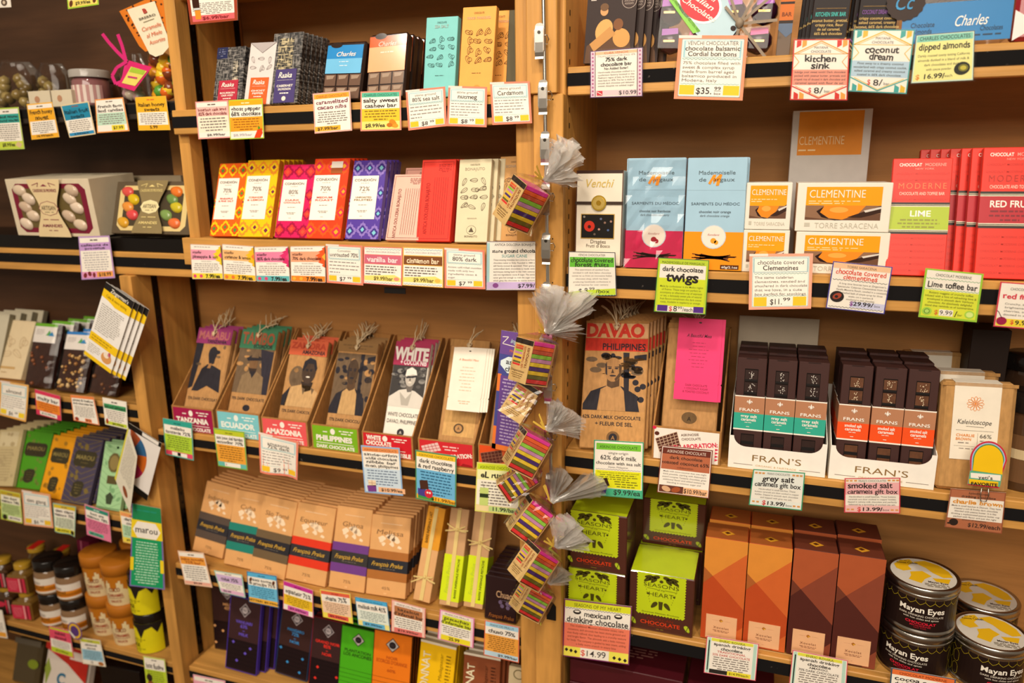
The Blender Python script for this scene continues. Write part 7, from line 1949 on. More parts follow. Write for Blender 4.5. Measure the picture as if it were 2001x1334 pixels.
# jars and a dark carton at the right end of the third shelf
pack('dark_carton', 'tall dark brown carton standing at the back right of the third shelf', 'carton', [(1893, 640), (1972, 640), (1962, 800), (1888, 800)], 0, Z_R3, .05, '#2a1a12', [], Y0=.13, h=.19, roll=0)


def jar(label, x, y, zb, R_, h, body, lid, lidh=.018, lab=None, els=(), group=None, lidR=None, name='jar', square=False, fin='s', lab_z=(.12, .72), rot=0.0):
    t = thing(name, label, 'jar', Matrix.Translation((x, y, zb + .0003)), group)
    p = Part()
    gh = h - lidh
    if square:
        p.box(-R_, R_, -R_, R_, 0, gh * .82, M(body, fin), .004)
        p.lathe([(R_ * .9, gh * .82), (R_ * .62, gh * .93), (R_ * .62, gh)], M(body, fin), 20)
        ang = math.radians(rot)
        t.rotation_euler[2] = ang
    else:
        p.lathe([(R_ * .9, 0), (R_, .004), (R_, gh * .86), (R_ * .9, gh * .96), (R_ * .86, gh)], M(body, fin), 28)
    p.build('glass', t)
    p = Part()
    LR = lidR or R_ * .98
    p.lathe([(LR, gh - .001), (LR, h - .002), (LR * .96, h), (0.0001, h)], M(lid, 'l'), 28)
    p.build('lid', t)
    if lab:
        p = Part()
        z0, z1 = gh * lab_z[0], gh * lab_z[1]
        if square:
            p.box(-R_ + .002, R_ - .002, -R_ - .0008, -R_ - .0001, z0, z1, M(lab, 'p'))
            Print(p, lambda a, b, l: np.c_[(a - .5) * 2 * (R_ - .002), np.full(len(a), -R_ - .0008 - l * .00014), z0 + (1 - b) * (z1 - z0)], 2 * R_, z1 - z0, 'p').draw(list(els))
        else:
            span = math.radians(200)
            f = lambda a, b, l: np.c_[(R_ + .0005 + l * .00014) * np.sin((a - .5) * span - .33), -(R_ + .0005 + l * .00014) * np.cos((a - .5) * span - .33), z0 + (1 - b) * (z1 - z0)]
            g = Print(p, f, R_ * span, z1 - z0, 'p', .03)
            g.rc(0, 0, 1, 1, lab, 0)
            g.draw(list(els))
        p.build('label', t, 'printed label')
    return t


jar('dark glass jar with a black lid, cut by the right edge of the photo', at(2006, 900, .05)[0], .06, Z_R3, .032, .125, '#4a3220', '#1a1614', .02, '#6b4a2c', [rc(0, .3, 1, .5, '#c9b48a', layer=2)])
jar('dark glass jar with a pale label behind the cut off jar', at(2012, 800, .12)[0], .135, Z_R3, .032, .16, '#3a281c', '#15110f', .02, '#d9d2c4', [tx('Z', .15, .6, .3, '#4a4270')])

# ---- lowest shelf (R4)
LIME = '#bfd11c'


def seasons(label, q, zb, Y0, lean, asp=.92, inset=(.02, 0, .84, .70), t=.085, roll=0, n=0):
    a0, b0, a1, b1 = inset
    zig = []
    ntz = 15
    rp = [(a0, b0), (a1, b0)]
    for i in range(ntz):
        y = b0 + (b1 - b0) * (i + .5) / ntz
        rp += [(a1 + .018, y), (a1, b0 + (b1 - b0) * (i + 1) / ntz)]
    bt = []
    for i in range(ntz):
        x = a1 - (a1 - a0) * (i + .5) / ntz
        bt += [(x, b1 + .02), (a1 - (a1 - a0) * (i + 1) / ntz, b1)]
    lf = []
    for i in range(ntz):
        y = b1 - (b1 - b0) * (i + .5) / ntz
        lf += [(a0 - .018, y), (a0, b1 - (b1 - b0) * (i + 1) / ntz)]
    cx = (a0 + a1) / 2
    w = a1 - a0
    DK = '#4a4416'
    e = [pg(rp + bt + lf[:-1], LIME, layer=1)]
    for s in (-1, 1):
        for k, (dx, dy, r_) in enumerate(((.12, .05, 12), (.2, .085, 30), (.27, .06, 8), (.3, .11, 40), (.16, .11, 50))):
            e += leaf(cx + s * dx * w, b0 + dy, .06, s * r_ + (180 if s < 0 else 0), DK, .9, DK, layer=3)
        for k in range(9):
            e.append(el(cx + s * w * (.36 - .016 * k), b0 + .16 + .04 * k, .006, .006, DK, layer=3))
        e += leaf(cx + s * .14 * w, b0 + .53, .07, 90 - s * 35, DK, .9, DK, layer=3)
        e.append(el(cx + s * .28 * w, b0 + .345, .02, .016, DK, layer=3))
    e += [el(cx, b0 + .115, .03, .025, DK, layer=3), tx('SEASONS', cx, b0 + .19, .062, DK, b=-.004, w=w * .76), ln([(cx - .3 * w, b0 + .25), (cx - .08 * w, b0 + .255)], .006, DK), ln([(cx + .08 * w, b0 + .255), (cx + .34 * w, b0 + .265)], .006, DK), tx('of my', cx, b0 + .26, .03, DK, w=.12, sh=.2), tx('HEART', cx, b0 + .345, .07, DK, b=-.004, w=w * .54),
          pg([(cx - .035, b0 + .46), (cx + .035, b0 + .46), (cx + .025, b0 + .6), (cx - .025, b0 + .6)], DK, layer=3), tx('Gourmet Mexican Products', cx, b1 - .035, .024, DK, w=w * .8),
          tx('OAXACAN', cx, .775, .045, '#8a2a14', w=.42), tx('CHOCOLATE', cx, .845, .062, '#d8401c', b=.022, w=.62), tx('DARK CHOCOLATE', cx, .9, .022, '#a8401c', w=.36), wl(cx - .12, cx + .12, .935, .955, 1, '#8a7a2a')]
    for s in (-1, 1):
        e += leaf(cx + s * .42, .855, .065, 60, '#b8c82a', .9, '#b8c82a', layer=3) + [ln([(cx + s * .42 - .02, .91), (cx + s * .42 + .02, .8)], .01, '#4a5a16', layer=5)]
    o, W, H = pack('chocolate_box', label, 'chocolate box', q, lean, zb, t, '#4f2a20', e, 'l', Y0=Y0, roll=roll, bevel=.0015, group='lime and brown boxes', sides={'top': LIME, 'left': '#4f2a20', 'right': '#6a4a3c'})
    return o, W, H


sL, W, Hs = seasons('lime and brown box beside the post, lower of its stack', [(1114, 1127), (1225, 1141), (1217, 1236), (1106, 1220)], Z_R4, .006, 0)
seasons('lime and brown box beside the post, upper of its stack', [(1117, 994), (1229, 1006), (1221, 1119), (1111, 1105)], Z_R4 + Hs + .0008, .006, 0)
s2, W, Hs = seasons('lime and brown box with a lime lid, in front and right of the stack', [(1232, 1121.7), (1360, 1136.5), (1350, 1246), (1227, 1235.5)], Z_R4, .006, 0, inset=(.13, 0, .86, .70))
s3, W, Hb = seasons('lime and brown box behind the front one, lower of the back pair', [(1252, 1068), (1376, 1078), (1366, 1180), (1244, 1170)], Z_R4, .096, 0, inset=(.13, 0, .86, .70))
seasons('lime and brown box behind the front one, upper of the back pair', [(1260, 965), (1384, 975.4), (1373, 1066), (1252, 1052)], Z_R4 + Hb + .0008, .098, 0, inset=(.13, 0, .86, .70))


def xoc(label, q, c, dark, blabel, Y0):
    top, mid, low, tl = c
    e = [rc(0, 0, 1, 1, low, layer=1), pg([(0, 0), (1, 0), (1, .115), (.22, .37), (0, .45)], top, layer=2), pg([(1, .115), (1, .66), (.22, .37)], mid, layer=2), pg([(0, .29), (.22, .37), (0, .45)], tl, layer=3), pg([(1, .83), (1, 1), (.72, 1), (.72, .93)], mid, layer=2)]
    o, W, H = pack('chocolate_box', label, 'chocolate box', q, 2, Z_R4, .052, low, e, 'p', Y0=Y0, roll=0, bevel=.0012, group='tall angular patterned drinking chocolate boxes', sides={'top': tl, 'right': low, 'left': low}, body='carton',
                   parts=[('label', (.12, .75, .86, .985), '#e5b184', [pg([(.48, .14), (.56, .2), (.48, .27), (.42, .2)], '#a8641c', layer=2), pg([(.47, .2), (.56, .2), (.5, .26)], '#e0a83a', layer=3), ln([(.2, .2), (.4, .2)], .006, '#c99a78'), ln([(.6, .2), (.8, .2)], .006, '#c99a78'), tx('Xocolat', .5, .5, .09, '#7d4a30', b=.004, w=.5, sp=.1), wl(.2, .8, .6, .7, 2, '#8a5a40'), wl(.4, .6, .86, .89, 1, '#b98a6a')], 'p', 'pale square label')])
    p = Part()
    p.add([(-.008 + x, .02 + y, H + .0005) for x, y in ((.008, -.008), (.019, .0), (.008, .009), (-.001, 0))], [(0, 1, 2, 3)], M('#e0a02c', 'g'))
    p.add([(-.008 + x, .02 + y, H + .0006) for x, y in ((.008, -.003), (.013, .001), (.008, .005), (.004, .001))], [(0, 1, 2, 3)], M('#5a2a14', 'g'))
    p.build('emblem', o, 'gold diamond emblem')
    copies(o, 1, .058, blabel, 'patterned drinking chocolate boxes in the back row', dx=.002, jx=.0005)


GO = ('#d98a34', '#cc622a', '#b8481c', '#a85c28')
DKX = ('#a9522c', '#86402a', '#4f2018', '#6b3422')
xoc('tall golden orange angular patterned box, leftmost of the four', [(1381.8, 1046), (1464.7, 1056), (1447, 1252), (1366, 1244)], GO, 0, 'golden orange angular patterned box in the back row, behind the leftmost', .012)
xoc('tall golden orange angular patterned box, second of the four', [(1466, 1057.7), (1552, 1068.5), (1531, 1271), (1449, 1255)], GO, 0, 'golden orange angular patterned box in the back row, behind the second', .012)
xoc('tall brown angular patterned box, third of the four', [(1554.6, 1068.5), (1642, 1079), (1618, 1288), (1534, 1272)], DKX, 1, 'brown angular patterned box in the back row, behind the third', .012)
xoc('tall brown angular patterned box, rightmost of the four beside the tins', [(1643.7, 1079), (1735.5, 1094), (1706, 1306), (1620, 1290)], DKX, 1, 'brown angular patterned box in the back row, behind the rightmost', .012)


def tin(label, x, y, zb, turn):
    R_, h = .0462, .0708
    t = thing('tin', label, 'tin', Matrix.Translation((x, y, zb + .0003)), 'round drinking chocolate tins')
    p = Part()
    sil = M('#b5b0a8', 'm')
    p.lathe([(R_ - .003, 0), (R_ - .0005, .0015), (R_ - .0005, .006), (R_ - .0018, .0075), (R_ - .0018, h - .014)], sil, 48)
    p.build('can', t, 'silver metal can')
    p = Part()
    p.lathe([(R_ - .001, h - .0142), (R_, h - .013), (R_, h - .0105), (R_ - .0012, h - .0098), (R_, h - .009), (R_, h - .0015), (R_ - .0012, h), (R_ - .004, h), (R_ - .0052, h - .0012), (.0001, h - .0012)], sil, 48)
    p.build('lid', t, 'silver lid')
    p = Part()
    span = math.radians(330)
    z0, z1 = .0078, h - .0165
    rr = R_ - .0017
    f = lambda a, b, l: np.c_[(rr + .0002 + l * .00014) * np.sin((a - .5) * span + turn), -(rr + .0002 + l * .00014) * np.cos((a - .5) * span + turn), z0 + (1 - b) * (z1 - z0)]
    g = Print(p, f, rr * span, z1 - z0, 'g', .02)
    g.rc(0, 0, 1, 1, '#231613', 0)
    Y_ = '#c9b324'
    L = [tx('Mayan Eyes', .5, .33, .17, '#efe8da', b=.022, w=.22, jit=.5), tx('DARK DRINKING CHOCOLATE', .5, .52, .06, '#d9cfbf', b=.008, w=.215), tx('with hot chiles and spices', .5, .61, .055, '#d9cfbf', b=.006, w=.17), tx('CHOCOLAT', .5, .75, .075, '#d8203a', b=.03, w=.145), tx('MODERNE', .5, .84, .06, '#b81f34', b=.01, w=.1), tx('NEW YORK', .5, .91, .04, '#a81c30', w=.06)]
    for k in range(22):
        x = .01 + k * .0455
        L.append(ln([(x, -.02), (x, .06), (x + .011, .12), (x + .0225, .16), (x + .034, .12), (x + .0455, .06), (x + .0455, -.02)], 0.0015, Y_, layer=2))
        if not .27 < x < .70:
            for y0 in (.2, .62):
                L.append(ln([(x + .005, y0 + .08), (x + .014, y0), (x + .032, y0), (x + .041, y0 + .08), (x + .041, y0 + .28), (x + .032, y0 + .36), (x + .014, y0 + .36), (x + .005, y0 + .28), (x + .005, y0 + .08)], 0.0015, Y_, layer=2))
    g.draw([e for e in L])
    p.build('label', t, 'dark label with yellow tracery')
    p = Part()
    n = 44
    rt = R_ - .0056
    p.add([(rt * math.cos(2 * math.pi * i / n), rt * math.sin(2 * math.pi * i / n), h - .0009) for i in range(n)], [tuple(range(n))], M('#d6d0c4', 'g'))
    tp = Print(p, lambda a, b, l: np.c_[(a - .5) * 2 * rt, (.5 - b) * 2 * rt, np.full(len(a), h - .0009 + l * .00014)], 2 * rt, 2 * rt, 'g')
    ye = '#e8b81c'
    tp.draw([pg([(.08, .3), (.2, .14), (.36, .06), (.4, .16), (.3, .3), (.34, .42), (.2, .5), (.1, .44)], ye), pg([(.4, .14), (.6, .04), (.8, .14), (.92, .32), (.95, .5), (.8, .56), (.66, .44), (.58, .3)], ye), pg([(.3, .5), (.5, .42), (.62, .56), (.5, .68), (.42, .84), (.24, .76), (.3, .62)], ye), pg([(.62, .62), (.9, .58), (.84, .74), (.66, .72)], ye), tx('Cocoa Casbah', .3, .2, .05, '#3a2a1a', b=.012, w=.34, rot=8), wl(.14, .4, .12, .155, 1, '#5a4a2a'), tx('Mayan Eyes', .68, .76, .05, '#3a2a1a', b=.012, w=.3, rot=0), wl(.45, .85, .81, .92, 3, '#6a5a3a')])
    p.build('lid_label', t, 'yellow and white printed lid')
    return t


tin('round dark tin with a yellow lid, upper of the stack of two', .2385, .0478, Z_R4 + .0715, -.12)
tin('round dark tin with its lid covered, lower of the stack of two', .2385, .0478, Z_R4, -.42)
tin('round dark tin standing alone at the right edge of the photo', .3285, .0478, Z_R4, .22)
tin('round dark tin at the back, between the stack and the right tin', .343, .1425, Z_R4, .2)

# ---- maroon boxes under the lowest shelf
shelf('wooden shelf below the lowest cards of the right bay, under the maroon boxes', X_P1 + .001, .62, .640, YB_R, .03, None)
for lb, x0, x1, y0, y1, z0, z1 in (('flat maroon box with faint gold print at the bottom edge, upper front', -.255, -.075, .010, .098, .6805, .7205), ('flat maroon box with faint gold print at the bottom edge, lower front', -.255, -.075, .008, .098, .6403, .6800), ('flat maroon box standing at the back behind the maroon pair', -.253, -.08, .101, .186, .6403, .7330), ('flat maroon box right of the maroon pair, cut by the bottom edge', -.070, .06, .012, .15, .6403, .705)):
    p = Part()
    w, d, h = (x1 - x0) / 2, y1 - y0, z1 - z0
    p.box(-w, w, 0, d, 0, h, M('#4a141c', 'l'), .0012)
    f = lambda a, b, l: np.c_[(a - .5) * 2 * w, b * d, np.full(len(a), h + l * .0002)]
    Print(p, lambda a, b, l: f(a, 1 - b, l), 2 * w, d, 'p').draw([wl(.3, .75, .3, .62, 4, '#8a5a50')])
    tag(p.build('gift_box', mw=Matrix.Translation(((x0 + x1) / 2, y0, z0))), lb, 'gift box', 'flat maroon boxes')
# ================================================================ far left bay
# ---- sweets on the black shelf (F1)
def sweets_bag(label, q, Y0, zb, t, fill, seed, n, r0=.011, lean=0, cat='bag of sweets', z1=.75):
    mw_, W, H = place(q, lean, Y0, zb, t, roll=0)
    o = thing('sweets_bag', label, cat, mw_)
    p = Part()
    p.lathe([(W * .46, .0005), (W * .5, .01), (W * .5, H * z1), (W * .3, H * .97), (W * .34, H)], BAGFILM, 16, 0, W * .5, False)
    p.v[-1][:, 1] *= t / W
    p.build('film', o, 'clear film')
    r = random.Random(seed)
    for k in range(n):
        q_ = Part()
        a, rr = r.uniform(-1.5, 1.5), W * .5 - r0 * 1.05
        x, y = rr * math.sin(a), (W * .5 - rr * math.cos(a)) * t / W
        z = r0 + (H * z1 - 2 * r0) * (k + .5) / n
        q_.lathe([(.0005, z - r0), (r0 * .75, z - r0 * .6), (r0, z), (r0 * .75, z + r0 * .6), (.0005, z + r0)], M(fill[k % len(fill)], 'l'), 10, x, max(y, r0 * .4))
        q_.build('sweet', o)
    return o, W, H


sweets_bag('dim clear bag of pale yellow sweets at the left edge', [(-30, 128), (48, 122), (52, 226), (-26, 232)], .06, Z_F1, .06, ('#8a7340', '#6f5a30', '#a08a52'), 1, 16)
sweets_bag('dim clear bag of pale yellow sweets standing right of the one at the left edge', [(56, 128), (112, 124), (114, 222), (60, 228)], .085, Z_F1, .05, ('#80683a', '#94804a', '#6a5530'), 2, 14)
o, W, H = sweets_bag('clear bag of yellow and orange wrapped honey sweets with a cream label and patterned top', [(262, 8), (340, -2), (352, 205), (280, 212)], .02, Z_F1, .05, ('#e8a01c', '#d8641c', '#5a9a3a', '#f0c830', '#7a3a1c'), 3, 26, .0125, z1=.52)
p = Part()
tp = place([(234, 12), (322, -16), (345, 74), (284, 102)], -6, .004, None, 0)
g = lambda px, py, y: (Matrix(o.matrix_world).inverted() @ Vector(at(px, py, y)))
for pts, c, y in (([(233, 22), (300, -8), (324, -10), (342, 75), (330, 86), (284, 101), (272, 90)], '#d8771c', .004),):
    p.add([g(a, b, y) for a, b in pts], [tuple(range(len(pts)))[::-1]], M(c, 'p'))
r = random.Random(4)
for k in range(70):
    u, v = r.random(), r.random()
    x, y = 236 + v * 46 + u * 70, 20 + v * 72 - u * 26
    p.add([g(x + 2.4 * math.cos(a), y + 2.4 * math.sin(a), .0035) for a in (0, 1.57, 3.14, 4.71)], [(0, 1, 2, 3)], M('#4a2410', 'p'))
p.build('header_card', o, 'orange and brown patterned top')
p = Part()
pts = [(248, 19), (302, 2), (331, 80), (330, 92), (318, 106), (304, 111), (292, 105)]
p.add([g(a, b, .002) for a, b in pts], [tuple(range(len(pts)))[::-1]], M('#e9dfc2', 'p'))
gp = Print(p, lambda a, b, l: np.array([list(g(252 + x * 54 + y * 36, 22 + y * 84 - x * 17, .002 - l * .0003)) for x, y in zip(a, b)]), .06, .095, 'p')
gp.draw([tx('B', .5, .09, .1, '#b8332a', b=.03, w=.14), tx('BRERRO', .5, .23, .05, '#3a2a1c', b=.01, w=.6), ln([(.3, .32), (.7, .31)], .02, '#8a7a5a'), tx('Caramelle', .5, .46, .09, '#d8663a', w=.7, sh=.3), tx('al Miele', .5, .62, .09, '#d8663a', w=.56, sh=.3), tx('Assortite', .5, .78, .09, '#d8663a', w=.56, sh=.3)])
p.build('label', o, 'cream tongue shaped label')
o, W, H = sweets_bag('small clear bag of pale sweets tied with a bright pink ribbon', [(222, 110), (262, 104), (272, 208), (222, 214)], .015, Z_F1, .045, ('#c9a0a0', '#a8c0a0', '#d8c8b0'), 6, 14, .010, z1=.6)
g = lambda px, py, y: (Matrix(o.matrix_world).inverted() @ Vector(at(px, py, y)))
p = Part()
for path in (((200, 66), (212, 82), (228, 100), (248, 120)), ((230, 67), (238, 88), (246, 118)), ((248, 120), (228, 132), (219, 148), (226, 164), (240, 158), (247, 124))):
    for (a, b), (c, d) in zip(path[:-1], path[1:]):
        L = math.hypot(c - a, d - b)
        nx, ny = -(d - b) / L * 3.2, (c - a) / L * 3.2
        p.add([g(a + nx, b + ny, .004), g(c + nx, d + ny, .006), g(c - nx, d - ny, .006), g(a - nx, b - ny, .004)], [(0, 1, 2, 3), ], M('#d8307a', 'g'))
p.build('ribbon', o, 'bright pink ribbon')
p = Part()
for pts, c, y in (([(252, 118), (297, 131), (262, 178), (230, 168)], '#d8286e', .003), ([(256, 130), (287, 139), (264, 168), (238, 162)], '#e8d86a', .0022), ([(257, 131), (284, 138), (279, 146), (252, 140)], '#a8c83a', .0018)):
    p.add([g(a, b, y) for a, b in pts], [tuple(range(4))[::-1]], M(c, 'p'))
p.add([g(a, b, .0014) for a, b in ((250, 148), (268, 151), (267, 154), (249, 151))], [(3, 2, 1, 0)], M('#c8287a', 'p'))
p.build('gift_tag', o, 'pink and yellow tag')
JP = at(183, 205, .05)
jar('small striped sweet jar with a silver lid', JP[0], .05, Z_F1, .030, .062, '#8a5a5a', '#a8a29a', .012, '#b98a86', [rc(.1 * k, 0, .1 * k + .05, 1, '#e0cfc4', layer=1) for k in range(10)], lidR=.033)
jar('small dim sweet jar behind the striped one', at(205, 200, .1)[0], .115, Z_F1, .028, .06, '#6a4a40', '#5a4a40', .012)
for lb, q in (('low white carton of sweets, left of the pair behind the cards', [(56, 184), (98, 182), (100, 214), (58, 218)]), ('low white carton of sweets, right of the pair behind the cards', [(101, 182), (140, 178), (142, 212), (103, 214)])):
    pack('sweets_box', lb, 'sweets box', q, 0, Z_F1, .05, '#d8cbb0', [el(.4, .5, .12, .2, '#b98a6a', layer=2)], 'g', Y0=.012, roll=0)

# ---- almond sweet boxes (F2)
p = Part()
p.box(-1.95, -.916, .006, YB_F - .001, Z_F2 + .0003, Z_F2 + .024, M('#15110f', 'g'), .001)
tag(p.build('riser_board'), 'black riser board under the boxes of almond sweets', 'board')


def almonds(label, q, Y0, lean, frame, inner, band, ink, cols, t, roll, box, win=(.06, .08, .94, .94), fcol='#7d1f36'):
    o, W, H = pack('sweets_box', label, 'sweets box', q, lean, Z_F2 + .0242, t, box, [], 'p', Y0=Y0, roll=roll, group='boxes of almond sweets', body='carton', parts=[('flap', (.3, .0, .7, .02), box, [], 'p', None)])
    x0, y0, x1, y1 = win
    oc = [(x0 + .06, y0), (x1 - .06, y0), (x1, y0 + .1), (x1, y1 - .1), (x1 - .06, y1), (x0 + .06, y1), (x0, y1 - .1), (x0, y0 + .1)]
    ic = [(.5 + (x - .5) * .86, .5 + (y - .5) * .8) for x, y in oc]
    p = Part()
    front(p, W, H, [pg(oc, fcol, layer=1), pg(ic, inner, layer=2)], 'g')
    p.build('window', o, 'bordered window')
    r = random.Random(8)
    for k in range(10):
        i, j = k % 2, k // 2
        cx = (.2 if i == 0 else .8) + r.uniform(-.03, .03) + (.1 if j % 2 else -.02) * (1 if i == 0 else -1) * .8
        cz = .2 + .148 * j
        s = Part()
        n = 18
        a0 = r.uniform(-.5, -.2)
        pts, R1, R2 = [], W * .078, H * .098
        for l_, (sc, y) in enumerate(((1, 0), (.86, -.0028), (.5, -.0045), (.05, -.005))):
            for m_ in range(n):
                a = 2 * math.pi * m_ / n
                u, v = R1 * sc * math.cos(a) * (1 - .12 * math.cos(a)), R2 * sc * math.sin(a)
                pts.append(((cx - .5) * W + u * math.cos(a0) - v * math.sin(a0), -.0006 + y, (1 - cz) * H + u * math.sin(a0) + v * math.cos(a0)))
        fs = [(l_ * n + m_, l_ * n + (m_ + 1) % n, (l_ + 1) * n + (m_ + 1) % n, (l_ + 1) * n + m_) for l_ in range(3) for m_ in range(n)] + [tuple(3 * n + m_ for m_ in range(n))]
        s.add(pts, fs, M(cols[k % len(cols)], 'l'), True)
        s.build('almond_sweet', o)
    s = Part()
    bp = []
    for i in range(13):
        v = i / 12
        bp.append((.5 - .17 + .035 * math.cos(v * 6.28 + .4) * -1 * (1 if 0 else 1), v))
    wv = lambda v: .15 + .045 * math.cos(v * 2 * math.pi)
    L = [(.5 - wv(i / 14), i / 14) for i in range(15)]
    R_ = [(.5 + wv(i / 14), i / 14) for i in range(14, -1, -1)]
    Print(s, face_map(W, H, -.0062), W, H, 'p').draw([pg(L + R_, band, layer=0), tx('CALISSONS DE PROVENCE', .5, .19, .05, ink, b=.012, w=.28), pg([(.46, .12), (.5, .08), (.54, .12)], ink), ln([(.36, .1), (.44, .06), (.42, .13)], .006, ink), ln([(.64, .1), (.56, .06), (.58, .13)], .006, ink),
        el(.5, .5, .12, .13, ink if fcol == '#7d1f36' else '#efe3b4', layer=1, n=8), el(.5, .5, .112, .12, band if fcol == '#7d1f36' else '#e8d9a4', layer=2, n=8), tx('ARTISAN', .5, .49, .075, '#6a5a44', b=.01, w=.17), wl(.42, .58, .55, .58, 1, '#8a7a5a'), wl(.38, .62, .68, .71, 1, ink), tx('AMANDES', .5, .8, .05, ink, b=.02, w=.24), wl(.42, .58, .87, .9, 1, ink)])
    s.build('paper_band', o, 'waisted paper band')
    return o, W, H


almonds('white box of white almond sweets with a maroon bordered window', [(8, 347.5), (168, 341), (196.7, 455.4), (36, 457.6)], .0, -5, '#7d1f36', '#6a5a34', '#e6cfa0', '#8a3a4a', ('#d8c2a8', '#c9b096', '#e0cbb4'), .10, 0, '#dccdb0')
almonds('box of coloured almond sweets with a gold bordered window', [(232, 347.5), (372, 344), (378, 448), (212, 449)], .004, 18, '#e8d28a', '#4a4030', '#8a7850', '#e8d28a', ('#d8524a', '#e3782c', '#d8b81c', '#6f8f4a', '#e0903a', '#c9b82c', '#d84a4a', '#7d9a54', '#d8a02c', '#e0703a'), .024, 0, '#5a4c38', fcol='#dcc486')
pack('sweets_box', 'long pale box of sweets lying behind the two windowed boxes', 'sweets box', [(212, 318), (352, 310), (360, 436), (224, 440)], 0, Z_F2 + .0242, .05, '#a8977a', [rc(.0, .05, .1, .9, '#7d2a36')], 'p', Y0=.108, h=.105, roll=0)

# ---- nut bars (F3)
def nutbar(label, q, lean, nuts, cap, n, blabel, seed, Y0=None, lab=True):
    o, W, H = pack('nut_bar', label, 'nut bar', q, lean, Z_F3, .014, '#3a2018', [], 'c', Y0=Y0, bevel=.003, group='nut bars in clear wrap', body='chocolate', parts=[('label', (.04, .0, .9, .30), '#ece4dc', [rc(0, 0, 1, .16, cap, layer=1), wl(.1, .5, .3, .6, 4, '#b9b0aa', center=False), pg([(.55, .62), (.68, .34), (.8, .62)], '#5aa85a', layer=2), pg([(.66, .64), (.8, .4), (.94, .64)], '#3a8ac0', layer=3)], 'g', 'white label with a coloured cap')])
    r = random.Random(seed)
    for k in range(nuts[1]):
        s = Part()
        x, z, R_ = r.uniform(-.42, .42) * W, r.uniform(.04, .62) * H, r.uniform(.0022, .0045)
        s.lathe([(.0003, z - R_), (R_ * .8, z - R_ * .5), (R_, z), (R_ * .7, z + R_ * .6), (.0003, z + R_)], M(nuts[0][k % len(nuts[0])], 'c'), 9, x, -.0008)
        s.build('nut', o)
    p = Part()
    nx, nz = 7, 12
    pts = [(-W / 2 - .004 + (W + .008) * i / nx, -.0062 - abs(r.gauss(0, .0013)) + (.008 if i in (0, nx) else 0), H * 1.02 * j / nz) for j in range(nz + 1) for i in range(nx + 1)]
    p.add(pts, [(j * (nx + 1) + i, j * (nx + 1) + i + 1, (j + 1) * (nx + 1) + i + 1, (j + 1) * (nx + 1) + i) for j in range(nz) for i in range(nx)], BAGFILM, False)
    p.build('clear_wrap', o, 'crinkled clear wrap')
    if n:
        bpy.context.view_layer.update()
        src = o.copy()
        for k in range(1, n + 1):
            c = o.copy()
            COL.objects.link(c)
            c.location = o.location + Vector((.012 * k, .027 * k, 0))
            c['label'], c['group'] = blabel, 'nut bars behind the front ones'
            for ch in o.children:
                if not ch.name.startswith('nut'):
                    d = ch.copy()
                    COL.objects.link(d)
                    d.parent = c
        bpy.data.objects.remove(src)


NB = 'nut bar in clear wrap standing behind the front bar with the %s capped label'
nutbar('nut bar in clear wrap with a green capped label and almonds', [(69.7, 637.6), (118, 637.6), (99, 767), (47, 757)], 22, (('#8a4a24', '#9c5a2c'), 9), '#6fb02c', 3, NB % 'green', 3)
nutbar('nut bar in clear wrap with a blue capped label and pale nuts', [(134, 654.4), (185, 656), (158.5, 774), (105.7, 768)], 24, (('#d8b070', '#c99a54', '#e0c08a', '#b0783c'), 38), '#2f7fc8', 3, NB % 'blue', 4)
nutbar('nut bar in clear wrap half hidden behind the tilted information cards', [(196, 668), (245, 675), (226, 782), (176, 774)], 24, (('#8a5a34', '#6a3a20'), 14), '#6fb02c', 0, '', 5)
pack('chocolate_box', 'cream carton with a faint sketch on its front, left of the nut bars', 'chocolate box', [(17, 632), (69, 630), (43, 750), (-14, 738)], 26, Z_F3, .012, '#e3cfa8', doodles(.1, .3, .9, .7, 2, 2, .2, '#c0a57c', .5, 4) + [rc(0, .8, .7, .84, '#c9a46a', layer=2), wl(.1, .6, .88, .92, 1, '#b09468')], 'p', group='pale cartons left of the nut bars')
o, W, H = pack('chocolate_box', 'pale grey carton, front of the row at the left edge above the cream one', 'chocolate box', [(-30, 604), (24, 606), (-14, 730), (-72, 722)], 22, Z_F3, .012, '#cdc5ac', [wl(.2, .8, .2, .3, 1, '#a89f86')], 'p', Y0=.046, group='pale cartons left of the nut bars', sides={'right': '#8a836c'})
copies(o, 3, .0165, 'pale grey carton in the row at the left edge behind the front grey one', 'pale grey cartons in a row', dx=.012)

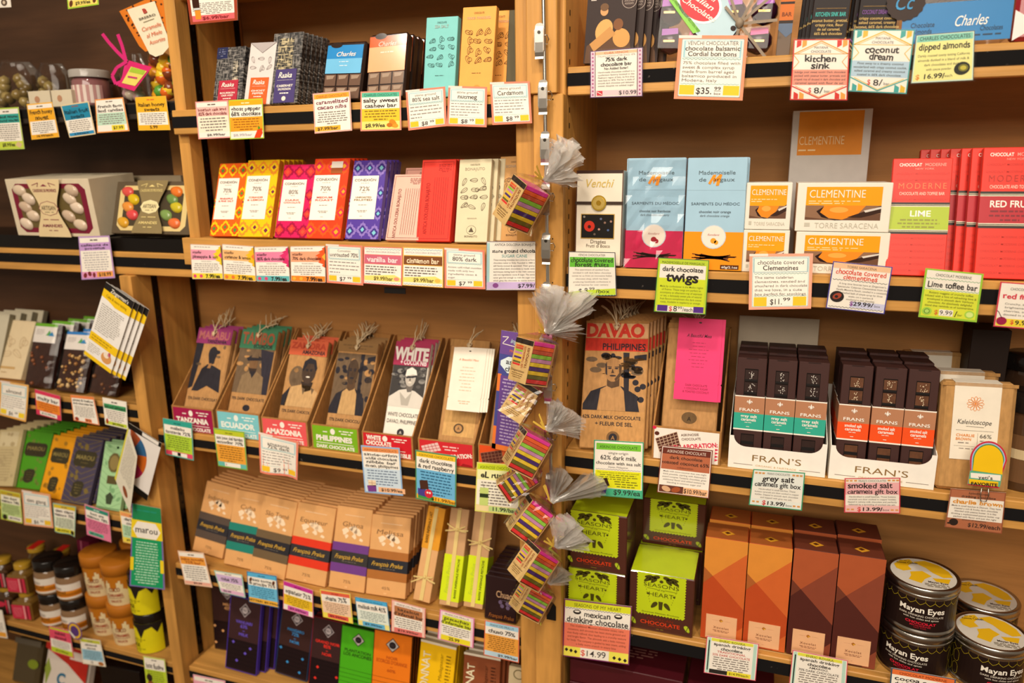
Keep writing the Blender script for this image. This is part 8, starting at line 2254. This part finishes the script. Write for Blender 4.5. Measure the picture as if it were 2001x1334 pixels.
# ---- patterned paper bars (F4)
def marou(label, q, bg, pat, n, blabel, lean, seed, diag=False, kind=0):
    r = random.Random(seed)
    e = []
    if diag:
        for k in range(16):
            y = -.2 + k * .09
            e.append(ln([(.02, min(.98, max(.02, y))), (.5, min(.98, max(0.02, y + .12))), (.98, min(.98, max(0.02, y)))], .014, pat, layer=1))
    for k in range(14):
        e.append(el(r.uniform(.12, .88), r.uniform(.06, .94), r.uniform(.04, .1), r.uniform(.02, .045), pat, layer=2, n=7, rot=r.uniform(0, 90)))
    DKc = '#3a3420'
    if kind == 0:
        e += [pg([(.12, .24), (.2, .2), (.84, .2), (.92, .24), (.92, .4), (.84, .44), (.2, .44), (.12, .4)], DKc, layer=3), tx('MAROU', .52, .3, .065, '#8f8048', b=.02, w=.66), wl(.25, .8, .36, .4, 1, '#7a6c3c'), pg([(.3, .7), (.42, .66), (.62, .66), (.7, .7), (.66, .86), (.54, .9), (.4, .9), (.3, .86)], DKc, layer=3), wl(.38, .62, .7, .86, 4, '#8f8048')]
    elif kind == 1:
        e += [el(.5, .3, .26, .15, '#6a5c34', layer=3, n=10), el(.5, .3, .18, .11, '#8f7c48', layer=4), rc(.3, .5, .72, .62, '#5a4e2c', layer=3), pg([(.34, .8), (.5, .74), (.66, .8), (.6, .92), (.4, .92)], '#3f4a34', layer=3)]
    else:
        e += [rc(.1, .04, .86, .3, '#d8c9a0', layer=1), wl(.16, .8, .34, .92, 12, '#b9a67c')]
    o, W, H = pack('chocolate_bar', label, 'chocolate bar', q, lean, Z_F4, .009, bg, e, 'p', Y0=None, group='patterned paper bars')
    copies(o, n, .0136, blabel, 'patterned paper bars behind the front ones', dx=.003)


MB_ = 'patterned paper bar packed behind the front bar of its stack'
marou('cream paper bar with faint lines at the left edge of its shelf', [(4, 848), (54, 843), (18, 958), (-25, 952)], '#cbb98a', '#b9a67c', 5, MB_, 27, 1, kind=2)
marou('grass green patterned paper bar', [(61.8, 846), (110, 853), (73, 960), (17, 955)], '#4f9c1e', '#6f8a34', 5, MB_, 27, 2)
marou('orange yellow patterned paper bar', [(108, 855), (151, 857), (117, 982), (74, 970)], '#eba012', '#b07f20', 5, MB_, 26, 3)
marou('violet and gold patterned paper bar', [(149.5, 858.5), (202, 860.7), (172, 995.6), (119, 980)], '#4a4258', '#7d6a34', 5, MB_, 26, 4, True)
marou('mint green patterned paper bar with dark medallions', [(210, 867.5), (256, 870), (232, 1004), (184, 992)], '#a5d09a', '#7fae7a', 1, MB_, 20, 5, True, 1)

# ---- jars and tubs (F5)
ZF = Z_F5
RD = ('#8a2430', '#c8344a')
e2 = [rc(0, 0, 1, 1, '#c8304a', layer=1), rc(.66, 0, .74, 1, '#e8a0a0', layer=2), rc(.8, 0, .86, 1, '#5a1420', layer=2), wl(.08, .6, .15, .85, 5, '#e0707c')]
e1 = [rc(0, 0, 1, 1, '#3a2a20', layer=1), el(.4, .3, .3, .2, '#c8304a', layer=2), rc(.7, 0, .78, 1, '#d8304a', layer=2), rc(.84, 0, .9, 1, '#d8a0a0', layer=2)]
JX = 'square honey jars with red tape'
pos = [(-1.575, .036), (-1.512, .034)]
for k, (lb, ps) in enumerate((('upper', 1), ('lower', 0))):
    jar('square dark honey jar at the left edge, %s of its stack of two' % lb, pos[0][0], pos[0][1], ZF + ps * .0665, .0245, .066, '#4a3018', '#b8902c', .01, '#3a2a20', e1, JX, .017, 'honey_jar', True, rot=14)
    jar('square amber honey jar with a rose label, %s of its stack of two' % lb, pos[1][0], pos[1][1], ZF + ps * .0665, .0245, .066, '#7a5a26', '#b8902c', .01, '#c8304a', e2, JX, .017, 'honey_jar', True, rot=10)
for k, (lb, x, y) in enumerate((('amber honey jar with red tape, behind the square jars at the left', -1.56, .105), ('amber honey jar with red tape, behind the rose labelled jar', -1.475, .10), ('amber honey jar with red tape, behind the black lidded jars', -1.40, .115))):
    j = jar(lb, x, y, ZF, .0245, .128 + .006 * k, '#5a4220', '#b8902c', .01, '#8a2430', e2, JX + ' at the back', .018, 'honey_jar', True, rot=12)
    p = Part()
    h_ = .128 + .006 * k
    p.box(-.009, .009, -.0195, .0195, h_ + .0005, h_ + .0009, M('#d8281c', 'p'))
    p.box(-.009, .009, -.0262, -.0254, h_ * .55, h_ * .80, M('#d8281c', 'p'))
    p.build('red_tape', j, 'red paper tape')
cl = lambda s: [rc(0, .45, 1, .8, '#d8861c', layer=1), pg([(0, .8), (1, .55), (1, .85), (0, .95)], '#d8861c', layer=1), tx('SALTED', .5, .3, .14, '#6a4a2a', w=.3), tx('Caramel', .52, .52, .19, '#4a3414', b=.01, w=.4), tx('SAUCE', .5, .7, .12, '#8a5a1c', w=.25)]
for lb, x, y, z in (('black lidded caramel jar, upper left of the four', -1.437, .038, 1), ('black lidded caramel jar, lower left of the four', -1.437, .038, 0), ('black lidded caramel jar, upper right of the four', -1.3725, .036, 1), ('black lidded caramel jar, lower right of the four', -1.3725, .036, 0)):
    jar(lb, x, y, ZF + z * .0785, .030, .078, '#8a6a4a', '#17120f', .021, '#e2d9cc', cl(0), 'caramel sauce jars', .0295, 'caramel_jar')


def tub(label, x, y, z, dark=False):
    R_, h = .0345, .094
    t = thing('caramel_tub', label, 'tub', Matrix.Translation((x, y, z + .0003)), 'brown capped caramel tubs')
    p = Part()
    p.lathe([(R_ * .86, 0), (R_ * .88, .002), (R_ * .98, h * .74)], M('#e3cfa0', 'g'), 32)
    span = math.radians(300)
    f = lambda a, b, l: np.c_[(R_ * (.98 - .11 * b) + .0003 + l * .0002) * np.sin((a - .5) * span - .3), -(R_ * (.98 - .11 * b) + .0003 + l * .0002) * np.cos((a - .5) * span - .3), h * .74 * (1 - b) + .001]
    g = Print(p, f, R_ * span, h * .74, 'g', .03)
    r = random.Random(int(x * 1000))
    br = '#b9701a'
    nn = 40
    for i in range(nn):
        d = .16 + .34 * abs(math.sin(i * .55 + x * 40)) ** 2
        g.rc(i / nn, 0, (i + 1.02) / nn, d, br, 1)
    for cx in (.3, .62):
        g.draw([tx('COCO', cx, .45, .13, '#8a3a2a', b=.01, w=.13, layer=5), tx('CARAMEL', cx, .64, .1, '#a8442c', b=.012, w=.2, layer=5), ln([(cx - .1, .74), (cx + .1, .74)], .006, '#8a3a2a', layer=4), tx('SAUCE', cx, .84, .08, '#a8442c', b=.012, w=.13, layer=5)])
    p.build('cup', t, 'cream cup with brown drips')
    p = Part()
    p.lathe([(R_ * 1.0, h * .735), (R_ * 1.04, h * .74), (R_ * 1.04, h * .985), (R_ * 1.0, h), (.0001, h * 1.0)], M('#b26a16', 'p'), 32)
    p.build('lid', t, 'brown lid')


tub('brown capped caramel tub, upper left of the front four', -1.303, .052, ZF + .0945)
tub('brown capped caramel tub, lower left of the front four', -1.303, .052, ZF)
tub('brown capped caramel tub, upper right of the front four', -1.2325, .040, ZF + .0945)
tub('brown capped caramel tub, lower right of the front four', -1.2325, .040, ZF)
tub('brown capped caramel tub at the back, top of its stack', -1.262, .118, ZF + .0945)
tub('brown capped caramel tub at the back, under another tub', -1.262, .118, ZF)
yl = [pg([(0, 0), (1, 0), (1, .1), (.9, .35), (.82, .12), (.7, .2), (.62, .5), (.54, .16), (.4, .12), (.3, .4), (.22, .14), (.1, .2), (0, .1)], '#1f1712', layer=1), wl(.3, .7, .5, .62, 2, '#6a620e'), tx('FUDGE', .45, .72, .13, '#4a4208', b=.02, w=.26), wl(.25, .7, .82, .95, 2, '#8a8212')]
for lb, z in (('yellow labelled jar with a black lid, upper of two beside the divider', 1), ('yellow labelled jar with a black lid, lower of two beside the divider', 0)):
    jar(lb, -1.1645, .038, ZF + z * .0895, .0335, .089, '#17120f', '#17120f', .018, '#dccf12', yl, 'yellow labelled fudge jars', None, 'fudge_jar', lab_z=(.02, .98))
pack('chocolate_box', 'slim maroon pair of cartons behind the caramel tubs', 'chocolate box', [(146, 1062), (170, 1066), (172, 1120), (150, 1114)], 4, ZF, .03, '#6a1c34', [rc(.3, 0, .4, 1, '#b8647a', layer=1)], 'g', Y0=.11, h=.15)
# ---- bottom left corner
pack('sweets_bag', 'red and white bag with a blue letter at the bottom left corner', 'bag of sweets', [(90, 1272), (176, 1300), (166, 1400), (84, 1380)], 20, .315, .03, '#d8ccc0', [pg([(0, 0), (1, 0), (1, .6), (.55, .34), (0, .14)], '#b8281c', layer=1), rc(.58, .1, .9, .24, '#e8d8cc', layer=2), tx('C', .45, .62, .2, '#2a6a8a', b=.04), pg([(.1, .3), (.2, .5), (.12, .8), (.05, .5)], '#8a9a3a', layer=2)], 'g', Y0=.02, h=.125, bevel=.008)
o, W, H = pack('tea_bag', 'dark clear bag of dried leaves at the bottom left corner, in front', 'bag of leaves', [(46, 1290), (92, 1300), (84, 1410), (30, 1395)], 20, .315, .03, '#4a3c22', [rc(.0, 0, 1, .12, '#5a5040', layer=1), el(.8, .5, .2, .1, '#7a8a14', layer=2)], 'l', Y0=.03, h=.105, bevel=.008)
copies(o, 1, .035, 'dark clear bag of dried leaves at the bottom left corner, behind the other', 'bags of dried leaves', dx=-.03)
pack('black_box', 'black box in the gloom at the foot of the lower divider', 'box', [(206, 1300), (282, 1318), (280, 1420), (200, 1400)], 0, .315, .06, '#120f0e', [], 'l', Y0=.012, h=.15)
shelf('dark shelf at the bottom left corner, under the red and white bag', -1.95, X_LO0 - .001, .315, YB_F, .03, None)
# round badge beside the rose card
b0 = at(147, 1232, -.012)
p = Part()
n = 32
for R_, y, c in ((.0205, 0, '#6a4a8a'), (.0175, -.0003, '#e8b82c'), (.0125, -.0006, '#5a3a7a')):
    p.add([(R_ * .92 * math.cos(2 * math.pi * i / n), y - .0008, R_ * math.sin(2 * math.pi * i / n)) for i in range(n)], [tuple(range(n))], M(c, 'g'))
p.lathe([(.0, 0), (.001, .0001)], M('#6a4a8a', 'g'), 6)
p.add([(-.0175, -.0018, -.004), (-.003, -.0018, -.019), (-.0005, -.0018, -.014), (-.0145, -.0018, -.000)], [(0, 1, 2, 3)], M('#e8dfd0', 'p'))
tag(p.build('badge', mw=Matrix.Translation(Vector(b0))), 'round purple and yellow badge on the jar shelf', 'badge')

# ---- pads of information cards hanging before the lower divider
def pad(label, q, Y, els, bg, yaw=0, lean=0, n=0, blabel=None, group=None, dx=.006, dy=-.005):
    mw_, W, H = place(q, lean, Y, None, 0, yaw)
    p = Part()
    p.box(-W / 2, W / 2, 0, .0008, 0, H, M(bg, 'p'))
    front(p, W, H, els, 'g')
    o = tag(p.build('information_card', mw=mw_), label, 'information card', group)
    r = random.Random(3)
    for k in range(n):
        c = o.copy()
        COL.objects.link(c)
        c.location = o.location + Vector((dx * (k + 1), .004 * (k + 1), dy * (k + 1)))
        c['label'] = blabel
    return o


pad('tilted yellow and white information card with a black top, front of its hanging pad', [(208, 556), (267.6, 589), (211, 730), (163, 686)], -.05,
    [rc(0, 0, 1, .1, '#231f1e', layer=1), tx('Zingerman’s', .55, .05, .05, W_, b=.01, w=.62, sh=.2), pg([(0, .08), (.9, .09), (1, .1), (1, .2), (.5, .22), (.25, .19), (0, .18)], '#f2c81c', layer=2), tx('Cake & more tasting', .5, .14, .035, '#8a6a10', w=.72), wl(.08, .9, .25, .62, 14, '#a8a29a', center=False), rc(0, .66, 1, .77, '#f2c81c', layer=2), wl(.08, .9, .68, .75, 2, '#b08a14', center=False), wl(.06, .5, .8, .92, 5, '#b9b2a8', center=False),
     el(.72, .86, .18, .07, '#d89a5a', layer=3), el(.7, .82, .1, .04, '#f0e0cc', layer=4), el(.78, .8, .05, .03, '#b83a5a', layer=4), rc(0, .95, 1, 1, '#f2c81c', layer=2)], '#f0ece6', n=3, blabel='tilted information card behind the front card of the yellow and white pad', group='tilted information cards')
card('white information card with a colour wheel and black edges, hanging before the divider', [(252, 826), (316, 866), (287, 978), (253, 952)],
    [pg([(0, 0), (1, 0), (1, .07), (0, .09)], '#17120f', layer=1), rc(.42, .01, .92, .065, '#e8e2da', layer=2), pg([(0, .9), (1, .9), (1, 1), (0, 1)], '#17120f', layer=1)] + [pg([(.05, .45)] + [(.05 + .62 * math.cos(a), .45 - .62 * .6 * math.sin(a)) for a in np.linspace(a0, a1, 7)], c, layer=2) for a0, a1, c in ((1.0, 1.57, '#a8502a'), (.3, 1.0, '#2f5f8a'), (-.5, .3, '#c8641c'), (-1.57, -.5, '#a81f4e'))], bg='#e6e0da', y=-.028, name='information_card', cat='information card', fin='g')
card('pale information card seen nearly edge on beside the colour wheel card', [(250, 834), (268, 892), (254, 1002), (224, 934)], [rc(0, 0, .08, 1, '#d8d04a', layer=1), wl(.15, .9, .08, .75, 14, '#b9b2a4', center=False), el(.6, .86, .16, .06, '#8a4a2a', layer=2)], bg='#ddd6c2', y=-.042, name='information_card', cat='information card')
# ================================================================ clip strip and hanging cellophane packs
YR = -.034
xr = at(1068, 300, YR)[0]
strip = thing('clip_strip', 'white metal clip strip hanging down the front of the post', 'clip strip', Matrix.Translation((xr, YR, .9)))
top, bot = at(1061, -60, YR), at(1078, 1010, YR)
p = Part()
st = M('#c9c4bc', 'm')
N_ = 20
p.tube([((top[0] + (bot[0] - top[0]) * i / N_) - xr, 0, top[2] + (bot[2] - top[2]) * i / N_ - .9) for i in range(N_ + 1)], .0026, st, 8)
p.build('rod', strip, 'thin metal rod')
for k, (px, py) in enumerate(((1056, 84), (1063, 193), (1067, 292), (1068, 390), (1069, 487), (1070, 582), (1073, 668), (1073, 760), (1074, 856), (1076, 950))):
    o = at(px, py, YR)
    cx, cz = o[0] - xr, o[2] - .9
    p = Part()
    w = .0058
    prof = [(-.0040, .020), (-.0062, .014), (-.0066, .0), (-.0060, -.012), (-.0048, -.017), (-.0056, -.020)]
    for (y0, z0), (y1, z1) in zip(prof[:-1], prof[1:]):
        ww = w
        p.add([(cx - ww, y0, cz + z0), (cx + ww, y0, cz + z0), (cx + ww, y1, cz + z1), (cx - ww, y1, cz + z1), (cx - ww, y0 + .0008, cz + z0), (cx + ww, y0 + .0008, cz + z0), (cx + ww, y1 + .0008, cz + z1), (cx - ww, y1 + .0008, cz + z1)],
              [(3, 2, 1, 0), (4, 5, 6, 7), (0, 4, 7, 3), (1, 2, 6, 5)], st)
    for s in (-1, 1):
        p.box(cx + s * w - .0006, cx + s * w + .0006, -.0066, -.0035, cz - .010, cz + .016, st)
    n = 10
    p.add([(cx + w * math.cos(math.pi * i / n), -.0040, cz + .020 + w * .6 * math.sin(math.pi * i / n)) for i in range(n + 1)], [tuple(range(n + 1))], st)
    p.add([(cx + .0022 * math.cos(2 * math.pi * i / n), -.0068, cz + .012 + .0022 * math.sin(2 * math.pi * i / n)) for i in range(n)], [tuple(range(n))], M('#5a554e', 'm'))
    p.tube([(cx + .004, -.004, cz + .008), (cx + .0095, -.002, cz + .009), (cx + .011, .001, cz + .004), (cx + .0085, .001, cz - .002), (cx + .004, -.003, cz - .001)], .0007, st, 5)
    p.build('clip', strip, 'small spring clip')

STR = ['#e0389a', '#e8622c', '#c9553a', '#8cc63f', '#c98ab4', '#e8c832', '#4a2a72', '#e8c230', '#6a6424', '#dc2f2f']


def bundle(label, ctr, size, rot, yaw, Y, fan, seed, group='cellophane packs of stacked chocolate squares', tie=True, hw_=(.0195, .0185)):
    """a block of stacked chocolate squares in a card sleeve, wrapped in cellophane and tied at the top"""
    r = random.Random(seed)
    o_ = at(ctr[0], ctr[1], Y)
    m_ = Matrix.Translation(Vector(o_)) @ Matrix.Rotation(math.radians(rot), 4, 'Y') @ Matrix.Rotation(-math.atan2(1.5 - o_[2], .95) * .9, 4, 'X') @ Matrix.Rotation(math.radians(yaw), 4, 'Z')
    root = thing('chocolate_pack', label, 'chocolate pack', m_, group)
    a, d, h = hw_[0], hw_[1], size
    n = len(STR)
    for k, c in enumerate(STR):
        p = Part()
        z1 = h / 2 - h * k / n
        z0 = z1 - h / n + .0004
        j = r.uniform(-.0006, .0006)
        p.box(-a + j, a - .0008 + j, -d + .0009, d - .0009, z0, z1, M(c, 'l'), .0005)
        p.build('chocolate_square', root)
    p = Part()
    kp = '#dcb878'
    p.box(-a - .0012, -a - .0002, -d, d, -h / 2 - .001, h / 2 + .0005, M(kp, 'p'))
    gs = Print(p, lambda A, B, l: np.c_[np.full(len(A), -a - .0012 - l * .00014), d - A * 2 * d, (.5 - B) * h], 2 * d, h, 'p')
    gs.draw([rc(0, 0, 1, .12, '#2a2018', layer=1)] + [rc(.08, .16 + .055 * k, .5, .205 + .055 * k, STR[k + 1], layer=1) for k in range(9)] + [tx('LES TAMANGOS', .62, .42, .07, '#b8572c', b=.01, w=.52 * h / (2 * d), rot=90), tx('TROPIQUES', .82, .42, .08, '#8a4a24', b=.01, w=.5 * h / (2 * d), rot=90), tx('Dégustation', .45, .76, .05, '#6a4a2a', w=.76), wl(.12, .8, .81, .95, 3, '#8a6a3c')])
    p.box(a - .0002, a + .0008, -d, d, -h / 2 - .001, h / 2 + .0005, M('#b98a58', 'p'))
    for k in range(12):
        p.box(a + .0009, a + .0011, -d * .5, d * .5, -.012 + k * .0018, -.0112 + k * .0018, M('#2a2018', 'p'))
    p.box(-a - .001, a + .0006, -d, d, -h / 2 - .002, -h / 2 - .001, M(kp, 'p'))
    p.build('card_sleeve', root, 'tan printed card sleeve')
    # film over the block
    p = Part()
    nx, nz = 8, 8
    hw2, hd2, hh = a + .0035, d + .0030, h / 2 + .002
    for face in range(3):
        pts = []
        for j in range(nz + 1):
            for i in range(nx + 1):
                u, v = i / nx, j / nz
                b = abs(r.gauss(0, .0010))
                if face == 0:
                    q = (-hw2 + 2 * hw2 * u, -hd2 - b, -hh + 2 * hh * v)
                elif face == 1:
                    q = (-hw2 - b, hd2 - 2 * hd2 * u, -hh + 2 * hh * v)
                else:
                    q = (hw2 + b, -hd2 + 2 * hd2 * u, -hh + 2 * hh * v)
                pts.append(q)
        p.add(pts, [(j * (nx + 1) + i, j * (nx + 1) + i + 1, (j + 1) * (nx + 1) + i + 1, (j + 1) * (nx + 1) + i) for j in range(nz) for i in range(nx)], FILM)
    neck = Vector((.35 * a, 0, h / 2 + .013))
    ring = [(-hw2, -hd2), (0, -hd2 * 1.1), (hw2, -hd2), (hw2, hd2), (0, hd2), (-hw2, hd2)]
    pts = [(x, y, hh) for x, y in ring] + [(neck.x + x * .13, y * .13, neck.z) for x, y in ring]
    p.add(pts, [(i, (i + 1) % 6, 6 + (i + 1) % 6, 6 + i) for i in range(6)], FILM)
    p.build('cellophane_wrap', root, 'clear cellophane wrap')
    # gathered tail
    p = Part()
    for (ang, spread, L) in fan:
        for layer in range(3):
            na, nr = 12, 7
            pts = []
            ph = r.uniform(0, 6)
            for j in range(nr + 1):
                u = j / nr
                for i in range(na + 1):
                    t = (i / na - .5)
                    th = math.radians(ang - rot) + t * math.radians(spread) * (1 if u > .1 else .8)
                    rad = L * u * (1 - .35 * abs(t) * 1.2 + r.uniform(-.05, .05) * u)
                    off = (.004 + .016 * u) * math.sin(i * 1.9 + ph + layer * 2.1) * min(1, u * 2.2) + r.gauss(0, .0030) * u
                    w0 = .003 * (1 - u)
                    x = neck.x + rad * math.sin(th) + w0 * math.sin(i * 2.3)
                    z = neck.z + rad * math.cos(th)
                    pts.append((x, -.008 + off - layer * .0025, z))
            p.add(pts, [(j * (na + 1) + i, j * (na + 1) + i + 1, (j + 1) * (na + 1) + i + 1, (j + 1) * (na + 1) + i) for j in range(nr) for i in range(na)], TAIL)
    p.build('cellophane_tail', root, 'crinkled cellophane tail')
    if tie:
        p = Part()
        ra = M('#dcb64a', 'p')
        p.tube([(neck.x + .0042 * math.cos(t), .0042 * math.sin(t), neck.z + .001 * math.sin(2 * t)) for t in np.linspace(0, 6.4, 12)], .0016, ra, 6)
        for s in range(4):
            dx, dz = r.uniform(-.026, -.012), r.uniform(-.002, .018)
            w = .0013
            p.add([(neck.x - .002, -.006, neck.z - w), (neck.x - .002, -.006, neck.z + w), (neck.x + dx, -.009, neck.z + dz + w), (neck.x + dx, -.009, neck.z + dz - w)], [(0, 1, 2, 3)], ra)
        p.build('raffia_tie', root, 'yellow raffia tie')
    return root


bundle('topmost cellophane pack of rainbow chocolate squares, hanging alone', (1019, 399), .057, 30, 50, -.070, [(40, 50, .062), (88, 44, .045)], 1)
bundle('second cellophane pack from the top, hanging before the tall purple card', (1040, 706), .057, 9, 56, -.074, [(2, 62, .066), (52, 24, .095), (84, 40, .05)], 2)
bundle('third cellophane pack from the top, turned so its tan printed side faces out', (1018, 780), .052, 30, 96, -.056, [], 8, tie=False, hw_=(.0165, .0175))
bundle('fourth cellophane pack from the top', (1030, 882), .053, 26, 25, -.092, [(20, 36, .045), (68, 56, .052)], 3)
bundle('pack tilted further over, peeping out below the fourth cellophane pack', (1012, 940), .050, 54, 4, -.056, [], 9, tie=False, hw_=(.0155, .0165))
bundle('fifth cellophane pack from the top, beside the post', (1036, 1015), .053, 34, 16, -.066, [(14, 50, .052), (66, 30, .085)], 4)
bundle('sixth cellophane pack from the top', (1043, 1104), .050, 31, 38, -.104, [(20, 60, .05), (74, 40, .05)], 5)
bundle('lowest cellophane pack of the hanging row', (1038, 1172), .042, 26, 30, -.057, [(50, 60, .034)], 6)
p = Part()
p.prism([(-.0075, .0), (.0075, .0), (.0075, .024), (.002, .031), (-.0045, .031), (-.0075, .025)], 0, .0012, M('#14110f', 'p'))
tag(p.build('clip_tag', mw=Matrix.Translation(Vector(at(1077, 1211, -.026)))), 'small blank black tag on the post below the lowest cellophane pack', 'tag')
# the shop floor
p = Part()
p.box(-3.2, 2.6, -3.2, 0.5, -0.02, 0.0, M('#7a5a3c', 'p'))
p.build('floor')['kind'] = 'structure'
bpy.context.view_layer.update()
